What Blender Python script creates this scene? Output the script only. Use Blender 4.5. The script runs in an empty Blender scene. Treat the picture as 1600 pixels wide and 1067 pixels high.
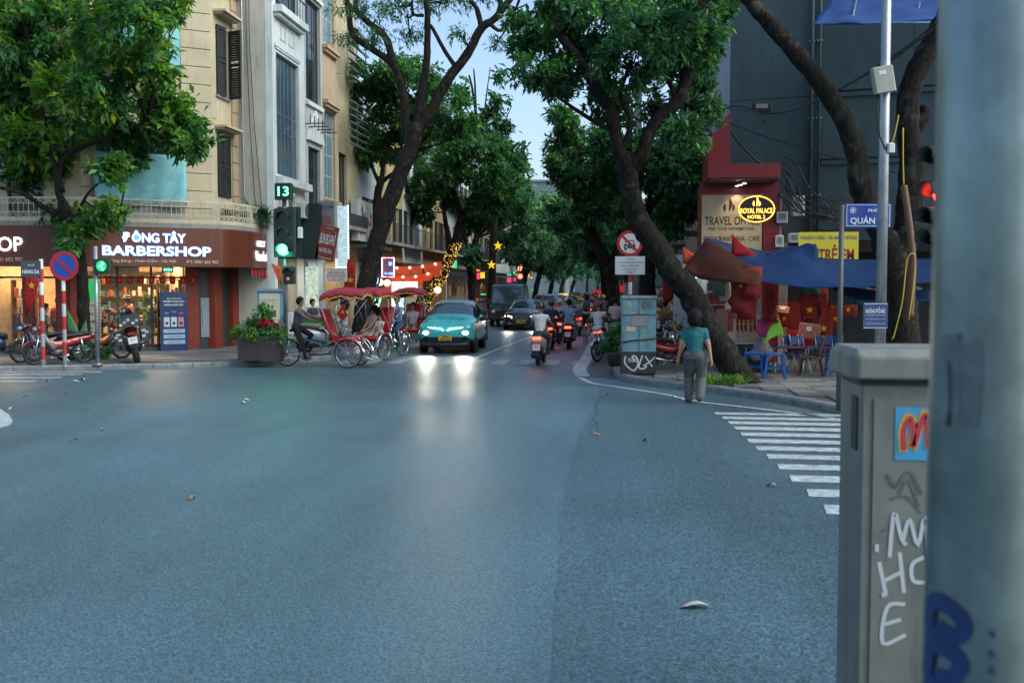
import bpy, math, random
import numpy as np
from mathutils import Vector, Matrix, Euler
R = math.radians
rnd = random.Random(7)
SC = bpy.context.scene
COL = SC.collection
# camera
FPX, CAMH, YH, VPX = 1600.0, 2.1, 448.0, 980.0
TH = math.atan((533.5 - YH) / FPX)
PS = math.atan((VPX - 800) / FPX / math.cos(TH))
FW = Vector((-math.sin(PS) * math.cos(TH), math.cos(PS) * math.cos(TH), -math.sin(TH)))
RT = Vector((math.cos(PS), math.sin(PS), 0))
UP = RT.cross(FW)
cam_d = bpy.data.cameras.new('camera')
cam = bpy.data.objects.new('camera', cam_d)
COL.objects.link(cam)
cam_d.sensor_width = 36
cam_d.lens = 36
cam_d.clip_start = .05
cam_d.clip_end = 3000
cam.matrix_world = Matrix(((RT.x, UP.x, -FW.x, 0), (RT.y, UP.y, -FW.y, 0), (RT.z, UP.z, -FW.z, CAMH), (0, 0, 0, 1)))
cam_d.dof.use_dof = True
cam_d.dof.focus_distance = 30
cam_d.dof.aperture_fstop = 3.4
SC.camera = cam
# sky, sun, exposure
SUN_EL, SUN_AZ = R(42), R(108)      # azimuth clockwise from +Y
world = bpy.data.worlds.new('World')
SC.world = world
world.use_nodes = True
nt = world.node_tree
nt.nodes.clear()
wo = nt.nodes.new('ShaderNodeOutputWorld')
bg = nt.nodes.new('ShaderNodeBackground')
sky = nt.nodes.new('ShaderNodeTexSky')
sky.sky_type = 'NISHITA'
sky.sun_disc = False
sky.sun_elevation = SUN_EL
sky.sun_rotation = SUN_AZ
sky.air_density = 1.0
sky.dust_density = 3.0
sky.ozone_density = 2.6
bg.inputs['Strength'].default_value = 0.15
nt.links.new(sky.outputs[0], bg.inputs[0])
nt.links.new(bg.outputs[0], wo.inputs[0])
sl = bpy.data.lights.new('sun', 'SUN')
sl.energy = 1.0
sl.angle = R(50)
sl.color = (.74, 1, .93)
sun = bpy.data.objects.new('sun', sl)
COL.objects.link(sun)
sd = Vector((math.sin(SUN_AZ) * math.cos(SUN_EL), math.cos(SUN_AZ) * math.cos(SUN_EL), math.sin(SUN_EL)))
sun.rotation_euler = sd.to_track_quat('Z', 'Y').to_euler()
sun.location = sd * 60
SC.view_settings.view_transform = 'Standard'
SC.view_settings.look = 'None'
SC.view_settings.gamma = 1
SC.view_settings.exposure = 0.93
SC.cycles.max_bounces = 4
SC.cycles.diffuse_bounces = 2
SC.cycles.glossy_bounces = 2
SC.cycles.transmission_bounces = 4
SC.cycles.transparent_max_bounces = 8
SC.cycles.caustics_reflective = False
SC.cycles.caustics_refractive = False
SC.cycles.sample_clamp_indirect = 4
SC.cycles.use_denoising = True
SC.cycles.use_adaptive_sampling = True
SC.cycles.adaptive_threshold = .02
def ray(px, py):
 return RT * ((px - 800) / FPX) + UP * ((533.5 - py) / FPX) + FW
def G(px, py, z=0.0):
 d = ray(px, py)
 t = (z - CAMH) / d.z
 return Vector((d.x * t, d.y * t, z))
def AT(px, py, y):
 d = ray(px, py)
 t = y / d.y
 return Vector((d.x * t, y, CAMH + d.z * t))
def AX(px, py, x):
 d = ray(px, py)
 t = x / d.x
 return Vector((x, d.y * t, CAMH + d.z * t))
# materials
MATS = {}
def mat(name, col=(.5, .5, .5), rough=.6, metal=0, var=.12, scale=2.5, bump=0, bscale=80, emit=0, ecol=None, coat=0, dirt=0, spec=.5, alpha=1, sheen=0):
 if name in MATS:
  return MATS[name]
 m = bpy.data.materials.new(name)
 MATS[name] = m
 m.use_nodes = True
 t = m.node_tree
 N, L = t.nodes, t.links
 b = N['Principled BSDF']
 col = tuple(col)
 b.inputs['Roughness'].default_value = rough
 b.inputs['Metallic'].default_value = metal
 b.inputs['Specular IOR Level'].default_value = spec
 b.inputs['Coat Weight'].default_value = coat
 b.inputs['Coat Roughness'].default_value = .08
 b.inputs['Base Color'].default_value = (*col, 1)
 if emit:
  b.inputs['Emission Color'].default_value = (*(ecol or col), 1)
  b.inputs['Emission Strength'].default_value = emit
 if var or bump or dirt:
  tc = N.new('ShaderNodeTexCoord')
  gi = N.new('ShaderNodeNewGeometry')
 if var:
  ns = N.new('ShaderNodeTexNoise')
  ns.inputs['Scale'].default_value = scale
  ns.inputs['Detail'].default_value = 4
  ns.inputs['Roughness'].default_value = .62
  L.new(gi.outputs['Position'], ns.inputs['Vector'])
  rp = N.new('ShaderNodeMapRange')
  rp.inputs['From Min'].default_value = .28
  rp.inputs['From Max'].default_value = .72
  rp.inputs['To Min'].default_value = 1 - var
  rp.inputs['To Max'].default_value = 1 + var
  L.new(ns.outputs[0], rp.inputs['Value'])
  mx = N.new('ShaderNodeMix')
  mx.data_type = 'RGBA'
  mx.blend_type = 'MULTIPLY'
  mx.inputs[0].default_value = 1
  mx.inputs[6].default_value = (*col, 1)
  L.new(rp.outputs[0], mx.inputs[7])
  out = mx.outputs[2]
  if dirt:
   n2 = N.new('ShaderNodeTexNoise')
   mp = N.new('ShaderNodeMapping')
   mp.inputs['Scale'].default_value = (3, 3, .35)
   L.new(gi.outputs['Position'], mp.inputs['Vector'])
   L.new(mp.outputs[0], n2.inputs['Vector'])
   n2.inputs['Scale'].default_value = 2.2
   n2.inputs['Detail'].default_value = 8
   n2.inputs['Roughness'].default_value = .7
   r2 = N.new('ShaderNodeMapRange')
   r2.inputs['From Min'].default_value = .5
   r2.inputs['From Max'].default_value = .75
   r2.inputs['To Min'].default_value = 0
   r2.inputs['To Max'].default_value = dirt
   L.new(n2.outputs[0], r2.inputs['Value'])
   m2 = N.new('ShaderNodeMix')
   m2.data_type = 'RGBA'
   L.new(r2.outputs[0], m2.inputs[0])
   L.new(out, m2.inputs[6])
   m2.inputs[7].default_value = (col[0] * .3 + .012, col[1] * .3 + .011, col[2] * .28 + .009, 1)
   out = m2.outputs[2]
  L.new(out, b.inputs['Base Color'])
  r3 = N.new('ShaderNodeMapRange')
  r3.inputs['To Min'].default_value = max(0, rough - .12)
  r3.inputs['To Max'].default_value = min(1, rough + .12)
  L.new(ns.outputs[0], r3.inputs['Value'])
  L.new(r3.outputs[0], b.inputs['Roughness'])
 if bump:
  nb = N.new('ShaderNodeTexNoise')
  nb.inputs['Scale'].default_value = bscale
  nb.inputs['Detail'].default_value = 5
  L.new(gi.outputs['Position'], nb.inputs['Vector'])
  bp = N.new('ShaderNodeBump')
  bp.inputs['Strength'].default_value = bump
  bp.inputs['Distance'].default_value = .02
  L.new(nb.outputs[0], bp.inputs['Height'])
  L.new(bp.outputs[0], b.inputs['Normal'])
 return m
def rgb(r, g, b):
 f = lambda c: ((c / 255 + .055) / 1.055) ** 2.4 if c > 10 else c / 255 / 12.92
 return (f(r), f(g), f(b))
def glass_clear():
 if 'clear_glass' in MATS:
  return MATS['clear_glass']
 m = bpy.data.materials.new('clear_glass')
 MATS['clear_glass'] = m
 m.use_nodes = True
 N, L = m.node_tree.nodes, m.node_tree.links
 N.clear()
 o = N.new('ShaderNodeOutputMaterial')
 tr = N.new('ShaderNodeBsdfTransparent')
 gl = N.new('ShaderNodeBsdfGlossy')
 gl.inputs['Roughness'].default_value = .03
 tr.inputs[0].default_value = (.9, .95, .94, 1)
 fr = N.new('ShaderNodeFresnel')
 fr.inputs[0].default_value = 1.5
 mx = N.new('ShaderNodeMixShader')
 L.new(fr.outputs[0], mx.inputs[0])
 L.new(tr.outputs[0], mx.inputs[1])
 L.new(gl.outputs[0], mx.inputs[2])
 L.new(mx.outputs[0], o.inputs[0])
 return m
def leafmat(name, c1, c2, trans=.35, rough=.45):
 if name in MATS:
  return MATS[name]
 m = bpy.data.materials.new(name)
 MATS[name] = m
 m.use_nodes = True
 N, L = m.node_tree.nodes, m.node_tree.links
 b = N['Principled BSDF']
 g = N.new('ShaderNodeNewGeometry')
 cr = N.new('ShaderNodeValToRGB')
 cr.color_ramp.elements[0].color = (*c1, 1)
 cr.color_ramp.elements[1].color = (*c2, 1)
 cr.color_ramp.elements[0].position = .1
 e = cr.color_ramp.elements.new(.975)
 e.color = (*c2, 1)
 cr.color_ramp.elements[2].position = .995
 cr.color_ramp.elements[2].color = (c2[0] * 3.2 + .02, c2[1] * 1.5, c2[2] * .6, 1)
 nz = N.new('ShaderNodeTexNoise')
 nz.inputs['Scale'].default_value = .9
 nz.inputs['Detail'].default_value = 2
 L.new(g.outputs['Position'], nz.inputs['Vector'])
 r_ = N.new('ShaderNodeMapRange')
 for q, v in zip(('From Min', 'From Max', 'To Min', 'To Max'), (.35, .65, -.45, .3)): r_.inputs[q].default_value = v
 L.new(nz.outputs[0], r_.inputs[0])
 ad = N.new('ShaderNodeMath')
 sc_ = N.new('ShaderNodeMath')
 sc_.operation = 'MULTIPLY'
 sc_.inputs[1].default_value = .985
 L.new(g.outputs['Random Per Island'], sc_.inputs[0])
 L.new(sc_.outputs[0], ad.inputs[0])
 L.new(r_.outputs[0], ad.inputs[1])
 mn = N.new('ShaderNodeMath')
 mn.operation = 'MINIMUM'
 gt = N.new('ShaderNodeMath')
 gt.operation = 'GREATER_THAN'
 gt.inputs[1].default_value = .985
 L.new(g.outputs['Random Per Island'], gt.inputs[0])
 mn.inputs[1].default_value = .97
 L.new(ad.outputs[0], mn.inputs[0])
 mxx = N.new('ShaderNodeMath')
 mxx.operation = 'MAXIMUM'
 L.new(mn.outputs[0], mxx.inputs[0])
 L.new(gt.outputs[0], mxx.inputs[1])
 L.new(mxx.outputs[0], cr.inputs[0])
 L.new(cr.outputs[0], b.inputs['Base Color'])
 b.inputs['Roughness'].default_value = rough
 b.inputs['Specular IOR Level'].default_value = .35
 tr = N.new('ShaderNodeBsdfTranslucent')
 hs = N.new('ShaderNodeMix')
 hs.data_type = 'RGBA'
 hs.blend_type = 'MULTIPLY'
 hs.inputs[0].default_value = 1
 hs.inputs[7].default_value = (1.5, 1.5, .6, 1)
 L.new(cr.outputs[0], hs.inputs[6])
 L.new(hs.outputs[2], tr.inputs[0])
 mx = N.new('ShaderNodeMixShader')
 mx.inputs[0].default_value = trans
 L.new(b.outputs[0], mx.inputs[1])
 L.new(tr.outputs[0], mx.inputs[2])
 L.new(mx.outputs[0], N['Material Output'].inputs[0])
 return m
# objects
ROOTM = {}
def tag(o, label=None, cat=None, group=None, kind=None):
 if label: o['label'] = label
 if cat: o['category'] = cat
 if group: o['group'] = group
 if kind: o['kind'] = kind
 return o
def thing(name, label, cat, loc=(0, 0, 0), rz=0, group=None, kind=None):
 o = bpy.data.objects.new(name, None)
 o.empty_display_size = .2
 COL.objects.link(o)
 o.location = loc
 o.rotation_euler = (0, 0, rz)
 ROOTM[o.name] = Matrix.Translation(Vector(loc)) @ Matrix.Rotation(rz, 4, 'Z')
 return tag(o, label, cat, group, kind)
def copy_tree(o, loc=None, rz=None, label=None, parent=None, group=None):
 c = o.copy()
 COL.objects.link(c)
 if parent is not None:
  c.parent = parent
 if loc is not None:
  c.location = loc
 if rz is not None:
  c.rotation_euler = (0, 0, rz)
 if parent is None:
  ROOTM[c.name] = Matrix.Translation(c.location) @ Matrix.Rotation(c.rotation_euler.z, 4, 'Z')
 if label: c['label'] = label
 if group: c['group'] = group
 for ch in list(o.children):
  copy_tree(ch, parent=c)
 return c
def T(x=0, y=0, z=0): return Matrix.Translation((x, y, z))
def RZ(a): return Matrix.Rotation(a, 4, 'Z')
def RX(a): return Matrix.Rotation(a, 4, 'X')
def RY(a): return Matrix.Rotation(a, 4, 'Y')
class MB:
 def __init__(s, M=None):
  s.v, s.f, s.mi, s.sm = [], [], [], []
  s.M = M
 def add(s, vs, fs, mi=0, smooth=False, M=None):
  b = len(s.v)
  if M is not None: vs = [M @ Vector(p) for p in vs]
  if s.M is not None: vs = [s.M @ Vector(p) for p in vs]
  s.v += [tuple(p) for p in vs]
  for f in fs:
   s.f.append([b + i for i in f])
   s.mi.append(mi)
   s.sm.append(smooth)
  return s
 def box(s, x0, x1, y0, y1, z0, z1, mi=0, M=None):
  vs = [(x0, y0, z0), (x1, y0, z0), (x1, y1, z0), (x0, y1, z0), (x0, y0, z1), (x1, y0, z1), (x1, y1, z1), (x0, y1, z1)]
  return s.add(vs, [(0, 3, 2, 1), (4, 5, 6, 7), (0, 1, 5, 4), (1, 2, 6, 5), (2, 3, 7, 6), (3, 0, 4, 7)], mi, False, M)
 def bbox(s, x0, x1, y0, y1, z0, z1, b=.01, mi=0, M=None):     # box with chamfered vertical + top edges
  vs = []
  for (z, k) in ((z0, 0), (z0 + b, b * 0), (z1 - b, 0), (z1, b)):
   for (x, y) in ((x0 + b, y0 + k), (x1 - b, y0 + k), (x1 - k, y0 + b), (x1 - k, y1 - b), (x1 - b, y1 - k), (x0 + b, y1 - k), (x0 + k, y1 - b), (x0 + k, y0 + b)):
    vs.append((x, y, z))
  fs = []
  for r in range(3):
   for i in range(8):
    j = (i + 1) % 8
    fs.append((r * 8 + i, r * 8 + j, r * 8 + 8 + j, r * 8 + 8 + i))
  fs.append(tuple(range(7, -1, -1)))
  fs.append(tuple(range(24, 32)))
  return s.add(vs, fs, mi, False, M)
 def bar(s, p, q, w, h=None, mi=0, up=(0, 0, 1)):
  p, q = Vector(p), Vector(q)
  h = h or w
  d = (q - p).normalized()
  u = Vector(up)
  if abs(d.dot(u)) > .98: u = Vector((0, 1, 0))
  a = d.cross(u).normalized() * (w / 2)
  b = a.cross(d).normalized() * (h / 2)
  vs = [p - a - b, p + a - b, p + a + b, p - a + b, q - a - b, q + a - b, q + a + b, q - a + b]
  return s.add(vs, [(0, 1, 2, 3), (7, 6, 5, 4), (0, 4, 5, 1), (1, 5, 6, 2), (2, 6, 7, 3), (3, 7, 4, 0)], mi)
 def tube(s, pts, r, n=8, mi=0, cap=True, M=None, closed=False, flat=None):
  pts = [Vector(p) for p in pts]
  k = len(pts)
  rs = r if isinstance(r, (list, tuple)) else [r] * k
  vs, fs = [], []
  ref = None
  for i, p in enumerate(pts):
   if closed:
    d = pts[(i + 1) % k] - pts[i - 1]
   else:
    d = pts[min(i + 1, k - 1)] - pts[max(i - 1, 0)]
   d.normalize()
   if ref is None:
    ref = Vector((0, 0, 1)) if abs(d.z) < .9 else Vector((1, 0, 0))
   a = (ref - d * ref.dot(d)).normalized()
   b = d.cross(a)
   ref = a
   for j in range(n):
    t = 2 * math.pi * j / n
    fx = flat if flat else 1
    vs.append(p + (a * math.cos(t) + b * math.sin(t) * fx) * rs[i])
  for i in range(k if closed else k - 1):
   i2 = (i + 1) % k
   for j in range(n):
    j2 = (j + 1) % n
    fs.append((i * n + j, i * n + j2, i2 * n + j2, i2 * n + j))
  if cap and not closed:
   fs.append(tuple(range(n - 1, -1, -1)))
   fs.append(tuple(range((k - 1) * n, k * n)))
  return s.add(vs, fs, mi, True, M)
 def cyl(s, p, q, r, n=12, mi=0, r2=None):
  return s.tube([p, q], [r, r if r2 is None else r2], n, mi)
 def lathe(s, prof, n=16, mi=0, M=None, cap=True):
  vs, fs = [], []
  for (r, z) in prof:
   for j in range(n):
    t = 2 * math.pi * j / n
    vs.append((r * math.cos(t), r * math.sin(t), z))
  for i in range(len(prof) - 1):
   for j in range(n):
    j2 = (j + 1) % n
    fs.append((i * n + j, i * n + j2, i * n + n + j2, i * n + n + j))
  if cap:
   fs.append(tuple(range(n - 1, -1, -1)))
   fs.append(tuple(range((len(prof) - 1) * n, len(prof) * n)))
  return s.add(vs, fs, mi, True, M)
 def ell(s, c, r, nu=12, nv=8, mi=0, M=None):
  r = (r, r, r) if not isinstance(r, (tuple, list)) else r
  vs, fs = [], []
  for i in range(nv + 1):
   ph = math.pi * i / nv
   for j in range(nu):
    t = 2 * math.pi * j / nu
    vs.append((c[0] + r[0] * math.sin(ph) * math.cos(t), c[1] + r[1] * math.sin(ph) * math.sin(t), c[2] + r[2] * math.cos(ph)))
  for i in range(nv):
   for j in range(nu):
    j2 = (j + 1) % nu
    fs.append((i * nu + j, i * nu + nu + j, i * nu + nu + j2, i * nu + j2))
  return s.add(vs, fs, mi, True, M)
 def torus(s, c, Rr, r, axis='x', n=28, m=8, mi=0):
  pts = []
  for i in range(n):
   t = 2 * math.pi * i / n
   a, b = Rr * math.cos(t), Rr * math.sin(t)
   pts.append((c[0], c[1] + a, c[2] + b) if axis == 'x' else ((c[0] + a, c[1], c[2] + b) if axis == 'y' else (c[0] + a, c[1] + b, c[2])))
  return s.tube(pts, r, m, mi, closed=True)
 def prism(s, poly, d, mi=0, M=None):      # poly in XZ plane, extruded from y=0 to y=d
  n = len(poly)
  vs = [(x, 0, z) for x, z in poly] + [(x, d, z) for x, z in poly]
  fs = [tuple(range(n)), tuple(range(2 * n - 1, n - 1, -1))]
  for i in range(n):
   j = (i + 1) % n
   fs.append((j, i, n + i, n + j))
  return s.add(vs, fs, mi, False, M)
 def slab(s, poly, z0, z1, mi=0):          # poly in XY plane
  n = len(poly)
  vs = [(x, y, z0) for x, y in poly] + [(x, y, z1) for x, y in poly]
  fs = [tuple(range(n - 1, -1, -1)), tuple(range(n, 2 * n))]
  for i in range(n):
   j = (i + 1) % n
   fs.append((i, j, n + j, n + i))
  return s.add(vs, fs, mi)
 def loft(s, secs, mi=0, smooth=True, cap=True, closed=True, M=None):
  n = len(secs[0])
  vs = [p for q in secs for p in q]
  fs = []
  for i in range(len(secs) - 1):
   for j in range(n if closed else n - 1):
    j2 = (j + 1) % n
    fs.append((i * n + j, i * n + j2, i * n + n + j2, i * n + n + j))
  if cap:
   fs.append(tuple(range(n - 1, -1, -1)))
   fs.append(tuple(range((len(secs) - 1) * n, len(secs) * n)))
  return s.add(vs, fs, mi, smooth, M)
 def grid(s, fn, nu, nv, mi=0, smooth=True, M=None):
  vs = [fn(i / nu, j / nv) for j in range(nv + 1) for i in range(nu + 1)]
  fs = [(j * (nu + 1) + i, j * (nu + 1) + i + 1, (j + 1) * (nu + 1) + i + 1, (j + 1) * (nu + 1) + i) for j in range(nv) for i in range(nu)]
  return s.add(vs, fs, mi, smooth, M)
 def strip(s, line, z0, z1, th=.03, mi=0):    # vertical wall of thickness th following a plan polyline (thickness to the left of travel)
  pts = [Vector((p[0], p[1])) for p in line]
  k = len(pts)
  off = []
  for i, p in enumerate(pts):
   d = (pts[min(i + 1, k - 1)] - pts[max(i - 1, 0)]).normalized()
   off.append(p + Vector((-d.y, d.x)) * th)
  secs = []
  for p, q in zip(pts, off):
   secs.append([(p.x, p.y, z0), (p.x, p.y, z1), (q.x, q.y, z1), (q.x, q.y, z0)])
  return s.loft(secs, mi, False)
 def mesh(s, name, mats):
  me = bpy.data.meshes.new(name)
  me.from_pydata(s.v, [], s.f)
  for m in mats: me.materials.append(m)
  if len(mats) > 1: me.polygons.foreach_set('material_index', s.mi)
  me.polygons.foreach_set('use_smooth', s.sm)
  me.update()
  return me
 def build(s, name, mats, parent=None, world=False, label=None, cat=None, group=None, kind=None, loc=None, solid=0, bevel=0, auto=None):
  if not isinstance(mats, (list, tuple)): mats = [mats]
  if world and parent is not None:
   Mi = wmat(parent).inverted()
   s.v = [tuple(Mi @ Vector(p)) for p in s.v]
  o = bpy.data.objects.new(name, s.mesh(name, mats))
  COL.objects.link(o)
  if parent is not None: o.parent = parent
  if loc is not None: o.location = loc
  if solid:
   md = o.modifiers.new('solid', 'SOLIDIFY')
   md.thickness = solid
   md.offset = 0
  if bevel:
   md = o.modifiers.new('bevel', 'BEVEL')
   md.width = bevel
   md.segments = 2
   md.limit_method = 'ANGLE'
  tag(o, label, cat, group, kind)
  return o
def wmat(o):
 if o.name in ROOTM: return ROOTM[o.name]
 M = o.matrix_basis.copy()
 if o.parent: M = wmat(o.parent) @ M
 return M
def inst(o, parent, M, world=False):
 """another object that shares the mesh of o"""
 c = bpy.data.objects.new(o.name.split('.')[0], o.data)
 COL.objects.link(c)
 c.parent = parent
 c.matrix_basis = (wmat(parent).inverted() @ M) if (world and parent) else M
 return c
def text(s, parent, M, w, h, m, name='lettering', bold=0.0, ext=.004, world=True, align='c', shear=0):
 """letters in the XZ plane facing -Y of M, bounding box w x h, centred at M"""
 cu = bpy.data.curves.new(name, 'FONT')
 cu.body = s
 cu.size = 1
 cu.offset = bold
 cu.shear = shear
 cu.align_x = 'CENTER' if align == 'c' else 'LEFT'
 cu.resolution_u = 3
 to = bpy.data.objects.new(name, cu)
 me = bpy.data.meshes.new_from_object(to)
 bpy.data.objects.remove(to)
 bpy.data.curves.remove(cu)
 n = len(me.vertices)
 if n == 0: return None
 co = np.empty(n * 3)
 me.vertices.foreach_get('co', co)
 co = co.reshape(-1, 3)
 lo, hi = co.min(0), co.max(0)
 c = (lo + hi) / 2
 sx = w / max(1e-6, hi[0] - lo[0])
 sy = (h / max(1e-6, hi[1] - lo[1])) if h else sx
 out = np.stack([(co[:, 0] - c[0]) * sx, np.full(n, -ext), (co[:, 1] - c[1]) * sy], 1)
 MM = np.array(((wmat(parent).inverted() @ M) if world else M))
 out = out @ MM[:3, :3].T + MM[:3, 3]
 me.vertices.foreach_set('co', out.ravel())
 me.materials.clear()
 me.materials.append(m)
 me.update()
 o = bpy.data.objects.new(name, me)
 COL.objects.link(o)
 o.parent = parent
 return o
def light(kind, loc, energy, col=(1, .8, .6), size=.1, rot=None, parent=None, spot=None, blend=.4):
 l = bpy.data.lights.new('lamp', kind)
 l.energy = energy
 l.color = col
 if kind == 'AREA': l.size = size
 else: l.shadow_soft_size = size
 if kind == 'SPOT':
  l.spot_size = spot or R(90)
  l.spot_blend = blend
 o = bpy.data.objects.new('lamp', l)
 COL.objects.link(o)
 o.location = loc
 if rot: o.rotation_euler = rot
 if parent: o.parent = parent
 return o
def star_poly(r, r2=.4, n=5, a0=math.pi / 2):
 return [((r if i % 2 == 0 else r * r2) * math.cos(a0 + math.pi * i / n), (r if i % 2 == 0 else r * r2) * math.sin(a0 + math.pi * i / n)) for i in range(2 * n)]
def arc(cx, cy, r, a0, a1, n):
 return [(cx + r * math.cos(R(a0 + (a1 - a0) * i / n)), cy + r * math.sin(R(a0 + (a1 - a0) * i / n))) for i in range(n + 1)]
def smooth_path(pts, k=6):
 """Catmull-Rom through pts (tuples of any length)"""
 P = [np.array(p, float) for p in pts]
 P = [2 * P[0] - P[1]] + P + [2 * P[-1] - P[-2]]
 out = []
 for i in range(1, len(P) - 2):
  for j in range(k):
   t = j / k
   a, b, c, d = P[i - 1], P[i], P[i + 1], P[i + 2]
   out.append(.5 * ((2 * b) + (c - a) * t + (2 * a - 5 * b + 4 * c - d) * t * t + (3 * b - a - 3 * c + d) * t ** 3))
 out.append(P[-2])
 return [tuple(x) for x in out]
# ground, road, pavements
def asphalt(name, base, coarse=1.0, rough=.42):
 m = bpy.data.materials.new(name)
 m.use_nodes = True
 N, L = m.node_tree.nodes, m.node_tree.links
 b = N['Principled BSDF']
 g = N.new('ShaderNodeNewGeometry')
 def noise(sc, det=6, ro=.6, mp=None):
  n = N.new('ShaderNodeTexNoise')
  n.inputs['Scale'].default_value = sc
  n.inputs['Detail'].default_value = det
  n.inputs['Roughness'].default_value = ro
  if mp:
   q = N.new('ShaderNodeMapping')
   q.inputs['Scale'].default_value = mp
   L.new(g.outputs['Position'], q.inputs[0])
   L.new(q.outputs[0], n.inputs[0])
  else:
   L.new(g.outputs['Position'], n.inputs[0])
  return n
 def mr(src, a, c, lo, hi):
  r = N.new('ShaderNodeMapRange')
  for k, v in zip(('From Min', 'From Max', 'To Min', 'To Max'), (a, c, lo, hi)): r.inputs[k].default_value = v
  L.new(src, r.inputs[0])
  return r.outputs[0]
 def mul(a, b_):
  q = N.new('ShaderNodeMath')
  q.operation = 'MULTIPLY'
  L.new(a, q.inputs[0])
  L.new(b_, q.inputs[1])
  return q.outputs[0]
 big = noise(.22, 5, .55)
 streak = noise(1.1, 6, .6, (1, .12, 1))
 fine = noise(55, 4, .75)
 vo = N.new('ShaderNodeTexVoronoi')
 vo.inputs['Scale'].default_value = 70 / coarse
 L.new(g.outputs['Position'], vo.inputs['Vector'])
 k = mul(mul(mr(big.outputs[0], .3, .7, .78, 1.22), mr(streak.outputs[0], .3, .7, .86, 1.14)), mr(fine.outputs[0], .3, .7, .4, 1.6))
 k = mul(k, mr(vo.outputs['Color'], 0, 1, .4, 1.65))
 mx = N.new('ShaderNodeMix')
 mx.data_type = 'RGBA'
 mx.blend_type = 'MULTIPLY'
 mx.inputs[0].default_value = 1
 mx.inputs[6].default_value = (*base, 1)
 L.new(k, mx.inputs[7])
 L.new(mx.outputs[2], b.inputs['Base Color'])
 L.new(mr(big.outputs[0], .3, .7, rough - .07, rough + .08), b.inputs['Roughness'])
 b.inputs['Specular IOR Level'].default_value = .55
 bp = N.new('ShaderNodeBump')
 bp.inputs['Strength'].default_value = .55
 bp.inputs['Distance'].default_value = .006 * coarse
 ad = N.new('ShaderNodeMath')
 L.new(vo.outputs['Distance'], ad.inputs[0])
 L.new(fine.outputs[0], ad.inputs[1])
 L.new(ad.outputs[0], bp.inputs['Height'])
 L.new(bp.outputs[0], b.inputs['Normal'])
 return m
A_ROAD = asphalt('asphalt', (.055, .113, .138), 1.0, .41)
A_PATCH = asphalt('asphalt_patch', (.046, .094, .116), 1.2, .43)
A_OLD = asphalt('asphalt_gutter', (.075, .072, .068), 1.0, .6)
M_PAINT = mat('road_paint', (.38, .42, .43), .55, var=.45, scale=9, dirt=.8)
M_WORN = mat('worn_paint', (.24, .27, .28), .5, var=.4, scale=7, dirt=.7)
M_PAVE = mat('paving_stone', (.11, .115, .115), .55, var=.3, scale=4, bump=.3, bscale=30, dirt=.4)
M_PAVE2 = mat('paving_stone_pale', (.17, .175, .17), .55, var=.25, scale=5, bump=.3, bscale=30, dirt=.4)
M_KERB = mat('kerb_stone', (.2, .21, .21), .6, var=.3, scale=6, bump=.4, bscale=40, dirt=.5)
M_PAVE3 = mat('paving_base', (.1, .1, .1), .8, var=.3)
MB().add([(-300, -40, 0), (300, -40, 0), (300, 900, 0), (-300, 900, 0)], [(0, 1, 2, 3)]).build('road', A_ROAD, kind='structure')
pp = [G(850, 1200), G(862, 1066), G(866, 960), G(872, 900), G(876, 830), G(884, 760), G(898, 710), G(906, 680), G(924, 645), G(934, 618), G(936, 604), G(985, 611), G(1090, 631), G(1200, 644), G(1310, 658), G(1500, 690), G(1500, 1200)]
MB().add([(p.x, p.y, .004) for p in pp], [tuple(range(len(pp)))[::-1]]).build('road_patch', A_PATCH, kind='structure')
def flat(name, polys, z=.004, m=M_PAINT, th=.003, kind='structure', part='stripe'):
 """painted marking: every stroke is a thin sheet and a part"""
 c = Vector((sum(p[0][0] for p in polys) / len(polys), sum(p[0][1] for p in polys) / len(polys), 0))
 r = thing(name, None, None, c, kind=kind)
 for p in polys:
  q = [(a[0], a[1]) for a in p]
  ar = sum(q[i][0] * q[(i + 1) % len(q)][1] - q[(i + 1) % len(q)][0] * q[i][1] for i in range(len(q)))
  if ar < 0: q = q[::-1]
  MB().slab(q, z, z + th).build(part, m, r, world=True)
 return r
def ribbon(path, w, k=5):
 """outline of a line of width w along a smooth plan path"""
 p = [Vector((a[0], a[1])) for a in smooth_path([(q[0], q[1]) for q in path], k)]
 l, r_ = [], []
 for i, a in enumerate(p):
  d = (p[min(i + 1, len(p) - 1)] - p[max(i - 1, 0)]).normalized()
  n = Vector((-d.y, d.x)) * (w / 2)
  l.append(a + n)
  r_.append(a - n)
 return l + r_[::-1]
bars = []
for (y, xl, hh) in ((797, 1287, 14), (771, 1260, 11.5), (748.5, 1233, 10), (730, 1214, 8), (714, 1197, 7), (701, 1180, 6.2), (689.5, 1167, 5.6), (679, 1156, 5.2), (669.5, 1146, 4.8), (661, 1137, 4.2), (653.5, 1127, 3.9), (646.5, 1115, 3.4)):
 a, b = G(xl, y - hh / 2), G(xl + 4, y + hh / 2)
 bars.append([(a.x, a.y), (a.x + 2.9, a.y - .1), (b.x + 2.9, b.y - .1), (b.x, b.y)])
flat('zebra_crossing', bars, z=.0085)
bars = []
for i in range(11):
 x = -8.0 + i * .72
 if 5.6 > x:
  bars.append([(x, 27.3), (x + .38, 27.3), (x + .38, 29.1), (x, 29.1)])
flat('zebra_crossing', [b for i, b in enumerate(bars) if b[0][0] < -1.2], m=M_WORN)
bars = []
for i, y in enumerate((581.5, 585.5, 590.5, 596.5)):
 a, b = G(-150, y - 1.3), G((160, 130, 100, 60)[i], y - 1.6)
 c, d = G((158, 126, 94, 52)[i], y + 1.2), G(-150, y + 1.6)
 bars.append([a, b, c, d])
flat('zebra_crossing', bars, m=M_WORN)
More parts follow.
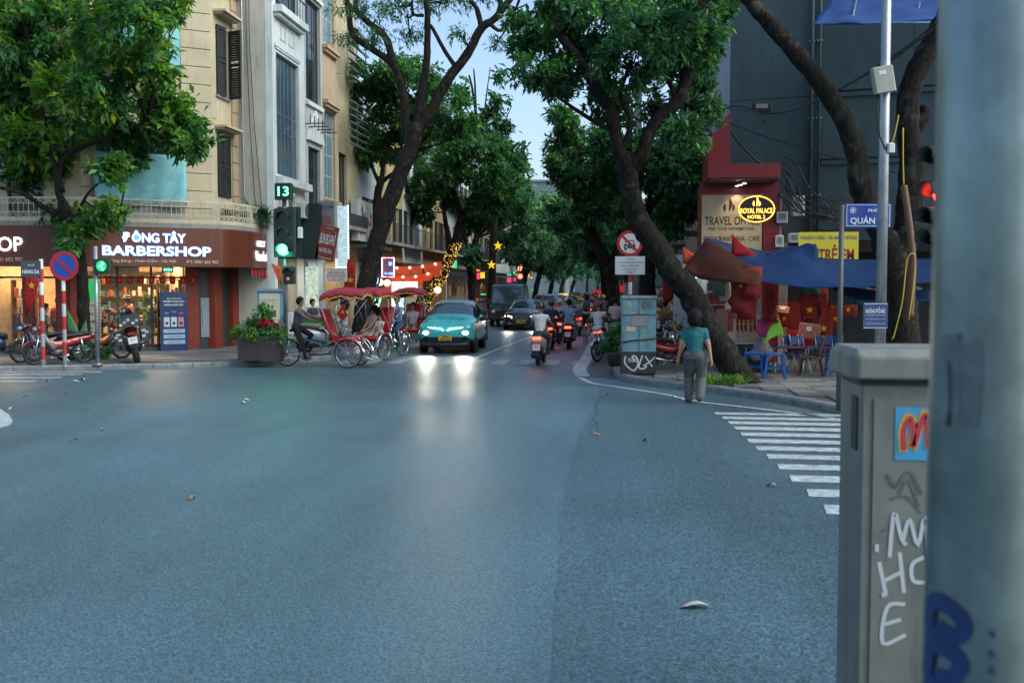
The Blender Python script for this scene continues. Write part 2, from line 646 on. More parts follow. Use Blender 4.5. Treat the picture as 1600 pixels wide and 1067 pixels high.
flat('painted_island', [[G(-260, 632), G(-30, 634), G(2, 640), G(14, 648), G(20, 658), G(16, 664), G(0, 669), G(-60, 676), G(-260, 690)]], part='marking')
flat('edge_line', [ribbon([(-1.35, 150), (-1.28, 60), (-1.22, 36), (-1.18, 29.5), (-1.2, 26), (-1.02, 23.9)], .34)], part='marking', z=.0085)
flat('edge_line', [ribbon([G(905, 590), G(925, 599), G(970, 606), G(1040, 617), G(1090, 628), G(1200, 641), G(1310, 655)], .13)], part='marking', z=.0085)
flat('lane_line', [ribbon([G(742, 560), G(790, 541), G(828, 527)], .12)] + [[(-4.6, y), (-4.48, y), (-4.48, y + 3), (-4.6, y + 3)] for y in range(44, 130, 7)], part='dash', m=mat('lane_paint', (.5, .44, .3), .5, var=.3, scale=9, dirt=.5))
flat('edge_line', [[(-7.55, 34), (-7.43, 34), (-7.43, 120), (-7.55, 120)]], part='marking')
M_TAR = mat('tar_seam', (.035, .05, .056), .5, var=.3, scale=20)
def crack(pts, w):
 q = []
 for i, p in enumerate(smooth_path([(a.x, a.y) for a in pts], 9)): q.append((p[0] + rnd.uniform(-.05, .05), p[1] + rnd.uniform(-.05, .05)))
 v = [Vector(a) for a in q]
 l, r_ = [], []
 for i, a in enumerate(v):
  d = (v[min(i + 1, len(v) - 1)] - v[max(i - 1, 0)]).normalized()
  n = Vector((-d.y, d.x)) * w * rnd.uniform(.25, .6)
  l.append((a + n).to_tuple())
  r_.append((a - n).to_tuple())
 return l + r_[::-1]
cr_ = [crack([G(868, 600), G(905, 603), G(940, 605)], .022), crack([G(440, 588), G(500, 586), G(547, 588)], .022), crack([G(865, 560), G(890, 559), G(905, 561)], .022), crack([G(936, 618), G(930, 650), G(934, 690)], .012)]
flat('road_cracks', cr_, z=.0078, m=M_TAR, th=.001, part='crack')
def kerbs(root, line, step=1.0, w=.2, h=.13):
 p = [Vector((a[0], a[1])) for a in line]
 seg = []
 acc = [p[0]]
 for a, b in zip(p[:-1], p[1:]):
  L_ = (b - a).length
  n = max(1, round(L_ / step))
  for i in range(n):
   seg.append((a + (b - a) * (i / n), a + (b - a) * ((i + 1) / n)))
 for a, b in seg:
  d = (b - a).normalized()
  n = Vector((-d.y, d.x))
  a2, b2 = a + d * .006, b - d * .006
  j = rnd.uniform(-.006, .006)
  hz = h + rnd.uniform(-.004, .006)
  q = [a2 + n * j, b2 + n * j, b2 - n * w, a2 - n * w]
  sec = []
  for e in (a2 + n * j, b2 + n * j):
   sec.append([(e.x, e.y, -.02), (e.x - n.x * w, e.y - n.y * w, -.02), (e.x - n.x * w, e.y - n.y * w, hz), (e.x - n.x * .035, e.y - n.y * .035, hz), (e.x, e.y, hz - .035)])
  MB().loft(sec, 0, False).build('kerbstone', M_KERB, root, world=True)
def inside(pt, poly):
 c = False
 j = len(poly) - 1
 for i in range(len(poly)):
  a, b = poly[i], poly[j]
  if (a[1] > pt[1]) != (b[1] > pt[1]) and pt[0] < (b[0] - a[0]) * (pt[1] - a[1]) / (b[1] - a[1]) + a[0]: c = not c
  j = i
 return c
SLAB_ME = {}
def pave(root, poly, x0, x1, y0, y1, s, ang=0, gap=.008):
 """single paving slabs laid where their centre and corners fall inside poly"""
 ca, sa = math.cos(ang), math.sin(ang)
 for i in range(int((x1 - x0) / s)):
  for j in range(int((y1 - y0) / s)):
   u, v = x0 + (i + .5) * s, y0 + (j + .5) * s
   cx, cy = u * ca - v * sa, u * sa + v * ca
   hs = s / 2
   if not all(inside((cx + a * hs, cy + b * hs), poly) for a in (-1, 1) for b in (-1, 1)): continue
   k = rnd.randrange(3)
   if (k, s) not in SLAB_ME:
    mb = MB().bbox(-s / 2 + gap / 2, s / 2 - gap / 2, -s / 2 + gap / 2, s / 2 - gap / 2, 0, .03, .005)
    SLAB_ME[(k, s)] = mb.mesh('paving_slab', [(M_PAVE, M_PAVE2, M_PAVE)[k]])
   o = bpy.data.objects.new('paving_slab', SLAB_ME[(k, s)])
   COL.objects.link(o)
   o.parent = root
   o.matrix_basis = wmat(root).inverted() @ T(cx, cy, .104 + rnd.uniform(-.002, .003)) @ RZ(ang) @ RX(rnd.uniform(-.004, .004))
def sidewalk(name, loc, line, rest, step=1.0):
 r = thing(name, None, None, loc, kind='structure')
 kerbs(r, line, step)
 p = [Vector((a[0], a[1])) for a in line]
 inn = []
 for i, a in enumerate(p):
  d = (p[min(i + 1, len(p) - 1)] - p[max(i - 1, 0)]).normalized()
  inn.append((a.x + d.y * .204, a.y - d.x * .204))
 poly = inn + rest
 ar = sum(poly[i][0] * poly[(i + 1) % len(poly)][1] - poly[(i + 1) % len(poly)][0] * poly[i][1] for i in range(len(poly)))
 if ar < 0: poly = poly[::-1]
 MB().slab(poly, -.02, .103).build('bedding', M_PAVE3, r, world=True)
 return r, poly
KL = [(-7.85, 140), (-7.85, 60), (-7.85, 36)] + smooth_path([(-7.85, 34), (-7.95, 31), (-8.5, 28.4), (-9.6, 26.5), (-11.2, 25.4), (-13, 24.7)], 4) + [(-15.2, 23.9), (-22, 21.6), (-40, 15.5)]
sw_l, poly_l = sidewalk('sidewalk_left', (-10, 30, 0), KL, [(-40, 40), (-40, 140)], 1.0)
pave(sw_l, poly_l, -22, -7, 22, 33.2, .6)
KR = [(40, -22), (12, -6.2), (5.5, 9.5), (4.2, 14.8)] + smooth_path([(3.55, 17.2), (2.95, 18.6), (2.1, 20.0), (.9, 21.5), (.1, 22.6), (-.25, 23.8), (-.35, 25.5)], 4) + [(-.35, 40), (-.35, 60), (-.35, 140)]
sw_r, poly_r = sidewalk('sidewalk_right', (2, 24, 0), KR, [(40, 140)], 1.0)
pave(sw_r, poly_r, -.4, 7.0, 16.5, 29, .5)
MB().slab([(-.95, 24), (-.36, 24), (-.36, 40), (-.95, 40)], -.01, .005).build('gutter', A_OLD, kind='structure')
KN = [(8, 5.6), (3, 5.5), (1.75, 5.0), (1.5, 4.0), (1.5, -6)]
sw_n, poly_n = sidewalk('sidewalk_near', (3, 2, 0), KN[::-1], [(8, -6)], 1.0)
MB().slab([(1.75, -6), (8, -6), (8, 5.2), (3.05, 5.2), (1.98, 4.8), (1.75, 3.9)], .1034, .118).build('paving', M_PAVE, sw_n, world=True)
# building helpers
M_GLASS = mat('window_glass', (.015, .03, .035), .06, var=0, spec=.6)
M_GLASSB = mat('window_glass_blue', (.05, .1, .13), .08, var=0, spec=.6)
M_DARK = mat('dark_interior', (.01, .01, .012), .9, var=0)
M_FRAMEW = mat('painted_frame', (.4, .43, .43), .5, var=.2)
M_FRAMED = mat('dark_frame', (.03, .035, .038), .5, var=.2)
M_SHUT = mat('shutter_wood', (.018, .02, .024), .6, var=.3, scale=8)
M_STEEL = mat('galvanised_steel', (.35, .37, .38), .42, .8, var=.2, scale=5)
M_RUST = mat('rusty_steel', (.09, .07, .06), .7, .3, var=.4, scale=10)
M_CONC = mat('concrete', (.24, .235, .22), .8, var=.25, bump=.3, dirt=.5)
M_WHITE = mat('white_paint', (.6, .62, .62), .55, var=.1)
M_BLACK = mat('black_rubber', (.012, .012, .013), .6, var=.2)
M_PLASTW = mat('white_plastic', (.55, .55, .52), .5, var=.15, dirt=.3)
M_WIRE = mat('cable', (.01, .01, .011), .6, var=0)
M_RED = mat('red_cloth', (.34, .006, .006), .8, var=.25, scale=6)
M_YEL = mat('yellow_cloth', (.75, .42, .01), .8, var=.1)
class Fac:
 """a facade: local x runs along it, local -y points out of it"""
 def __init__(s, root, O, ang):
  s.root, s.M = root, T(O[0], O[1], O[2] if len(O) > 2 else 0) @ RZ(ang)
 def mb(s): return MB(s.M)
 def put(s, mb, name, mats, parent=None, **k): return mb.build(name, mats, parent or s.root, world=True, **k)
 def wall(s, x0, x1, z0, z1, m, ops=(), th=.25, name='wall'):
  xs = sorted({x0, x1, *[v for o in ops for v in o[:2]]})
  zs = sorted({z0, z1, *[v for o in ops for v in o[2:4]]})
  mb = s.mb()
  hole = lambda x, z: any(o[0] < x < o[1] and o[2] < z < o[3] for o in ops)
  for a, b in zip(xs[:-1], xs[1:]):
   for c, d in zip(zs[:-1], zs[1:]):
    if not hole((a + b) / 2, (c + d) / 2):
     mb.add([(a, 0, c), (b, 0, c), (b, 0, d), (a, 0, d)], [(0, 1, 2, 3)])
  for (a, b, c, d) in [o[:4] for o in ops]:
   mb.add([(a, 0, c), (b, 0, c), (b, 0, d), (a, 0, d), (a, th, c), (b, th, c), (b, th, d), (a, th, d)], [(1, 0, 4, 5), (2, 1, 5, 6), (3, 2, 6, 7), (0, 3, 7, 4)])
  mb.add([(x0, 0, z0), (x1, 0, z0), (x1, 0, z1), (x0, 0, z1), (x0, th, z0), (x1, th, z0), (x1, th, z1), (x0, th, z1)], [(2, 3, 7, 6), (0, 4, 7, 3), (1, 2, 6, 5)])
  return s.put(mb, name, m)
 def window(s, x0, x1, z0, z1, nx=2, nz=1, fm=None, gm=None, fw=.05, dep=.12, sill=True, bars=0, zsplit=None):
  fm, gm = fm or M_FRAMEW, gm or M_GLASS
  mb = s.mb()
  y0, y1 = dep, dep + .05
  mb.box(x0, x0 + fw, y0, y1, z0, z1).box(x1 - fw, x1, y0, y1, z0, z1)
  mb.box(x0 + fw, x1 - fw, y0, y1, z0, z0 + fw).box(x0 + fw, x1 - fw, y0, y1, z1 - fw, z1)
  X = [x0 + fw + (x1 - x0 - 2 * fw) * i / nx for i in range(nx + 1)]
  Z = zsplit or [z0 + fw + (z1 - z0 - 2 * fw) * i / nz for i in range(nz + 1)]
  for x in X[1:-1]: mb.box(x - fw * .4, x + fw * .4, y0 + .004, y1 - .004, z0 + fw, z1 - fw)
  for z in Z[1:-1]: mb.box(x0 + fw, x1 - fw, y0 + .008, y1 - .008, z - fw * .4, z + fw * .4)
  w = s.put(mb, 'window', fm)
  for i in range(len(X) - 1):
   for j in range(len(Z) - 1):
    s.put(s.mb().box(X[i] + fw * .4, X[i + 1] - fw * .4, y0 + .02, y0 + .028, Z[j] + fw * .4, Z[j + 1] - fw * .4), 'pane', gm, w)
  if sill: s.put(s.mb().box(x0 - .06, x1 + .06, -.07, .1, z0 - .07, z0 - .004), 'sill', M_CONC, w)
  if bars:
   b = s.mb()
   for i in range(bars + 1):
    x = x0 + (x1 - x0) * i / bars
    b.box(x - .012, x + .012, -.035, -.012, z0, z1)
   for z in (z0 + .05, (z0 + z1) / 2, z1 - .05): b.box(x0, x1, -.036, -.013, z - .012, z + .012)
   s.put(b, 'window_grille', M_STEEL, w)
  return w
 def shutter(s, x0, x1, z0, z1, ang=0, hinge='l', y=-.02, m=None):
  """louvred shutter leaf, swung by ang from closed"""
  w = x1 - x0
  M = s.M @ T(x0 if hinge == 'l' else x1, y, 0) @ RZ(ang if hinge == 'l' else ang)
  sg = 1 if hinge == 'l' else -1
  mb = MB(M)
  f = lambda a, b, c, d, e, g: mb.box(min(a * sg, b * sg), max(a * sg, b * sg), c, d, e, g)
  f(0, .07, -.04, 0, z0, z1)
  f(w - .07, w, -.04, 0, z0, z1)
  for z in (z0, (z0 + z1) / 2 - .05, z1 - .1): f(.07, w - .07, -.039, -.001, z, z + .1)
  o = s.put(mb, 'shutter', m or M_SHUT)
  n = int((z1 - z0) / .075)
  for i in range(n):
   z = z0 + .12 + i * .075
   if z > z1 - .12 or abs(z - (z0 + z1) / 2) < .09: continue
   b = MB(M)
   xx = sorted((.07 * sg, (w - .07) * sg))
   b.add([(xx[0], -.034, z), (xx[1], -.034, z), (xx[1], -.006, z + .055), (xx[0], -.006, z + .055), (xx[0], -.03, z - .008), (xx[1], -.03, z - .008), (xx[1], -.002, z + .047), (xx[0], -.002, z + .047)], [(0, 1, 2, 3), (7, 6, 5, 4), (0, 4, 5, 1), (2, 6, 7, 3)])
   s.put(b, 'slat', m or M_SHUT, o)
  return o
def ac_unit(loc, rz, label, group='air conditioner boxes on the left facades'):
 r = thing('air_conditioner', label, 'air conditioner', loc, rz, group)
 MB().bbox(-.4, .4, -.28, 0, 0, .56, .02).build('casing', M_PLASTW, r)
 g = MB()
 g.lathe([(.23, 0), (.24, .012), (.2, .02)], 20, 0, T(-.1, -.281, .28) @ RX(R(90)))
 g.build('fan_grille', mat('grey_plastic', (.1, .1, .1), .6), r)
 for i in range(6): MB().box(.2, .37, -.292, -.281, .06 + i * .075, .1 + i * .075).build('vent_slat', M_STEEL, r)
 MB().bar((-.3, -.26, -.02), (-.3, 0, -.02), .03).bar((-.3, -.02, -.02), (-.3, -.02, -.3), .03).build('bracket', M_RUST, r)
 MB().bar((.3, -.26, -.02), (.3, 0, -.02), .03).bar((.3, -.02, -.02), (.3, -.02, -.3), .03).build('bracket', M_RUST, r)
 return r
# corner building with the barber shop
M_CREAM = mat('cream_render', rgb(184, 172, 144), .8, var=.12, scale=1.2, bump=.25, bscale=25, dirt=.35)
M_PEACH = mat('peach_render', rgb(172, 150, 122), .8, var=.12, scale=1.2, bump=.25, bscale=25, dirt=.3)
M_GREYD = mat('grey_door_panel', (.22, .25, .27), .5)
M_OCHRE = mat('orange_paint', rgb(120, 44, 24), .6, var=.2, dirt=.3)
M_SIGN = mat('maroon_sign_panel', (.11, .028, .015), .38, var=.12, scale=1.2)
M_LETTER = mat('lit_letter', (.9, .95, 1), .4, var=0, emit=1.2, ecol=(.86, .94, 1))
M_HALO = mat('letter_halo', (.05, .2, .8), .5, var=0, emit=.9, ecol=(.08, .3, 1))
M_GOLDP = mat('gold_letter', (.55, .45, .3), .5, var=0)
P0 = Vector((-16.26, 29.16, 0))
P1 = Vector((-13.02, 31.30, 0))
AA = math.atan2(P1.y - P0.y, P1.x - P0.x)
BA = PS                                              # left wing runs square to the camera
LA = (P1 - P0).length
corner = thing('corner_building', 'cream corner building with maroon lit sign band, balcony and dark louvred shutters', 'building', (-14.5, 30.5, 0))
FA = Fac(corner, P0, AA)
FB = Fac(corner, P0 - Vector((math.cos(BA), math.sin(BA), 0)) * 14, BA)      # x from 0 to 14
FS = Fac(corner, P1, R(90))                          # street wall
HT = 15.0
FA.wall(0, LA, 3.9, HT, M_CREAM, [(.45, 1.5, 8.3, 10.6), (.45, 1.5, 4.1, 7.0), (1.75, 2.5, 4.1, 7.0)])
FB.wall(0, 14, 3.9, HT, M_CREAM, [(9.5, 10.7, 8.2, 10.4), (11.8, 12.9, 8.2, 10.4), (9.5, 10.7, 4.1, 7), (11.8, 12.9, 4.1, 7)])
FS.wall(0, 2.02, 3.9, HT, M_CREAM, [(.35, 1.35, 8.2, 10.4), (.35, 1.35, 5.0, 7.0)])
for (x0, x1, z0, z1) in ((.45, 1.5, 8.3, 10.6), (.45, 1.5, 4.1, 7.0), (1.75, 2.5, 4.1, 7.0)): FA.window(x0, x1, z0, z1, 2, 2, M_FRAMED, sill=False)
for (x0, x1, z0, z1) in ((9.5, 10.7, 8.2, 10.4), (11.8, 12.9, 8.2, 10.4), (9.5, 10.7, 4.1, 7), (11.8, 12.9, 4.1, 7)): FB.window(x0, x1, z0, z1, 2, 3, M_FRAMED)
FS.window(.35, 1.35, 8.2, 10.4, 2, 2, M_FRAMED)
FS.window(.35, 1.35, 5.0, 7.0, 2, 2, M_FRAMED, sill=False)
FS.shutter(.35, .84, 8.2, 10.4, R(-12), 'l')
FS.shutter(.86, 1.35, 8.2, 10.4, R(70), 'r')
FS.shutter(.35, .84, 5.0, 7.0, 0, 'l')
FS.shutter(.86, 1.35, 5.0, 7.0, 0, 'r')
for z in (10.75, 7.15): FS.put(FS.mb().box(.15, 1.6, -.42, -.002, z, z + .07).box(.2, 1.55, -.3, -.002, z - .06, z - .001), 'canopy', M_CREAM)
for (fc, a, b, mm) in ((FA, LA - .95, LA - .03, M_CREAM), (FS, 1.55, 2.0, M_PEACH), (FA, -.0, .3, M_CREAM)):
 z = 4.0
 while z < HT - .5:
  fc.put(fc.mb().bbox(a, b, -.07, -.002, z, z + .525, .012), 'stone_block', mm)
  z += .55
FA.put(FA.mb().box(-.1, LA + .12, -.18, -.003, 11.6, 11.85).box(-.1, LA + .06, -.1, -.003, 11.45, 11.6), 'cornice', M_CREAM)
FS.put(FS.mb().box(0.12, 2.0, -.18, -.003, 11.6, 11.85), 'cornice', M_CREAM)
mb = MB()
mb.slab([(-30, 27.7), (P0.x, P0.y + .3), (P1.x - .3, P1.y + .2), (P1.x - .3, 33.2), (-13.4, 40), (-30, 40)], HT - .2, HT)
mb.build('roof', M_CONC, corner, world=True)
MB().box(-30, -13.1, 39.8, 40, 0, HT).build('rear_wall', M_CREAM, corner, world=True)
FA.put(FA.mb().box(2.98, 3.38, 0, .3, .1, 3.9), 'pier', M_OCHRE)
FA.put(FA.mb().box(3.38, LA - .002, .12, .18, .1, 3.9), 'side_door', M_FRAMED)
FA.put(FA.mb().box(3.45, 3.72, .09, .115, .5, 1.75), 'door_panel', M_GREYD)
FA.put(FA.mb().box(3.5, 3.53, .06, .088, .9, 1.4), 'door_handle', M_STEEL)
FA.put(FA.mb().box(-.35, -.02, .0, .3, .1, 3.9), 'pier', M_OCHRE)
FS.put(FS.mb().box(-.02, .6, 0.002, .28, .1, 3.9), 'pier', M_OCHRE)
FS.put(FS.mb().box(1.5, 2.0, 0, .28, .1, 3.9), 'pier', M_OCHRE)
FS.put(FS.mb().box(.6, 1.5, .15, .2, .1, 3.9), 'shop_door', M_FRAMED)
for a, b in ((10.9, 11.1), (12.2, 12.5), (8.4, 8.6), (13.2, 13.63)): FB.put(FB.mb().box(a, b, 0, .3, .1, 3.9), 'pier', M_OCHRE)
FA.put(FA.mb().box(-.02, 2.98, -.25, .3, .1, .24), 'step', mat('dark_stone', (.05, .05, .05), .4))
FB.put(FB.mb().box(0, 13.6, -.12, .3, .1, .22), 'step', mat('dark_stone'))
M_SHOPIN = mat('shop_wall', (.42, .3, .17), .8, var=.25, scale=5)
M_SHOPFL = mat('shop_floor', (.2, .17, .13), .4, var=.2)
def shopfront(F, x0, x1, n, z0=.24, z1=2.9):
 mb = F.mb()
 mb.box(x0, x1, .02, .08, z0, z0 + .08).box(x0, x1, .02, .08, 2.35, 2.41).box(x0, x1, .02, .08, z1 - .07, z1)
 X = [x0 + (x1 - x0) * i / n for i in range(n + 1)]
 for x in X: mb.box(max(x0, x - .03), min(x1, x + .03), .021, .079, z0 + .08, z1 - .07)
 w = F.put(mb, 'shop_window', M_FRAMED)
 for a, b in zip(X[:-1], X[1:]):
  F.put(F.mb().box(a + .03, b - .03, .045, .052, z0 + .08, 2.35), 'pane', glass_clear(), w)
  F.put(F.mb().box(a + .03, b - .03, .045, .052, 2.41, z1 - .07), 'pane', glass_clear(), w)
shopfront(FA, 0.0, 2.95, 3)
shopfront(FB, 8.6, 10.9, 2)
shopfront(FB, 11.1, 12.2, 1)
shopfront(FB, 12.5, 13.2, 1)
mb = FA.mb()
mb.box(-3.0, 3.0, 3.2, 3.3, .1, 3.3)
FA.put(mb, 'shop_back_wall', M_SHOPIN)
FB.put(FB.mb().box(6, 11.2, 3.0, 3.1, .1, 3.3), 'shop_back_wall', M_SHOPIN)
MB().slab([(-26, 28.2), (-16.2, 29.3), (-13.3, 31.4), (-13.3, 35), (-26, 36)], .1, .13).build('shop_floor', M_SHOPFL, corner, world=True)
MB().slab([(-26, 28.2), (-16.2, 29.3), (-13.3, 31.4), (-13.3, 35), (-26, 36)], 3.2, 3.3).build('shop_ceiling', mat('ceiling_white', (.6, .58, .52), .8), corner, world=True)
FA.put(FA.mb().box(2.98, 3.08, .3, 3.2, .1, 3.2), 'shop_side_wall', M_SHOPIN)
nA = Vector((math.sin(AA), -math.cos(AA), 0))
nB = Vector((math.sin(BA), -math.cos(BA), 0))
Q0, Q1 = P0 + nA * .95, P1 + nA * .95
B0 = P0 + nB * .95 - Vector((math.cos(BA), math.sin(BA), 0)) * .35
BL = B0 - Vector((math.cos(BA), math.sin(BA), 0)) * 11
line = [(BL.x, BL.y), (B0.x, B0.y)] + smooth_path([(B0.x, B0.y), (Q0.x - .1, Q0.y - .02), (Q0.x + .35, Q0.y + .23)], 5)[1:] + [(Q1.x - .25, Q1.y - .165)] + smooth_path([(Q1.x - .25, Q1.y - .165), (Q1.x + .15, Q1.y + .22), (-12.05, 31.75), (-12.0, 32.1)], 4)[1:] + [(-12.0, 33.22)]
SIGN_Z0, SIGN_Z1 = 2.72, 3.86
MB().strip(line, SIGN_Z0, SIGN_Z1, .12).build('sign_band', M_SIGN, corner, world=True)
MB().strip(line, SIGN_Z0 - .03, SIGN_Z0 - .002, .16).build('sign_trim', mat('sign_trim', (.03, .008, .007), .4), corner, world=True)
SA = lambda px_frac, z: T(*(Q0 + (Q1 - Q0) * px_frac + Vector((0, 0, z)) + nA * .004)) @ RZ(AA)
for (s, fr, z, w, h) in (('ĐÔNG TÂY', .5, 3.59, 1.8, .34), ('BARBERSHOP', .525, 3.165, 3.1, .28)):
 text(s, corner, SA(fr, z), w, h, M_LETTER, bold=.012, ext=.05)
 text(s, corner, SA(fr, z), w * 1.012, h * 1.1, M_HALO, 'letter_glow', bold=.045, ext=.02)  # bolder glowing blue copy behind the letters paints their backlight halo
text('67-92 Hàng Bông - Hoàn Kiếm - Hà Nội', corner, SA(.37, 2.87), 2.25, .13, M_GOLDP, bold=.01)
text('ĐT: 0901 602 902', corner, SA(.86, 2.855), .95, .1, M_GOLDP, bold=.012)
SBm = lambda d, z: T(*(B0 - Vector((math.cos(BA), math.sin(BA), 0)) * d + Vector((0, 0, z)) + nB * .004)) @ RZ(BA)
text('BARBERSHOP', corner, SBm(2.6, 3.33), 3.3, .42, M_LETTER, bold=.012, ext=.05)
text('ĐT: 0901 602 902', corner, SBm(1.55, 2.9), 1.15, .12, M_GOLDP, bold=.012)
SSm = lambda y, z: T(-11.996, y, z) @ RZ(R(90))
text('HAIRCUT', corner, SSm(32.62, 3.5), .78, .2, M_LETTER, bold=.02, ext=.03)
text('Welcome Hanoi', corner, SSm(32.62, 3.1), 1.05, .33, M_LETTER, bold=.02, ext=.03)
off = .8
bl = [(-27, 27.25), (B0.x + .05, B0.y + .15)] + smooth_path([(B0.x + .05, B0.y + .15), (Q0.x - .08, Q0.y + .12), (Q0.x + .3, Q0.y + .35)], 4)[1:] + [(Q1.x - .3, Q1.y)] + smooth_path([(Q1.x - .3, Q1.y), (Q1.x + .12, Q1.y + .4), (-12.15, 31.9), (-12.12, 32.3)], 4)[1:] + [(-12.12, 33.24)]
back = [(P1.x - .05, 33.24), (P1.x - .05, P1.y + .05), (P0.x, P0.y + .05), (-27, 28.05)]
MB().slab(bl + back, 3.88, 4.02).build('balcony_slab', M_CONC, corner, world=True)
MB().strip(bl, 4.021, 4.1, .1).build('balcony_kerb', M_CREAM, corner, world=True)
M_RAIL = mat('cream_railing', rgb(190, 182, 160), .6, var=.2, dirt=.35)
def railing(root, line, z0, z1, m):
 """panels of posts, rails and crossed bars"""
 pts = [Vector((a[0], a[1], 0)) for a in line]
 MB().strip(line, z1 - .05, z1, .06).build('handrail', m, root, world=True)
 MB().strip(line, z0, z0 + .035, .04).build('lower_rail', m, root, world=True)
 MB().strip(line, z0 + .17, z0 + .195, .03).build('lower_rail', m, root, world=True)
 MB().strip(line, z1 - .2, z1 - .175, .03).build('upper_rail', m, root, world=True)
 for a, b in zip(pts[:-1], pts[1:]):
  L_ = (b - a).length
  n = max(1, round(L_ / .3))
  for i in range(n):
   p, q = a + (b - a) * (i / n), a + (b - a) * ((i + 1) / n)
   mb = MB()
   u = lambda v, z: Vector((v.x, v.y, z))
   mb.bar(u(p, z0 + .03), u(p, z1 - .05), .02)
   for (za, zb) in ((z0 + .03, z0 + .17), (z1 - .18, z1 - .05)):
    mid = (p + q) / 2
    mb.bar(u(p, za), u(mid, zb), .012).bar(u(p, zb), u(mid, za), .012).bar(u(mid, za), u(q, zb), .012).bar(u(mid, zb), u(q, za), .012)
   mb.bar(u((p + q) / 2, z0 + .19), u((p + q) / 2, z1 - .19), .012)
   mb.build('railing_panel', m, root, world=True)
railing(corner, bl, 4.1, 4.72, M_RAIL)
FA.put(FA.mb().box(0.3, LA - .95, -.5, -.47, 4.1, 4.6), 'balcony_screen', mat('pale_sheet', (.35, .35, .32), .7, dirt=.4))
M_CYAN = mat('cyan_tarpaulin', rgb(120, 182, 190), .6, var=.2, scale=3, bump=.6, bscale=5)
def tarp_sheet(name, label, cat, a, b, zt, zb, m, bulge=.12, n=14, wave=3.0, th=.012):
 """a hanging sheet between plan points a and b"""
 a, b = Vector(a), Vector(b)
 d = (b - a)
 nn = Vector((d.y, -d.x, 0)).normalized()
 r = rnd.random() * 6
 def f(u, v):
  w = math.sin(u * wave * 3.1 + r + v * 1.5) * .09 + math.sin(u * 9 * wave + v * 4 + r) * .03
  p = a + d * u + nn * (bulge * math.sin(v * 2.4) * (1 - .3 * math.cos(u * 6.28)) + w * (.2 + v))
  return (p.x, p.y, zt + (zb - zt) * v + math.sin(u * 6.283 + r) * .02 * v)
 return MB().grid(f, n * 2, n).build(name, m, None, solid=th, label=label, cat=cat)
a = P0 + nA * .55
b = P1 + nA * .55
u = (P1 - P0).normalized()
tarp_sheet('tarpaulin', 'wide cyan tarpaulin hung behind the balcony railing above the barber shop', 'tarpaulin', a + u * .35, a + u * 2.95, 6.1, 4.5, M_CYAN)
tarp_sheet('tarpaulin', 'cyan tarpaulin hung across the upper window, partly behind leaves', 'tarpaulin', a + u * 1.2, a + u * 2.85, 11.0, 8.65, M_CYAN)
# tube houses along the left side
M_WHITEW = mat('white_wall', rgb(205, 212, 210), .75, var=.12, scale=.9, bump=.15, bscale=20, dirt=.6)
M_GREYW = mat('grey_white_wall', rgb(172, 178, 174), .8, var=.14, scale=.9, bump=.2, bscale=20, dirt=.45)
M_SIDEW = mat('side_wall_render', rgb(184, 182, 170), .85, var=.14, scale=.7, bump=.2, bscale=18, dirt=.65)
XL = -11.75
def house(label, y0, y1, h, m, x=XL, depth=9, side=True, sm=None, z0=0.1, ops=()):
 r = thing('town_house', label, 'building', (x, (y0 + y1) / 2, 0))
 F = Fac(r, (x, y0, 0), R(90))
 F.wall(0, y1 - y0, z0, h, m, ops)
 Fd = Fac(r, (x - depth, y0, 0), 0)
 Fd.wall(0, depth - .26, z0, h, sm or m, th=.1, name='side_wall')
 MB().box(x - depth, x - .26, y1 - .15, y1 - .02, z0, h - .01).build('side_wall', sm or m, r, world=True)
 MB().box(x - depth, x + .12, y0 + .01, y1 - .01, h, h + .2).build('parapet', m, r, world=True)
 return r, F
r1, F1 = house('tall white narrow house with bare side wall and big dark windows', 33.3, 36.72, 16, M_WHITEW, sm=M_SIDEW, ops=[(.35, 2.75, 5.9, 9.95), (.35, 2.75, 11.5, 15.2), (.3, 3.1, .1, 3.3)])
F1.window(.35, 2.75, 5.9, 9.95, 6, 3, M_STEEL, M_GLASSB, .04, sill=False, zsplit=[5.94, 7.4, 8.0, 9.91])
F1.window(.35, 2.75, 11.5, 15.2, 4, 2, M_FRAMED, M_GLASS, .05, sill=False)
F1.put(F1.mb().box(.1, 3.0, -.32, -.002, 11.22, 11.45).box(.2, 2.9, -.2, -.002, 11.1, 11.22), 'ledge', M_WHITEW)
F1.put(F1.mb().box(.2, 2.9, -.06, -.002, 10.12, 10.2).box(.28, 2.82, -.04, -.002, 10.05, 10.12), 'moulding', M_WHITEW)
for x in (.75, 1.65):
 F1.put(F1.mb().box(x, x + .6, -.015, -.002, 10.45, 10.5).box(x, x + .6, -.015, -.002, 10.95, 11.0).box(x + .05, x + .09, -.015, -.002, 10.5, 10.95).box(x + .51, x + .55, -.015, -.002, 10.5, 10.95), 'stucco_panel', M_GREYW)
bl_ = F1.mb()
for i in range(9): bl_.box(.35 + i * .3 - .01, .35 + i * .3 + .01, -.28, -.26, 11.46, 12.1)
bl_.box(.33, 2.77, -.29, -.25, 12.1, 12.14)
F1.put(bl_, 'balcony_rail', M_FRAMED)
F1.put(F1.mb().box(.1, 3.3, -.3, -.002, 5.55, 5.8), 'ledge', M_WHITEW)
F1.put(F1.mb().box(.1, 3.35, -.02, -.002, 3.4, 5.4), 'fascia', M_SIDEW)
F1.put(F1.mb().box(.3, 3.1, 1.4, 1.5, .1, 3.3), 'shop_back', mat('green_shop', (.1, .16, .1), .7))
F1.put(F1.mb().box(.45, 1.1, .02, .1, .1, 3.28), 'shop_door', mat('olive_panel', (.11, .1, .06), .6))
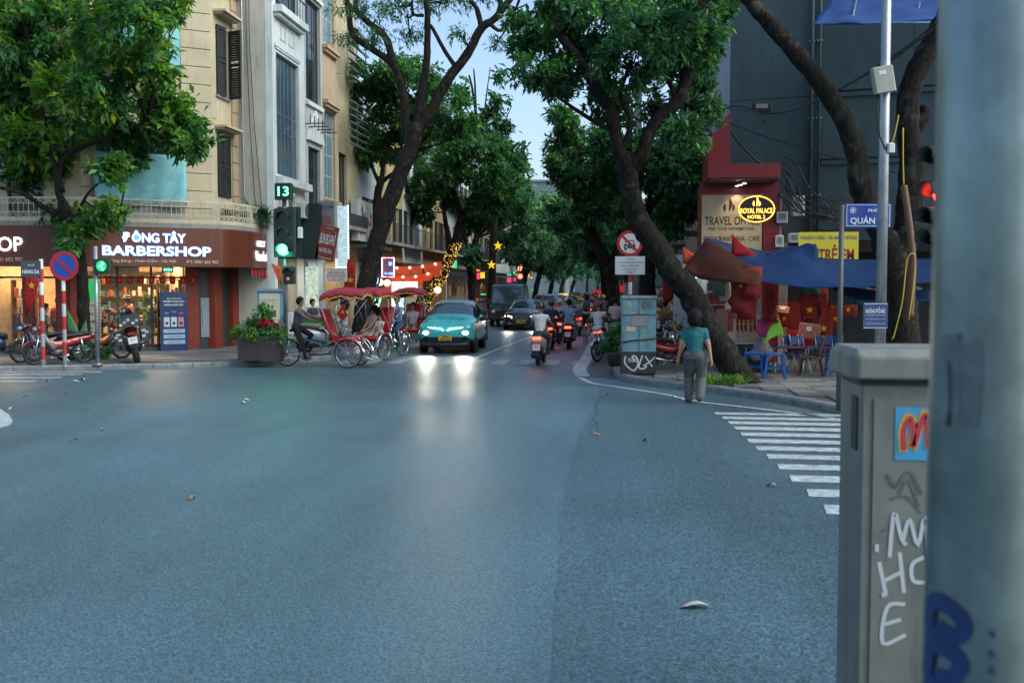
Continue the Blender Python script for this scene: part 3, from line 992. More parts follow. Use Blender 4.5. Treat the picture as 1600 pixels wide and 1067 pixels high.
r2, F2 = house('narrow grey-white house with pointed gable over its door and broad brown window', 36.74, 38.88, 17, M_GREYW, ops=[(.15, 1.95, 9.0, 12.7), (.35, 1.8, 4.9, 7.3), (.5, 1.6, 14, 15.5), (.2, 2, .1, 3.3)])
F2.window(.15, 1.95, 9.0, 12.7, 3, 2, mat('brown_frame', (.05, .03, .022), .5), M_GLASS, .07, sill=False, zsplit=[9.07, 11.6, 12.63])
F2.window(.35, 1.8, 4.9, 7.3, 2, 2, M_FRAMED, M_GLASS, .07, sill=False)
F2.window(.5, 1.6, 14, 15.5, 2, 2)
F2.put(F2.mb().add([(.1, -.12, 7.5), (2.05, -.12, 7.5), (1.08, -.12, 8.7), (.1, -.002, 7.5), (2.05, -.002, 7.5), (1.08, -.002, 8.7)], [(0, 1, 2), (0, 2, 5, 3), (1, 4, 5, 2), (0, 3, 4, 1)]), 'gable', M_WHITEW)
F2.put(F2.mb().box(.05, 2.1, -.1, -.002, 8.78, 8.92).box(.05, 2.1, -.1, -.002, 12.8, 12.92), 'moulding', M_WHITEW)
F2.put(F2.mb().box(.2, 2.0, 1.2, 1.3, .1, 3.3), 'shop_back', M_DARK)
for z in (8.05, 13.1):
 b = F2.mb()
 for i in range(4): b.bar((.0 + i * .5, -.002, z - i * .04), (.0 + i * .5, -.75, z - i * .04), .04).bar((.0 + i * .5, -.2, z - i * .04), (.0 + i * .5, -.2, z + .35), .035)
 F2.put(b, 'cable_bracket', M_RUST)
r3, F3 = house('slim peach house with tall blue-glazed windows between its neighbours', 38.9, 40.78, 15.5, M_PEACH, ops=[(.2, 1.7, 5.6, 9.0), (.2, 1.7, 11.6, 14.6), (.2, 1.7, .1, 3.3)])
F3.window(.2, 1.7, 5.6, 9.0, 2, 4, M_FRAMEW, mat('teal_glass', (.1, .2, .24), .1, var=0), .05, sill=False)
F3.window(.2, 1.7, 11.6, 14.6, 2, 3, M_FRAMEW, mat('teal_glass'), .05, sill=False)
for z in (11.3, 9.2, 5.35): F3.put(F3.mb().box(.02, 1.86, -.22, -.002, z, z + .14).box(.08, 1.8, -.14, -.002, z - .12, z - .001), 'ledge', M_PEACH)
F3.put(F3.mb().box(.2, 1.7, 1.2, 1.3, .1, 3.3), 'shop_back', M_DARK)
r4, F4 = house('dark fronted house with rows of grey sun slats over its windows', 40.8, 43.9, 14, mat('beige_wall', rgb(170, 160, 128), .8, var=.15, dirt=.4), ops=[(.3, 1.5, 4.8, 7.6), (.3, 2.8, .1, 3.3)])
F4.window(.3, 1.5, 4.8, 7.6, 1, 1, M_FRAMED, M_GLASS, .06)
for (z0_, z1_) in ((7.9, 9.6), (10.6, 12.6)):
 for i in range(7):
  z = z0_ + (z1_ - z0_) * i / 6
  F4.put(F4.mb().box(.05, 3.0, -.62, -.5, z, z + .05), 'sun_slat', mat('slat_metal', (.2, .22, .23), .45, .6))
 for x in (.1, 1.5, 2.95): F4.put(F4.mb().box(x - .02, x + .02, -.49, -.45, z0_, z1_ + .1).bar((x, -.002, z0_ + .1), (x, -.47, z0_ + .1), .03), 'slat_post', M_STEEL)
F4.put(F4.mb().box(.1, 3, -.5, -.46, 4.6, 5.1), 'balcony_front', M_FRAMED)
F4.put(F4.mb().box(.1, 3, -.5, -.002, 4.45, 4.6), 'balcony_slab', M_CONC)
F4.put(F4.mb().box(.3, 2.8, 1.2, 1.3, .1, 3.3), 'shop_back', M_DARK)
M_YELW = mat('yellow_wall', rgb(168, 150, 104), .8, var=.15, dirt=.35)
specs_l = [(43.92, 47.6, 8.2, M_GREYW, 'low pale house with projecting balcony behind the leaning trunk'),
   (47.62, 53, 9.5, M_YELW, 'yellow two storey house with dark shutters on the left side'),
   (53.02, 58, 12, M_WHITEW, 'white house fourth before the far junction, left side'),
   (58.02, 66, 9, M_YELW, 'ochre house beyond the tree with string lights'),
   (66.02, 76, 12, M_GREYW, 'grey house far along the left side'),
   (76.02, 90, 11, M_PEACH, 'peach house far along the left side near the red signal'),
   (90.02, 110, 13, M_WHITEW, 'farthest white block on the left side of the street')]
def simple_house(x, y0, y1, h, m, label, left=True):
 r = thing('town_house', label, 'building', (x, (y0 + y1) / 2, 0))
 F = Fac(r, (x, y0, 0), R(90)) if left else Fac(r, (x, y1, 0), R(-90))
 W = y1 - y0
 ops, wins = [], []
 n = max(1, int(W / 1.9))
 z = 4.4
 while z + 1.9 < h:
  for i in range(n):
   c = W * (i + .5) / n
   ops.append((c - .5, c + .5, z, z + 1.7))
  z += 3.1
 ops.append((.25, W - .25, .1, 3.1))
 F.wall(0, W, .1, h, m, ops)
 for o in ops[:-1]:
  F.window(*o, 2, 2, M_FRAMED if rnd.random() < .5 else M_FRAMEW)
  if rnd.random() < .5:
   F.shutter(o[0] - .5, o[0], o[2], o[3], 0, 'l')
   F.shutter(o[1], o[1] + .5, o[2], o[3], 0, 'r')
 d = 8
 Fd = MB()
 sg = -1 if left else 1
 xs = sorted((x, x + sg * d))
 Fd.box(xs[0] + .01, xs[1] - .01, y0 + .005, y0 + .15, .1, h - .01)
 Fd.build('side_wall', m, r, world=True)
 MB().box(xs[0] + .01, xs[1] - .01, y1 - .15, y1 - .005, .1, h - .01).build('side_wall', m, r, world=True)
 MB().box(xs[0] - .1, xs[1] + .1, y0 + .003, y1 - .003, h, h + .22).build('parapet', M_CONC, r, world=True)
 F.put(F.mb().box(.25, W - .25, 1.6, 1.7, .1, 3.1), 'shop_back', mat('shop_interior%d' % rnd.randrange(3), rnd.choice([(.3, .2, .1), (.25, .25, .22), (.3, .12, .08)]), .8))
 F.put(F.mb().box(.1, W - .1, -.9, -.002, 3.2, 3.28), 'awning', mat('awning%d' % rnd.randrange(4), rnd.choice([(.05, .08, .12), (.2, .2, .2), (.12, .03, .02), (.03, .07, .05)]), .6))
 x = .5
 while x < W - .7:
  hh = rnd.uniform(.5, 1.0)
  cg = rnd.choice([((.3, .02, .02), 'red'), ((.35, .3, .2), 'tan'), ((.05, .07, .1), 'navy'), ((.4, .38, .35), 'pale'), ((.35, .12, .03), 'orange'), ((.06, .14, .08), 'green')])
  ww = rnd.uniform(.25, .5)
  F.put(F.mb().bbox(x, x + ww, rnd.uniform(.1, .5), rnd.uniform(.6, .9), .12, .12 + hh, .02), 'goods', mat('goods_' + cg[1], cg[0], .7, var=.3, scale=8))
  if rnd.random() < .7: F.put(F.mb().bbox(x, x + ww * .9, .15, .25, 1.5, 1.5 + rnd.uniform(.5, .9), .02), 'garment', mat('goods_' + cg[1]))
  x += ww + rnd.uniform(.1, .35)
 for k in range(int((h - 4) / 3.1)):
  if rnd.random() < .6:
   zz = 4.3 + 3.1 * k
   F.put(F.mb().box(.2, W - .2, -.7, -.002, zz - .2, zz - .08), 'balcony_slab', M_CONC)
   b = F.mb()
   for i in range(int(W / .25)): b.box(.25 + i * .25, .27 + i * .25, -.68, -.66, zz - .08, zz + .8)
   b.box(.2, W - .2, -.69, -.65, zz + .8, zz + .84)
   F.put(b, 'balcony_rail', M_FRAMED)
 return r, F
left_far = [simple_house(XL, a, b, h, m, l) for (a, b, h, m, l) in specs_l]
for (y, c, e) in ((45.5, (1, .75, .5), 26), (50, (1, .5, .3), 26), (55.5, (1, .8, .55), 30), (62, (1, .45, .25), 36), (71, (1, .7, .4), 45), (83, (1, .6, .4), 55), (100, (1, .7, .5), 70)):
 light('AREA', (XL - .7, y, 2.95), e, c, 1.2)
for (y, c, e) in ((35, (1, .85, .65), 22), (37.8, (.9, .95, 1), 16), (39.8, (1, .8, .5), 16), (42.3, (1, .8, .55), 22)):
 light('AREA', (XL - .5, y, 3.15), e, c, .8)
for (x, y, e) in ((-15.2, 31.8, 105), (-14.4, 32.3, 90), (-17.3, 30.2, 75), (-19, 30.0, 75)):
 light('AREA', (x, y, 3.1), e, (1, .62, .34), .7)
ac_unit((XL + .02, 34.2, 4.75), R(90), 'air conditioner box nearest the green signal countdown, under the big window')
ac_unit((XL + .02, 36.0, 4.55), R(90), 'air conditioner box hung lower, right of the countdown')
ac_unit((XL + .02, 40.3, 4.65), R(90), 'cream air conditioner box on the peach house above the lit panel')
for i, (x0, x1) in enumerate(((-12.8, -12.75), (-12.65, -12.4), (-12.55, -12.2))):
 MB().tube([(x0, 33.24, 15), (x0 + .05, 33.24, 10), ((x0 + x1) / 2, 33.23, 7.5), (x1, 33.24, 5.2), (x1 + .1, 33.2, 4.4)], .012 if i else .03, 6).build('wall_cable', M_WIRE if i else M_STEEL, r1, world=True)
# right side: clad wall, hotel front, stall
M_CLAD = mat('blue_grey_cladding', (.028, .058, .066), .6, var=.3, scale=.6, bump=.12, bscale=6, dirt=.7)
M_HRED = mat('hotel_red_panel', (.2, .008, .012), .4, var=.12)
M_SOFFIT = mat('maroon_soffit', (.16, .05, .045), .5, var=.15)
M_PANEL = mat('ivory_sign_panel', rgb(176, 160, 128), .55, var=.12, scale=3, dirt=.45)
M_MARTXT = mat('maroon_print', (.06, .012, .012), .5, var=0)
WO = Vector((2.73, 28.48, 0))
WA = R(-13.6)
clad = thing('clad_building', 'tall building end wall clad in blue-grey sheets with grey downpipes', 'building', (6, 29, 0))
FWl = Fac(clad, WO, WA)
xs = [0, 2.35, 4.6, 6.9, 9.4, 12]
zs = [3.3, 5.35, 7.1, 10.2, 14.5]
for i in range(5):
 for j in range(4):
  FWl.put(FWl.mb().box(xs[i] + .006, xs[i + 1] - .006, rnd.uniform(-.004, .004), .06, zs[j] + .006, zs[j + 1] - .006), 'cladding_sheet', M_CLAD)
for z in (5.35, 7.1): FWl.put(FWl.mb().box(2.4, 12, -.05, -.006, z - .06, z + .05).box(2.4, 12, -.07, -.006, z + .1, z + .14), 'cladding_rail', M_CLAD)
FWl.put(FWl.mb().box(0, 12, .07, .25, 3.3, 14.5), 'wall', M_CONC)
MB().box(2.73, 2.98, 28.56, 37, .1, 14.5).build('street_wall', mat('blue_corrugated', (.03, .07, .13), .5, var=.2), clad, world=True)
MB().slab([(2.75, 28.7), (14, 26), (14, 37), (2.75, 37)], 14.5, 14.7).build('roof', M_CONC, clad, world=True)
for x in (2.12, 2.32):
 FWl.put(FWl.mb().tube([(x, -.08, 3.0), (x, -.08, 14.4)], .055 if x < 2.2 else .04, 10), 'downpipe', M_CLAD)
 for z in (4.5, 6.5, 8.5, 10.5, 12.5): FWl.put(FWl.mb().box(x - .07, x + .07, -.1, -.006, z, z + .04), 'pipe_clip', M_STEEL)
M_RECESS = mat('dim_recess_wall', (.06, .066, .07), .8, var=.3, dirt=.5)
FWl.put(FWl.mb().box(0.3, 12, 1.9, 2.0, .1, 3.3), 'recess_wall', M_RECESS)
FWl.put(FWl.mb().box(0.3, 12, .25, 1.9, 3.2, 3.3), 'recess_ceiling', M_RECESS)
for x in (1.45, 2.1, 5.6, 8.4): FWl.put(FWl.mb().box(x - .11, x + .11, .0, .24, .1, 3.29), 'column', M_DARK if x == 2.1 else M_CONC)
FWl.put(FWl.mb().box(2.3, 5.4, -.05, -.006, 3.0, 3.28), 'lintel', M_DARK)
yH = 27.0
hotel = thing('hotel_front', 'red hotel front with ivory travel office panel under a red canopy', 'building', (3.2, yH + .5, 0))
pl, pr = AT(1097, 305, yH), AT(1190, 400, yH)
pe = AT(1217, 400, yH)
ztop, zbot = pl.z, pr.z
MB().box(pl.x, pr.x, yH, yH + .08, zbot, ztop).build('sign_panel', M_PANEL, hotel, world=True)
MB().box(pl.x - .02, pe.x, yH + .082, yH + 1.4, zbot - .2, ztop + .3).build('wall', M_HRED, hotel, world=True)
for (za, zb) in ((.12, 1.3), (1.31, 2.4), (2.41, 3.45), (3.46, ztop)):
 MB().box(pr.x + .03, pe.x - .01, yH + .0, yH + .07, za, zb).build('red_panel', M_HRED, hotel, world=True)
MB().box(pe.x, pe.x + .06, yH - .02, yH + 1.4, .1, ztop).build('edge_trim', mat('peach_trim', (.4, .25, .2), .6), hotel, world=True)
hy = yH - 1.1
c0, c1 = AT(1107, 278, hy), AT(1220, 255, hy)
MB().box(c0.x, c1.x, hy, hy + .06, c0.z, c1.z).build('canopy_fascia', M_HRED, hotel, world=True)
MB().box(c0.x, c0.x + .06, hy + .061, yH + 1.0, c0.z, c1.z + .55).build('canopy_side', M_HRED, hotel, world=True)
for i in range(6):
 y = hy + .062 + i * .33
 MB().box(c0.x + .061, c1.x, y, y + .32, c0.z - .04, c0.z).build('soffit_board', M_SOFFIT, hotel, world=True)
MB().add([(c0.x + .001, hy + .4, c1.z + .02), (c0.x + .56, hy + .4, c1.z + .02), (c0.x + .56, hy + .4, c1.z + 1.35), (c0.x + .001, hy + .4, c1.z + .6), (c0.x + .001, hy + .5, c1.z + .02), (c0.x + .56, hy + .5, c1.z + .02), (c0.x + .56, hy + .5, c1.z + 1.35), (c0.x + .001, hy + .5, c1.z + .6)], [(0, 1, 2, 3), (7, 6, 5, 4), (1, 5, 6, 2), (2, 6, 7, 3), (3, 7, 4, 0)]).build('canopy_gusset', M_HRED, hotel, world=True)
for (px, py) in ((1163, 288), (1157, 297), (1152, 303)):
 p = AT(px, py, hy + .3 + (py - 288) * .04)
 d = MB().lathe([(.05, 0), (.06, .08)], 12, 0).build('downlight', M_STEEL, hotel, loc=tuple(wmat(hotel).inverted() @ Vector((p.x, p.y, c0.z - .12))))
 MB().lathe([(.045, -.004), (.045, -.002)], 12).build('lens', mat('warm_lamp', (1, .9, .75), .4, var=0, emit=12), d)
 light('SPOT', (p.x, p.y, c0.z - .16), 9, (1, .82, .6), .04, (0, 0, 0), spot=R(100))
xm = (pl.x + pr.x) / 2
HM = lambda fx, py: T(pl.x + (pr.x - pl.x) * fx, yH - .001, AT(1140, py, yH).z)
text('TRAVEL OFFICE', hotel, HM(.5, 345), 1.38, .22, M_MARTXT, bold=.008)
text('FREE TOUR INFORMATION', hotel, HM(.49, 357.5), 1.15, .085, M_MARTXT, bold=.004)
text('RESTAURANT - BAR - CAFE', hotel, HM(.5, 373), 1.42, .13, M_MARTXT, bold=.006)
text('ON 9 FLOOR', hotel, HM(.48, 384.5), .68, .1, M_MARTXT, bold=.004)
text('(7:00 AM - 11:00 PM)', hotel, HM(.5, 392.5), .95, .09, M_MARTXT, bold=.004)
def flame(parent, M, s, m):
 """three curled tongues of the hotel emblem"""
 for (dx, h, w, c) in ((0, 1.0, .22, .25), (-.25, .6, .18, -.1), (.24, .55, .18, .2)):
  poly = []
  for i in range(9):
   t = i / 8
   poly.append(((dx + c * math.sin(t * 3) * .5 - w * math.sin(math.pi * t) ** .8 * .5) * s, (t * h - .4) * s))
  for i in range(7, 0, -1):
   t = i / 8
   poly.append(((dx + c * math.sin(t * 3) * .5 + w * math.sin(math.pi * t) ** .8 * .5) * s, (t * h - .4) * s))
  mb = MB(M)
  mb.prism(poly, .008, 0, T(0, -.008, 0))
  mb.build('emblem', m, parent, world=True)
flame(hotel, HM(.45, 322), .36, M_MARTXT)
MB().box(pl.x - .6, pe.x, yH + 2.4, yH + 2.5, .1, 3.0).build('shop_back_wall', mat('shop_white', (.5, .52, .5), .8), hotel, world=True)
for i, (x0, x1, c) in enumerate(((.02, .5, (.35, .4, .35)), (.55, .95, (.45, .46, .38)), (1.0, 1.45, (.4, .38, .22)))):
 MB().box(pl.x + x0, pl.x + x1, yH + .3, yH + .36, .12, 2.75).build('door_panel', mat('shop_panel%d' % i, c, .5), hotel, world=True)
light('AREA', (pl.x + .4, yH + .2, 2.75), 14, (.95, .97, 1), .6)
oy = hy - .05
oc = AT(1182, 327, oy)
oval = thing('oval_sign', 'black oval lit hotel sign with orange rim and lettering', 'sign', (oc.x, oy, oc.z - .42))
def ov(rx, rz, n=40): return [(rx * math.cos(2 * math.pi * i / n), rz * math.sin(2 * math.pi * i / n)) for i in range(n)]
OM = T(oc.x, oy, oc.z)
M_AMBER = mat('amber_neon', (1, .45, .06), .4, var=0, emit=2.2)
rx, rz = .452, .335
MB(OM).prism(ov(rx, rz), .1).build('case', mat('black_acrylic', (.01, .01, .011), .25, var=0), oval, world=True)
MB(OM).tube([(x, -.006, z) for x, z in ov(rx - .02, rz - .02)], .013, 6, closed=True).build('rim', M_AMBER, oval, world=True)
text('ROYAL PALACE', oval, OM @ T(0, -.002, -.04), .77, .125, M_AMBER, bold=.01)
text('HOTEL 2', oval, OM @ T(0, -.002, -.19), .42, .085, M_AMBER, bold=.012)
flame(oval, OM @ T(0, -.002, .16), .24, M_AMBER)
MB().bar((oc.x + .3, oy + .1, oc.z + .1), (oc.x + .3, yH + .0, oc.z + .1), .03).build('arm', M_STEEL, oval, world=True)
def board(name, label, cat, p0, p1, y, m, th=.05, frame=None, group=None):
 a, b = AT(p0[0], p0[1], y), AT(p1[0], p1[1], y)
 r = thing(name, label, cat, ((a.x + b.x) / 2, y, b.z), 0, group)
 MB().box(a.x, b.x, y, y + th, b.z, a.z).build('board', m, r, world=True)
 if frame:
  mb = MB()
  for (x0, x1, z0, z1) in ((a.x - .02, a.x + .012, b.z - .02, a.z + .02), (b.x - .012, b.x + .02, b.z - .02, a.z + .02), (a.x + .012, b.x - .012, a.z - .012, a.z + .02), (a.x + .012, b.x - .012, b.z - .02, b.z + .012)): mb.box(x0, x1, y - .012, y + th + .003, z0, z1)
  mb.build('frame', frame, r, world=True)
 return r, a, b
def btext(r, a, b, y, s, fx, fz, fw, fh, m, bold=.01, ext=.004):
 w, h = b.x - a.x, a.z - b.z
 return text(s, r, T(a.x + w * fx, y - .002, b.z + h * fz), w * fw, h * fh, m, bold=bold, ext=ext)
M_YSIGN = mat('yellow_sign', (.62, .5, .03), .5, var=.1)
ry, a, b = board('shop_sign', 'yellow shop sign with dark red lettering above the blue tarpaulin', 'sign', (1248, 363), (1341, 413), 26.2, M_YSIGN)
btext(ry, a, b, 26.2, 'THUẬN CHÂU - 95 HÀNG BÔNG', .5, .83, .94, .17, mat('blue_print', (.02, .06, .2), .5, var=0))
btext(ry, a, b, 26.2, 'TẺ TRẺ EM', .5, .36, .86, .5, mat('darkred_print', (.22, .01, .01), .5, var=0), .02)
for i, (px, py, w, h, lab) in enumerate(((1247, 322, .3, .5, 'tall white meter box with black cable bundle over the yellow sign'), (1222, 340, .28, .28, 'small tilted white junction box beside the hotel edge'), (1240, 372, .26, .24, 'grey meter box left of the yellow sign'), (1218, 377, .2, .3, 'white switch box under the tilted junction box'), (1190, 168, .5, .2, 'black flood lamp box high on the clad wall'))):
 p = AT(px, py, 27.6 if px < 1200 else 26.9)
 r = thing('meter_box' if i < 4 else 'flood_lamp', lab, 'box' if i < 4 else 'lamp', (p.x, p.y, p.z - h / 2), R(rnd.uniform(-10, 10)))
 MB().bbox(-w / 2, w / 2, -.1, .1, 0, h, .02).build('case', M_PLASTW if i < 4 else M_BLACK, r)
 MB().box(-w * .3, w * .3, -.112, -.101, h * .3, h * .85).build('window', mat('grey_label', (.2, .22, .24), .4), r)
 MB().tube([(0, .02, 0), (.02, .04, -.2), (.1, .06, -.35)], .012, 6).build('cable', M_WIRE, r)
mbs = thing('cable_bundle', 'tangle of black cables hanging on the clad wall beside the trunk', 'cables', AT(1270, 380, 26.8))
for i in range(14):
 a, b = AT(1222 + rnd.uniform(-6, 10), 300 + rnd.uniform(-60, 20), 27.0), AT(1325 + rnd.uniform(-30, 30), 340 + rnd.uniform(-15, 15), 26.3)
 m1 = (a + b) / 2 + Vector((rnd.uniform(-.4, .2), -.15, rnd.uniform(-.5, -.05)))
 MB().tube(smooth_path([tuple(a), tuple((a * 2 + m1) / 3 + Vector((rnd.uniform(-.1, .1), -.1, rnd.uniform(-.2, .1)))), tuple(m1), tuple(b)], 5), rnd.uniform(.008, .02), 6).build('cable', M_WIRE, mbs, world=True)
for i in range(4):
 c = AT(1310 + rnd.uniform(-8, 8), 322 + rnd.uniform(-6, 6), 26.5)
 MB().torus(c, rnd.uniform(.2, .32), .012, 'y', 24, 6).build('coil', M_WIRE, mbs, world=True)
# overhead tarpaulins
M_BLUET = mat('blue_tarpaulin', (.005, .03, .1), .75, var=.3, scale=3, bump=.9, bscale=7, spec=.2, dirt=.3)
M_BROWNT = mat('brown_tarpaulin', (.05, .014, .008), .8, var=.25, scale=3, bump=.9, bscale=7, spec=.2, dirt=.3)
def cloth_px(name, label, rows, m, parent=None, sub=5, wr=.008, th=.008, cat='tarpaulin'):
 """cloth through a net of (px,py,y) control points"""
 net = [[np.array(AT(*p)) for p in row] for row in rows]
 rowsS = [smooth_path(r_, sub) for r_ in net]
 cols = list(zip(*rowsS))
 colsS = [smooth_path(c, sub) for c in cols]
 nu, nv = len(colsS), len(colsS[0])
 mb = MB()
 vs = []
 for j in range(nv):
  for i in range(nu):
   p = colsS[i][j]
   w = wr * (math.sin(i * 1.1 + j * .7) + math.sin(i * .37 - j * 1.3 + 1))
   vs.append((p[0], p[1], p[2] + w))
 fs = [(j * nu + i, j * nu + i + 1, (j + 1) * nu + i + 1, (j + 1) * nu + i) for j in range(nv - 1) for i in range(nu - 1)]
 mb.add(vs, fs, 0, True)
 if parent is not None: return mb.build(name, m, parent, world=True, solid=th)
 return mb.build(name, m, None, solid=th, label=label, cat=cat)
cloth_px('tarpaulin', 'blue tarpaulin stretched over the flag stall', [[(1080, 408, 23.6), (1130, 424, 23.2), (1190, 440, 22.8), (1260, 449, 22.6), (1330, 449, 22.4), (1400, 444, 22.3), (1480, 438, 22.2)],
   [(1090, 390, 25.2), (1140, 398, 25), (1190, 408, 24.8), (1245, 404, 24.6), (1300, 424, 24.4), (1380, 425, 24.2), (1480, 420, 24)],
   [(1104, 372, 26.5), (1150, 383, 26.4), (1200, 392, 26.3), (1240, 384, 26.2), (1275, 402, 26), (1380, 406, 25.8), (1480, 402, 25.6)]], M_BLUET)
cloth_px('tarpaulin', 'crumpled upright fold of blue tarpaulin in front of the yellow sign', [[(1196, 398, 25.6), (1230, 405, 25.3), (1278, 412, 25.2)], [(1215, 392, 25.7), (1245, 389, 25.5), (1279, 396, 25.3)], [(1232, 389, 25.9), (1255, 383, 25.7), (1275, 379, 25.5)]], M_BLUET, wr=.02)
cloth_px('tarpaulin', 'brown undersheet hanging at the left end of the stall roof', [[(1068, 420, 22.9), (1095, 436, 22.8), (1130, 439, 22.6), (1185, 446, 22.4)], [(1080, 404, 23.3), (1110, 404, 23.0), (1145, 416, 22.8), (1190, 440, 22.5)], [(1104, 375, 23.8), (1115, 380, 23.6), (1150, 400, 23.2), (1194, 436, 22.6)]], M_BROWNT, wr=.006)
cloth_px('tarpaulin', 'dark blue tarpaulin strip sagging under the stall roof at right', [[(1300, 452, 22.8), (1340, 470, 22.6), (1400, 472, 22.4), (1480, 468, 22.3)], [(1310, 447, 24.4), (1350, 452, 24.2), (1400, 454, 24), (1480, 450, 24)]], M_BLUET)
cloth_px('tarpaulin', 'blue tarpaulin awning high up at the top right', [[(1264, 46, 22), (1300, 38, 21.5), (1380, 36, 21), (1500, 30, 20.5)], [(1285, 20, 24), (1330, 14, 23.8), (1400, 10, 23.5), (1500, 4, 23)], [(1305, -20, 26.5), (1340, -24, 26.4), (1400, -28, 26), (1500, -30, 25.6)]], mat('blue_awning', (.02, .06, .2), .45, var=.2, scale=2), wr=.03)
aw = thing('awning_frame', 'pale metal frame holding the high blue awning', 'frame', AT(1380, 40, 21))
for (a, b) in (((1290, 38, 21.6), (1480, 36, 20.5)), ((1330, 38, 21.3), (1340, -10, 25.8)), ((1380, 38, 21), (1400, -10, 25.8)), ((1430, 37, 20.8), (1440, -10, 25.6))):
 MB().cyl(AT(*a), AT(*b), .025, 8).build('tube', mat('blue_steel', (.1, .2, .3), .5, .3), aw, world=True)
XR = 2.75
specs_r = [(37.05, 42, 12, M_GREYW, 'grey house next beyond the clad building on the right'), (42.02, 49, 10, M_YELW, 'yellow house on the right behind the straight trunk'), (49.02, 57, 13, M_WHITEW, 'white house on the right behind the clothes stalls'),
   (57.02, 68, 11, M_PEACH, 'peach house far along the right side'), (68.02, 82, 12, M_GREYW, 'grey house far along the right side'), (82.02, 110, 14, M_YELW, 'farthest yellow block on the right side')]
right_far = [simple_house(XR, a, b, h, m, l, False) for (a, b, h, m, l) in specs_r]
for (y, c, e) in ((31, (1, .85, .8), 25), (33.5, (1, .8, .7), 25), (39.5, (1, .35, .3), 40), (45.5, (1, .8, .6), 60), (53, (1, .85, .7), 70), (62, (1, .8, .5), 80), (75, (1, .8, .6), 110), (95, (1, .8, .6), 150)):
 light('AREA', (XR + .7, y, 2.95), e, c, 1.0)
M_FARW = mat('far_wall', (.16, .2, .21), .8, var=.15, dirt=.3)
for i, (x0, x1, y, h, m, lab) in enumerate(((-34, -14, 235, 26, M_FARW, 'pale tower block rising at the far end, left'), (-13, 2, 255, 17, M_FARW, 'grey block at the far end of the avenue'), (4, 30, 245, 18, M_FARW, 'pale block at the far end, right'))):
 r = thing('far_building', lab, 'building', ((x0 + x1) / 2, y, 0))
 F = Fac(r, (x0, y, 0), 0)
 W = x1 - x0
 nw = int(W / 2.5)
 ops = [(W * (c + .25) / nw, W * (c + .75) / nw, z, z + 1.7) for c in range(nw) for z in np.arange(4, h - 3, 3.3)]
 F.wall(0, W, 0, h, m, ops)
 for o in ops: F.window(*o, 2, 1, sill=False)
 MB().box(x0, x1, y + .5, y + 12, 0, h - .1).build('core', m, r, world=True)
 MB().box(x0 - .3, x1 + .3, y - .3, y + 12, h, h + .5).build('parapet', M_CONC, r, world=True)
# trees
def barkmat(name, c1, c2, sc=5.0):
 m = bpy.data.materials.new(name)
 m.use_nodes = True
 N, L = m.node_tree.nodes, m.node_tree.links
 b = N['Principled BSDF']
 g = N.new('ShaderNodeNewGeometry')
 mp = N.new('ShaderNodeMapping')
 mp.inputs['Scale'].default_value = (1, 1, .3)
 L.new(g.outputs['Position'], mp.inputs[0])
 n1 = N.new('ShaderNodeTexNoise')
 n1.inputs['Scale'].default_value = sc * 3
 n1.inputs['Detail'].default_value = 6
 n1.inputs['Roughness'].default_value = .7
 L.new(mp.outputs[0], n1.inputs['Vector'])
 n2 = N.new('ShaderNodeTexNoise')
 n2.inputs['Scale'].default_value = sc * .7
 n2.inputs['Detail'].default_value = 5
 n2.inputs['Roughness'].default_value = .65
 L.new(g.outputs['Position'], n2.inputs['Vector'])
 r1 = N.new('ShaderNodeValToRGB')
 r1.color_ramp.elements[0].color = (*[x * .35 for x in c1], 1)
 r1.color_ramp.elements[1].color = (*[x * 1.7 for x in c1], 1)
 r1.color_ramp.elements[0].position = .36
 r1.color_ramp.elements[1].position = .66
 L.new(n1.outputs[0], r1.inputs[0])
 r2 = N.new('ShaderNodeMapRange')
 r2.inputs['From Min'].default_value = .56
 r2.inputs['From Max'].default_value = .68
 L.new(n2.outputs[0], r2.inputs[0])
 mu = N.new('ShaderNodeMath')
 mu.operation = 'MULTIPLY'
 L.new(r2.outputs[0], mu.inputs[0])
 L.new(n1.outputs[0], mu.inputs[1])
 mx = N.new('ShaderNodeMix')
 mx.data_type = 'RGBA'
 L.new(mu.outputs[0], mx.inputs[0])
 L.new(r1.outputs[0], mx.inputs[6])
 mx.inputs[7].default_value = (*c2, 1)
 L.new(mx.outputs[2], b.inputs['Base Color'])
 b.inputs['Roughness'].default_value = .92
 b.inputs['Specular IOR Level'].default_value = .2
 bp = N.new('ShaderNodeBump')
 bp.inputs['Strength'].default_value = 1
 bp.inputs['Distance'].default_value = .06
 L.new(n1.outputs[0], bp.inputs['Height'])
 L.new(bp.outputs[0], b.inputs['Normal'])
 return m
M_BARK = barkmat('bark', (.016, .014, .011), (.1, .1, .075))
M_BARK2 = barkmat('bark_pale', (.026, .021, .017), (.11, .1, .08))
L_DEEP = leafmat('leaf_deep', (.02, .075, .042), (.07, .21, .1), .42)
L_MID = leafmat('leaf_mid', (.03, .115, .045), (.1, .28, .085), .42)
L_BRIGHT = leafmat('leaf_bright', (.05, .14, .025), (.18, .36, .05), .45)
L_HAZE = leafmat('leaf_far_haze', (.06, .17, .12), (.16, .36, .24), .5)  # bluish leaf colour stands in for haze over the far trees
nr = np.random.default_rng(5)
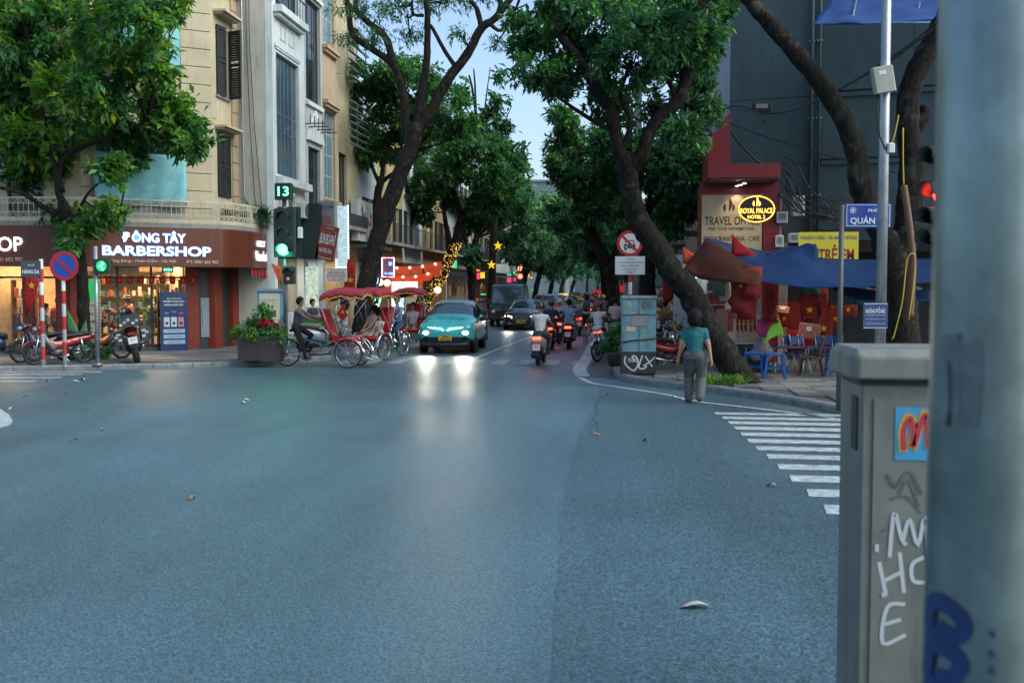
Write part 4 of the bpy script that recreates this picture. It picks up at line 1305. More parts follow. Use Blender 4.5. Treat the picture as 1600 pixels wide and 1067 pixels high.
def leaf_mesh(name, P, D, size, m, ratio=.42, fold=.25, jitter=.5):
 """one bent quad per leaf: P base points, D directions"""
 n = len(P)
 D = D / np.linalg.norm(D, axis=1, keepdims=True)
 up = nr.normal(size=(n, 3)) * .55 + np.array([0, 0, 1.0])
 S = np.cross(D, up)
 S /= np.linalg.norm(S, axis=1, keepdims=True) + 1e-9
 Nn = np.cross(S, D)
 sz = size * (1 + nr.uniform(-jitter, jitter, (n, 1)))
 mid = P + D * sz * .5
 V = np.stack([P, mid + S * sz * ratio * .5 + Nn * sz * fold * .3, P + D * sz - Nn * sz * .12, mid - S * sz * ratio * .5 + Nn * sz * fold * .3], 1).reshape(-1, 3)
 me = bpy.data.meshes.new(name)
 me.vertices.add(4 * n)
 me.vertices.foreach_set('co', V.astype(np.float32).ravel())
 me.loops.add(4 * n)
 me.loops.foreach_set('vertex_index', np.arange(4 * n, dtype=np.int32))
 me.polygons.add(n)
 me.polygons.foreach_set('loop_start', np.arange(0, 4 * n, 4, dtype=np.int32))
 me.polygons.foreach_set('loop_total', np.full(n, 4, dtype=np.int32))
 me.materials.append(m)
 me.update(calc_edges=True)
 return me
def blob_points(blobs, n, shell=.55):
 """twig tips in ellipsoid blobs (x,y,z,rx,ry,rz)"""
 B = np.array([b[:6] for b in blobs], float)
 w = (B[:, 3] * B[:, 4] * B[:, 5]) ** (2 / 3)
 w /= w.sum()
 k = nr.choice(len(B), n, p=w)
 d = nr.normal(size=(n, 3))
 d /= np.linalg.norm(d, axis=1, keepdims=True)
 rr = (shell + (1 - shell) * nr.random((n, 1)) ** .7) * (1 + .14 * nr.normal(size=(n, 1)))
 P = B[k, :3] + d * B[k, 3:6] * rr
 return P, d, k
def crown_mesh(name, blobs, twigs, per, size, m, droop=.35, shell=.45, ratio=.42, spread=.9, clump=1.1):
 P, d, k = blob_points(blobs, twigs, shell)
 nc = max(4, int(twigs / 14))
 C, dc, kc = blob_points(blobs, nc, shell)
 idx = np.empty(len(P), int)
 for i in range(0, len(P), 2000):
  idx[i:i + 2000] = np.argmin(((P[i:i + 2000, None, :] - C[None]) ** 2).sum(2), 1)
 P = P + (C[idx] - P) * (nr.random((len(P), 1)) * .75 * clump)
 d = d * .6 + dc[idx] * .6
 d[:, 2] += .25
 n = len(P) * per
 base = np.repeat(P, per, 0) + nr.normal(size=(n, 3)) * size * .35
 D = np.repeat(d, per, 0) * .55 + nr.normal(size=(n, 3)) * spread
 D[:, 2] -= droop
 return leaf_mesh(name, base, D, size, m, ratio)
def limb(mb, pts, r0, r1, n=9, k=5, wob=.06):
 p = smooth_path(pts, k)
 m = len(p)
 out, rs = [], []
 for i, a in enumerate(p):
  t = i / (m - 1)
  r = r0 + (r1 - r0) * t
  w = r * wob * 3
  out.append((a[0] + rnd.uniform(-w, w) * .4, a[1] + rnd.uniform(-w, w) * .4, a[2]))
  rs.append(r * (1 + rnd.uniform(-wob, wob)))
 mb.tube(out, rs, n)
 return p
def tree(label, base, limbs, blobs, twigs, per, size, lm, bark=None, group=None, droop=.35, shell=.45, ratio=.42, flare=None, twigr=.02, clump=1.1, name='street_tree', spread=.9):
 """limbs: list of (points, r0, r1); the first is the trunk"""
 r = thing(name, label, 'tree', (base[0], base[1], 0), 0, group)
 B = Vector((base[0], base[1], 0))
 bark = bark or M_BARK
 mb = MB()
 tp = limb(mb, limbs[0][0], limbs[0][1], limbs[0][2], 14, 7)
 if flare:
  p = Vector(limbs[0][0][0])
  q = Vector(limbs[0][0][1])
  dd = (q - p)
  for q_ in range(6):
   a_ = q_ * 1.05 + rnd.uniform(-.25, .25)
   e_ = Vector((math.cos(a_), math.sin(a_), 0))
   mb.tube([p + dd * .3 + e_ * limbs[0][1] * .5, p + dd * .1 + e_ * limbs[0][1] * .95, p + e_ * flare * 1.0 + Vector((0, 0, .03)), p + e_ * (flare * 1.45) + Vector((0, 0, -.05))], [limbs[0][1] * .4, limbs[0][1] * .34, limbs[0][1] * .24, limbs[0][1] * .1], 8)
  mb.tube([p + Vector((0, 0, -.06)), p + dd * .12 + Vector((0, 0, .0)), p + dd * .35], [flare * .92, limbs[0][1] * 1.05, limbs[0][1] * .95], 14)
 mb.ell(tp[-1], limbs[0][2] * 1.01, 14, 10)
 mb.build('trunk', bark, r, world=True)
 ends = []
 for (pts, a, b) in limbs[1:]:
  mb = MB()
  p = limb(mb, pts, a, b, 9, 5)
  mb.build('branch', bark, r, world=True)
  ends += [Vector(q) for q in p[len(p) // 3:]]
 if not ends: ends = [Vector(tp[-1])]
 mb = MB()
 for b in blobs:
  c = Vector(b[:3])
  e = min(ends, key=lambda q: (q - c).length)
  m1 = (e + c) / 2 + Vector((rnd.uniform(-.3, .3), rnd.uniform(-.3, .3), rnd.uniform(-.1, .3)))
  mb.tube([tuple(v) for v in (e, m1, c)], [twigr * 2.2, twigr * 1.6, twigr], 6)
  for j in range(5):
   d = Vector((rnd.gauss(0, 1), rnd.gauss(0, 1), rnd.gauss(.2, .7))).normalized()
   q = c + Vector((d.x * b[3], d.y * b[4], d.z * b[5])) * .85
   s = e + (c - e) * rnd.uniform(.5, 1)
   mb.tube([tuple(s), tuple((s + q) / 2 + Vector((0, 0, .12))), tuple(q)], [twigr, twigr * .7, twigr * .35], 5)
 o = mb.build('twigs', bark, r, world=True, kind='stuff')
 lms = lm if isinstance(lm, list) else [(lm, 1)]
 for (m, fr) in lms:
  me = crown_mesh('crown', blobs, max(8, int(twigs * fr)), per, size, m, droop, shell, ratio, spread, clump)
  me.transform(Matrix.Translation(-B))
  c = bpy.data.objects.new('crown', me)
  COL.objects.link(c)
  c.parent = r
  c['kind'] = 'stuff'
 return r
def blobs_px(lst, y, dy=1.5):
 """(px, py, rpx, rpy[, y]) seen from the street corner, at depth y -> ellipsoids"""
 out = []
 for b in lst:
  yy = b[4] if len(b) > 4 else y + rnd.uniform(-dy, dy)
  c = AT(b[0], b[1], yy)
  k = yy / FPX * 1.01
  out.append((c.x, c.y, c.z, b[2] * k, max(.7, b[2] * k * .8), b[3] * k))
 return out
def P3(lst, y):
 return [tuple(AT(p[0], p[1], y + (p[2] if len(p) > 2 else 0))) for p in lst]
yT = 27.3
tree('broad leafy tree in front of the barber shop corner, at far left', (-15.1, yT),
  [(P3([(134, 563), (131, 500), (128, 430), (122, 385), (108, 345), (98, 318)], yT), .17, .14),
  (P3([(98, 318), (90, 290), (98, 250), (130, 230), (170, 215), (230, 190)], yT), .11, .03),
  (P3([(105, 340), (70, 325), (30, 300), (-30, 290)], yT), .1, .04),
  (P3([(98, 300), (85, 260), (70, 200), (60, 120), (40, 40)], yT), .09, .03),
  (P3([(125, 400), (120, 350), (130, 315), (150, 290), (180, 270)], yT), .07, .02)],
  blobs_px([(60, 60, 110, 70), (190, 50, 90, 60), (20, 150, 80, 60), (130, 140, 100, 55), (230, 100, 62, 45), (250, 165, 55, 45), (285, 205, 48, 40), (215, 200, 70, 36), (130, 195, 75, 34), (40, 225, 70, 40), (300, 235, 30, 26), (-30, 100, 80, 90), (265, 20, 34, 30), (10, 275, 60, 34), (75, 255, 45, 28), (140, 360, 36, 22), (160, 335, 30, 18), (100, 335, 34, 20), (20, 5, 90, 40), (170, 8, 80, 30), (120, 375, 22, 16), (185, 345, 24, 14), (170, 262, 42, 22), (205, 250, 30, 16)], yT, 1.6),
  2000, 13, .235, [(L_MID, .5), (L_BRIGHT, .5)], droop=.5, ratio=.46, flare=.26)
yF = 34.0
tree('tall leaning tree with forked bare limbs and feathery top behind the cyclos', (-9.0, yF),
  [(P3([(562, 548), (570, 470), (578, 420), (597, 350), (622, 280), (640, 235), (652, 200)], yF), .35, .25),
  (P3([(640, 240), (634, 190), (629, 140), (612, 100), (578, 75), (552, 55), (545, 20), (538, -40)], yF), .16, .08),
  (P3([(614, 104), (603, 60), (575, 35), (556, 10), (570, -40)], yF), .14, .07),
  (P3([(645, 230), (655, 170), (662, 130), (667, 90), (668, 40), (666, -50)], yF), .17, .09),
  (P3([(648, 215), (675, 170), (700, 125), (730, 85), (752, 45), (775, 28), (800, -5), (840, -60)], yF), .2, .09),
  (P3([(712, 105), (695, 80), (676, 45), (672, 40)], yF), .08, .05),
  (P3([(752, 45), (745, 15), (728, -10), (715, -50)], yF), .1, .05),
  (P3([(778, 27), (782, 5), (785, -40)], yF), .1, .05),
  (P3([(662, 25), (645, 20), (645, -20)], yF), .06, .03),
  (P3([(765, 38), (782, 48), (800, 30), (830, 26)], yF), .07, .03)],
  blobs_px([(560, 20, 55, 26), (620, 10, 60, 25), (700, 5, 60, 25), (760, -20, 70, 30), (590, 60, 26, 20), (540, -30, 80, 30), (660, -40, 90, 35), (640, 60, 30, 14), (720, 55, 20, 12), (545, 60, 26, 16), (775, 70, 16, 10)], yF, 2.2),
  650, 10, .19, [(L_DEEP, .8), (L_MID, .2)], bark=M_BARK2, ratio=.2, flare=.48, shell=.1, droop=.6, spread=1.0, clump=.5)
yR = 44
tree('dense round crowned tree beside the sun slatted house, left row', (-10.2, yR),
  [(P3([(588, 520), (588, 380), (590, 310), (596, 280)], yR), .2, .17),
  (P3([(596, 285), (600, 250), (612, 220)], yR), .12, .05), (P3([(594, 290), (582, 262), (578, 235)], yR), .1, .05), (P3([(596, 285), (625, 262), (650, 235)], yR), .1, .04)],
  blobs_px([(570, 160, 55, 42), (540, 190, 32, 34), (620, 150, 62, 45), (600, 110, 52, 22), (660, 190, 52, 36), (570, 225, 48, 30), (630, 225, 50, 28), (700, 170, 44, 40), (720, 215, 32, 28), (555, 250, 24, 18), (680, 130, 34, 24), (650, 105, 30, 14)], yR, 1.5),
  1700, 13, .235, [(L_MID, .75), (L_DEEP, .25)])
yR2 = 55
tree('stout tree wound with yellow string lights, left row', (-9.6, yR2),
  [(P3([(650, 520), (662, 470), (690, 430), (712, 380), (722, 340)], yR2), .42, .26),
  (P3([(722, 345), (712, 310), (700, 285), (690, 260)], yR2), .2, .06), (P3([(722, 345), (735, 310), (760, 290), (775, 270)], yR2), .16, .06), (P3([(700, 420), (702, 380), (695, 340), (693, 300)], yR2), .2, .08),
  (P3([(722, 345), (750, 335), (770, 300), (765, 280)], yR2), .1, .05)],
  blobs_px([(690, 270, 48, 30), (740, 260, 44, 34), (660, 300, 40, 28), (780, 285, 40, 34), (720, 225, 40, 26), (770, 235, 32, 26), (640, 265, 34, 22), (800, 320, 34, 22), (755, 325, 30, 18), (655, 335, 26, 16), (700, 310, 30, 16), (800, 255, 24, 20)], yR2, 2),
  1500, 12, .28, [(L_MID, .45), (L_DEEP, .55)])
yR3 = 70
tree('tree with two slender stems behind the teal car, left row', (-8.9, yR3),
  [(P3([(740, 512), (736, 440), (737, 400), (745, 370)], yR3), .28, .2),
  (P3([(737, 420), (728, 380), (722, 350)], yR3), .16, .07), (P3([(745, 372), (765, 350), (790, 325)], yR3), .16, .06), (P3([(745, 372), (770, 362), (800, 350)], yR3), .1, .05)],
  blobs_px([(770, 330, 38, 26), (800, 300, 32, 26), (730, 350, 26, 18), (815, 345, 26, 20), (760, 290, 30, 20), (790, 375, 24, 14), (740, 400, 14, 22)], yR3, 2),
  900, 11, .34, [(L_DEEP, .6), (L_HAZE, .4)])
yB = 62
tree('tree with lopped bare top against the sky, left row', (-8.8, yB),
  [(P3([(765, 512), (770, 400), (772, 300), (752, 230)], yB), .26, .14),
  (P3([(752, 230), (744, 180), (738, 140), (733, 118)], yB), .1, .06), (P3([(744, 180), (742, 130), (740, 108)], yB), .07, .04), (P3([(752, 220), (760, 150), (766, 105)], yB), .06, .02), (P3([(765, 260), (785, 200), (800, 165)], yB), .07, .02),
  (P3([(748, 200), (726, 165), (718, 135)], yB), .06, .03)],
  blobs_px([(735, 195, 30, 20), (770, 180, 22, 14), (765, 210, 28, 14), (745, 225, 24, 16), (775, 150, 16, 8), (715, 150, 14, 10), (790, 195, 18, 12), (798, 240, 24, 16), (812, 268, 20, 14), (782, 120, 12, 8)], yB, 1.5), 420, 9, .34, [(L_DEEP, 1)], shell=.2)
yL = 21.5
tree('thick dark leaning trunk on the right pavement with wide crown over the street', (2.5, yL),
  [(P3([(1166, 606), (1136, 560), (1100, 500), (1076, 455), (1054, 430), (1026, 385), (1001, 350), (988, 315), (982, 280), (975, 250)], yL), .3, .19),
  (P3([(972, 255), (962, 215), (958, 180), (935, 145), (912, 105), (880, 62), (864, 30), (850, -20)], yL), .15, .075),
  (P3([(975, 262), (1000, 245), (1012, 215), (1030, 185), (1060, 158), (1072, 120), (1085, 60), (1100, -10)], yL), .17, .1),
  (P3([(958, 205), (925, 188), (890, 165), (862, 145)], yL), .06, .025),
  (P3([(972, 240), (985, 190), (970, 150), (985, 100)], yL), .08, .03),
  (P3([(1060, 158), (1040, 120), (1010, 80)], yL), .07, .03)],
  blobs_px([(860, 60, 60, 45), (930, 30, 70, 40), (1010, 40, 70, 50), (1080, 60, 50, 55), (840, 110, 45, 30), (900, 110, 45, 30), (985, 110, 60, 36), (1060, 130, 45, 36), (950, 165, 40, 26), (1020, 180, 45, 28), (870, 150, 30, 16), (820, 60, 30, 30), (1090, 175, 36, 34), (880, 10, 60, 30), (1010, -10, 90, 40), (1110, 10, 40, 40), (1095, 105, 30, 36), (800, 30, 22, 18), (1100, 60, 40, 60), (1075, 210, 40, 26), (1000, 75, 70, 40), (930, 70, 60, 36), (1040, 30, 70, 50), (940, 130, 50, 30)], yL, 2.4),
  2100, 14, .15, [(L_DEEP, .68), (L_MID, .32)], flare=.4, droop=.35, clump=1.25)
yL2 = 31
tree('second tree of the right row, straight dark trunk behind the blue cabinet', (1.0, yL2),
  [(P3([(1012, 556), (1012, 470), (1011, 400), (1008, 330)], yL2), .26, .22),
  (P3([(1008, 335), (1018, 290), (1010, 250)], yL2), .1, .05), (P3([(1008, 335), (1035, 300), (1050, 260)], yL2), .1, .05)],
  blobs_px([(1040, 240, 40, 26), (1065, 275, 40, 28), (1010, 270, 34, 26), (1055, 315, 34, 22), (1085, 240, 30, 26), (1045, 350, 26, 22), (985, 235, 26, 20), (1080, 320, 24, 20)], yL2, 1.6),
  1000, 12, .2, [(L_DEEP, .7), (L_MID, .3)])
yL3 = 45
tree('third tree of the right row with slender trunk leaning over the street', (.6, yL3),
  [(P3([(962, 520), (957, 440), (935, 385), (912, 345), (902, 310), (895, 280)], yL3), .3, .18),
  (P3([(935, 385), (925, 345), (928, 310)], yL3), .12, .05), (P3([(955, 420), (968, 360), (955, 310)], yL3), .12, .05), (P3([(895, 285), (882, 250), (872, 215), (868, 165)], yL3), .1, .03), (P3([(895, 285), (905, 240), (890, 190)], yL3), .08, .03)],
  blobs_px([(880, 230, 34, 24), (920, 250, 40, 28), (955, 280, 36, 26), (900, 285, 36, 20), (935, 320, 30, 22), (965, 240, 36, 28), (870, 260, 22, 16), (890, 200, 26, 16), (975, 330, 26, 22), (910, 335, 20, 14), (875, 180, 18, 18), (940, 215, 30, 18)], yL3, 2),
  1400, 12, .25, [(L_MID, .5), (L_DEEP, .5)])
yL4 = 62
tree('fourth tree of the right row above the stacked traffic', (.4, yL4),
  [(P3([(945, 500), (945, 430), (930, 390), (905, 365)], yL4), .3, .18), (P3([(930, 390), (935, 350), (940, 330)], yL4), .12, .05), (P3([(905, 368), (885, 350), (870, 330)], yL4), .1, .04)],
  blobs_px([(885, 345, 30, 24), (915, 365, 30, 22), (940, 345, 30, 26), (900, 315, 26, 18), (955, 385, 22, 18), (870, 320, 16, 14), (930, 395, 20, 14)], yL4, 2),
  900, 11, .33, [(L_HAZE, .6), (L_DEEP, .4)])
yC = 18.6
tree('twin limbed corner tree, one dark limb crossing the grey clad wall', (4.7, yC),
  [(P3([(1420, 640), (1412, 560), (1405, 480), (1400, 420), (1385, 380)], yC), .34, .27),
  (P3([(1390, 390), (1360, 330), (1345, 290), (1338, 240), (1325, 200), (1290, 140), (1250, 90), (1215, 50), (1180, 10), (1140, -40)], yC), .21, .13),
  (P3([(1405, 430), (1420, 340), (1425, 260), (1418, 190), (1425, 130), (1455, 70), (1480, 20), (1500, -40)], yC), .24, .16),
  (P3([(1425, 210), (1445, 180), (1442, 165)], yC), .12, .08)],
  blobs_px([(1120, -40, 60, 40), (1180, -70, 60, 30), (1480, -60, 60, 40), (1540, -80, 60, 40)], yC, 1),
  350, 10, .2, [(L_DEEP, 1)], flare=.5)
def far_tree(x, y, h, lean, label, lm=None):
 s = h / 9
 pts = [(x, y, 0), (x + lean * .2, y, 2 * s), (x + lean * .6, y, 4 * s), (x + lean, y, 5.5 * s)]
 bl = []
 for i in range(9):
  a = rnd.uniform(0, 6.28)
  rr = rnd.uniform(.4, 2.3) * s
  bl.append((x + lean * 1.1 + math.cos(a) * rr, y + math.sin(a) * rr, (5.8 + rnd.uniform(-2.0, 2.2)) * s, rnd.uniform(1.1, 1.7) * s, rnd.uniform(1.1, 1.7) * s, rnd.uniform(.8, 1.3) * s))
 br = [([pts[-1], (x + lean + rnd.uniform(-1.5, 1.5), y + rnd.uniform(-1, 1), 6.8 * s)], .12, .05) for _ in range(3)]
 return tree(label, (x, y), [(pts, .28, .18)] + br, bl, 520, 8, .46, lm or [(L_HAZE, 1)], group='far trees of the avenue')
k = 0
for (x, y, h, lean, lab) in ((-8.8, 82, 10, 1.2, 'far tree on the left behind the parked van'), (-8.8, 96, 9.5, 1.5, 'far tree on the left next to the red signal'), (-8.6, 112, 10, 1.6, 'distant tree on the left, beyond the red signal'), (-8.6, 130, 11, 2, 'distant tree on the left, second from the end'), (-8.4, 150, 11, 2.5, 'last tree visible on the left row'),
      (.7, 78, 10, -1.5, 'far right tree arching over the traffic'), (.7, 95, 10, -2.2, 'far right tree arching, next beyond'), (.7, 113, 10.5, -2.4, 'distant right tree, third from the end'), (.7, 132, 11, -2.6, 'distant right tree, second from the end'), (.7, 152, 12, -3, 'last tree visible on the right row'),
      (-5, 175, 11, 0, 'hazy tree closing the street end'), (-1, 185, 12, 0, 'hazy tree closing the street end, right one'), (-12, 190, 13, 0, 'hazy tree closing the street end, left one'), (-3.4, 168, 8, 0, 'low hazy tree in the middle of the street end'), (-8, 205, 12, 0, 'hazy tree behind the street end, left of the middle'), (2.5, 200, 12, 0, 'hazy tree behind the street end, right of the middle'), (-9.5, 104, 8, 1, 'low far tree on the left between the shop signs'), (1.6, 104, 8, -1, 'low far tree on the right between the shop signs'), (-9.3, 88, 7, 1, 'low leafy tree on the left beyond the dark van')):
 far_tree(x, y, h, lean, lab)
# signs and street furniture
M_RW_R = mat('red_paint', (.35, .02, .02), .5, var=.2, dirt=.3)
M_RW_W = mat('white_band_paint', (.5, .5, .48), .5, var=.15, dirt=.3)
M_SIGNR = mat('sign_red', (.42, .012, .015), .4, var=.05)
M_SIGNB = mat('sign_blue', (.015, .06, .32), .4, var=.05)
M_SIGNW = mat('sign_white', (.62, .63, .62), .45, var=.06, dirt=.15)
M_PRINTK = mat('black_print', (.015, .015, .016), .5, var=0)
M_PRINTW = mat('white_print', (.72, .74, .74), .5, var=0)
M_PRINTR = mat('red_print', (.4, .015, .012), .5, var=0)
M_PRINTB = mat('navy_print', (.012, .03, .12), .5, var=0)
M_BAND = mat('concrete_pole', (.2, .2, .175), .8, var=.25, bump=.3, dirt=.4)
def banded_pole(r, h, rad=.05, band=.32, phase=0):
 MB().tube([(0, 0, 0), (0, 0, h)], rad, 14).build('pole', M_RW_W, r)
 z, i = .18 + phase, 0
 while z < h - .1:
  if i % 2 == 0: MB().tube([(0, 0, z), (0, 0, min(h - .02, z + band))], rad + .002, 14, cap=False).build('red_band', M_RW_R, r)
  z += band
  i += 1
 MB().lathe([(.11, 0), (.11, .02), (.06, .03)], 14).build('base_plate', M_STEEL, r)
def disc(r, M, rad, m, name, y=0, th=.006, n=36, inner=None):
 p = [(rad * math.cos(2 * math.pi * i / n), rad * math.sin(2 * math.pi * i / n)) for i in range(n)]
 if inner:
  q = [(x * inner / rad, z * inner / rad) for x, z in p]
  mb = MB(M)
  vs = [(x, y, z) for x, z in p] + [(x, y, z) for x, z in q] + [(x, y + th, z) for x, z in p] + [(x, y + th, z) for x, z in q]
  fs = []
  for i in range(n):
   j = (i + 1) % n
   fs += [(i, j, n + j, n + i), (2 * n + j, 2 * n + i, 3 * n + i, 3 * n + j), (j, i, 2 * n + i, 2 * n + j), (n + i, n + j, 3 * n + j, 3 * n + i)]
  mb.add(vs, fs)
  return mb.build(name, m, r)
 return MB(M).prism(p, th, 0, T(0, y, 0)).build(name, m, r)
g = G(68, 573, .12)
r = thing('street_name_sign', 'street name plate on a red and white post at the left corner', 'sign', (g.x, g.y, .118), PS)
banded_pole(r, 2.66)
MB().box(-.47, .02, -.075, -.055, 2.22, 2.62).build('plate', mat('old_blue_plate', (.05, .055, .07), .5, var=.2), r)
text('PHỐ', r, T(-.2, -.076, 2.52) , .16, .07, M_PRINTW, world=False)
text('HÀNG DA', r, T(-.22, -.076, 2.36), .42, .12, M_PRINTW, bold=.02, world=False)
g = G(102, 572, .12)
r = thing('no_parking_sign', 'round blue and red no parking sign on the second banded post', 'sign', (g.x, g.y, .118), PS)
banded_pole(r, 2.85, phase=.1)
M0 = T(.06, -.065, 2.5)
disc(r, M0, .36, M_SIGNB, 'plate')
disc(r, M0, .36, M_SIGNR, 'rim', -.004, .003, inner=.285)
MB(M0).box(-.035, .035, -.008, -.001, -.29, .29, 0, RY(R(-45))).build('stroke', M_SIGNR, r)
g = G(153, 570, .12)
r = thing('pedestrian_signal', 'grey pole with small green pedestrian signal near the shop', 'traffic light', (g.x, g.y, .118), PS)
MB().tube([(0, 0, 0), (0, 0, 3.0)], .055, 14).lathe([(.13, 0), (.13, .03), (.07, .05)], 14).build('pole', M_STEEL, r)
MB().bbox(-.02, .42, -.15, .05, 2.32, 2.68, .03).build('head', mat('signal_case', (.012, .03, .022), .5, var=.1), r)
disc(r, T(.2, -.155, 2.5), .13, mat('green_lens', (.02, .25, .1), .3, var=0, emit=.5, ecol=(.02, .6, .2)), 'lens')
M_GRN = mat('green_glow', (.1, 1, .35), .4, var=0, emit=7, ecol=(.05, 1, .3))
MB(T(.2, -.165, 2.5)).tube([(.03, 0, .1), (.02, 0, .05), (0, 0, -.02), (.05, 0, -.1)], .02, 6).tube([(.06, 0, .04), (.01, 0, .03), (-.05, 0, -.01)], .014, 6).build('walking_figure', M_GRN, r)
g = G(447, 561, .12)
r = thing('traffic_signal', 'traffic signal showing green with a 13 countdown above it, behind the cyclo', 'traffic light', (g.x, g.y, .118), PS)
k = .0187
MB().tube([(0, 0, 0), (0, 0, 4.75)], .06, 14).lathe([(.15, 0), (.15, .04), (.08, .06)], 14).build('pole', M_STEEL, r)
M_CASE = mat('signal_green_case', (.005, .022, .018), .5, var=.15)
MB().bbox(-.26, .34, -.2, .02, 2.78, 4.1, .04).build('head', M_CASE, r)
MB().box(-.2, .44, .03, .05, 2.75, 4.15).build('back_plate', mat('signal_back', (.006, .025, .022), .6), r)
for i, z in enumerate((3.86, 3.42, 2.98)):
 on = i == 2
 l = disc(r, T(.0, -.205, z), .15, M_GRN if on else mat('dark_lens', (.012, .02, .016), .25, var=0), 'lens')
 v = MB()
 sec = []
 for j in range(13):
  a = R(-20 + 220 * j / 12)
  sec.append([(.17 * math.cos(a), -.2, z + .17 * math.sin(a)), (.17 * math.cos(a), -.42, z + .16 * math.sin(a)), (.155 * math.cos(a), -.42, z + .145 * math.sin(a)), (.155 * math.cos(a), -.2, z + .155 * math.sin(a))])
 v.loft(sec, 0, True)
 v.build('visor', M_CASE, r)
 if on: light('POINT', tuple(wmat(r) @ Vector((0, -.5, z))), 13, (.05, 1, .35), .12)
MB().bbox(-.22, .25, -.2, .02, 4.33, 4.78, .03).build('countdown_case', M_CASE, r)
MB().box(-.18, .21, -.206, -.201, 4.37, 4.74).build('countdown_face', mat('black_face', (.004, .006, .005), .3, var=0), r)
text('13', r, T(.02, -.208, 4.55), .3, .26, mat('green_digit', (.1, .8, .3), .4, var=0, emit=1.6, ecol=(.12, 1, .4)), 'digits', bold=.02, world=False)
MB().bbox(.0, .3, -.22, .0, 2.05, 2.55, .04).build('pedestrian_head', M_CASE, r)
disc(r, T(.15, -.225, 2.35), .09, mat('dark_lens', (.012, .02, .016)), 'lens')
disc(r, T(.13, -.232, 2.2), .035, mat('red_dot', (.8, .05, .03), .4, var=0, emit=1.5, ecol=(1, .06, .03)), 'lens')
MB().loft([[(.0 + .15 + .14 * math.cos(R(a)), y, 2.35 + .14 * math.sin(R(a))) for a in range(0, 181, 20)] for y in (-.22, -.42)], 0, True, False, False).build('visor', M_CASE, r, solid=.01)
MB().bbox(.36, .5, -.12, .04, 3.3, 3.6, .03).build('camera_box', M_PLASTW, r)
g = G(402, 567, .12)
r = thing('flower_planter', 'dark brown square planter of shrubs with red flowers on the left corner', 'planter', (g.x, g.y + .35, .118), PS)
M_PLANT = mat('brown_planter', (.045, .035, .03), .6, var=.25, scale=6)
MB().box(-.5, .5, -.4, .4, .06, .68).build('tub', M_PLANT, r)
for x in (-.44, .44):
 for y in (-.34, .34): MB().box(x - .06, x + .06, y - .06, y + .06, 0, .06).build('foot', M_PLANT, r)
for x in (-.5, 0, .5): MB().box(x - .03, x + .03, -.42, -.401, .06, .7).build('batten', M_PLANT, r)
MB().box(-.53, .53, -.43, -.38, .64, .7).box(-.53, .53, .38, .43, .64, .7).build('rim', M_PLANT, r)
bl = [(-.3, -.1, .85, .35, .4, .25), (.3, -.1, .85, .4, .4, .25), (0, 0, 1.05, .4, .4, .3), (-.45, -.35, .72, .25, .2, .2), (.5, -.3, .75, .22, .2, .22), (.1, 0, 1.4, .22, .22, .3), (0, -.42, .72, .3, .12, .18)]
def leaf_part(name, blobs, tw, per, size, m, parent, **kw):
 o = bpy.data.objects.new(name, crown_mesh(name, blobs, tw, per, size, m, **kw))
 COL.objects.link(o)
 o.parent = parent
 o['kind'] = 'stuff'
 return o
leaf_part('foliage', bl, 260, 9, .1, L_MID, r, shell=.3)
leaf_part('foliage', bl, 90, 9, .1, L_BRIGHT, r, shell=.4)
leaf_part('flowers', [(.18, -.25, 1.05, .22, .15, .12), (.5, -.15, 1.0, .12, .1, .1), (-.05, -.3, 1.0, .12, .1, .08)], 45, 8, .06, leafmat('petal', (.3, .01, .03), (.5, .03, .06)), r, ratio=.8)
g = G(413, 556, .12)
r = thing('kiosk_board', 'pale blue framed poster stand behind the flower planter', 'poster stand', (g.x, g.y + .6, .118), PS)
MB().box(-.4, .36, 0, .3, .1, 1.85).build('case', mat('pale_blue_frame', (.12, .28, .36), .5, var=.2), r)
MB().box(-.34, .26, -.012, -.002, .4, 1.78).build('poster', mat('cream_poster', (.55, .5, .38), .6, var=.15), r)
MB().box(-.43, .4, -.04, .34, 1.85, 1.92).build('lid', M_STEEL, r)
for i in range(5): MB().lathe([(.03, 0), (.035, .06), (.02, .09)], 8, 0, T(-.26 + i * .11, -.016, 1.6) @ RX(R(90)) @ Matrix.Scale(.4, 4)).build('picture', mat('brown_print', (.2, .07, .03), .6), r)
MB().box(-.2, .15, -.016, -.013, 1.1, 1.3).build('picture', mat('brown_print'), r)
r2_ = thing('meter_box', 'slim white meter box on the pole beside the flower planter', 'box', tuple(wmat(r) @ Vector((.52, -.1, .6))), PS)
MB().bbox(-.13, .13, 0, .16, 0, .62, .02).build('case', M_PLASTW, r2_)
MB().box(.08, .1, -.01, 0, .25, .35).build('latch', M_STEEL, r2_)
g = P0 + (P1 - P0).normalized() * 2.55 + nA * .45
r = thing('poster_stand', 'tall navy blue promotional poster stand beside the shop entrance', 'poster stand', (g.x, g.y, .118), AA)
MB().box(-.41, .41, 0, .03, .02, 1.82).build('board', mat('navy_poster', (.012, .03, .1), .45, var=.3, scale=5), r)
MB().bar((-.3, .03, 1.4), (-.3, .5, 0.01), .03).bar((.3, .03, 1.4), (.3, .5, 0.01), .03).build('stay', M_STEEL, r)
PP = lambda z, x=0: T(x, -.003, z)
for (s, z, w, h) in (('SIÊU PHẨM GỘI', 1.62, .42, .05), ('SHAMPO SẠCH GÀU', 1.53, .62, .075), ('KHÔNG KHÔ TÓC', 1.43, .56, .07)): text(s, r, PP(z), w, h, M_PRINTW, bold=.02, world=False)
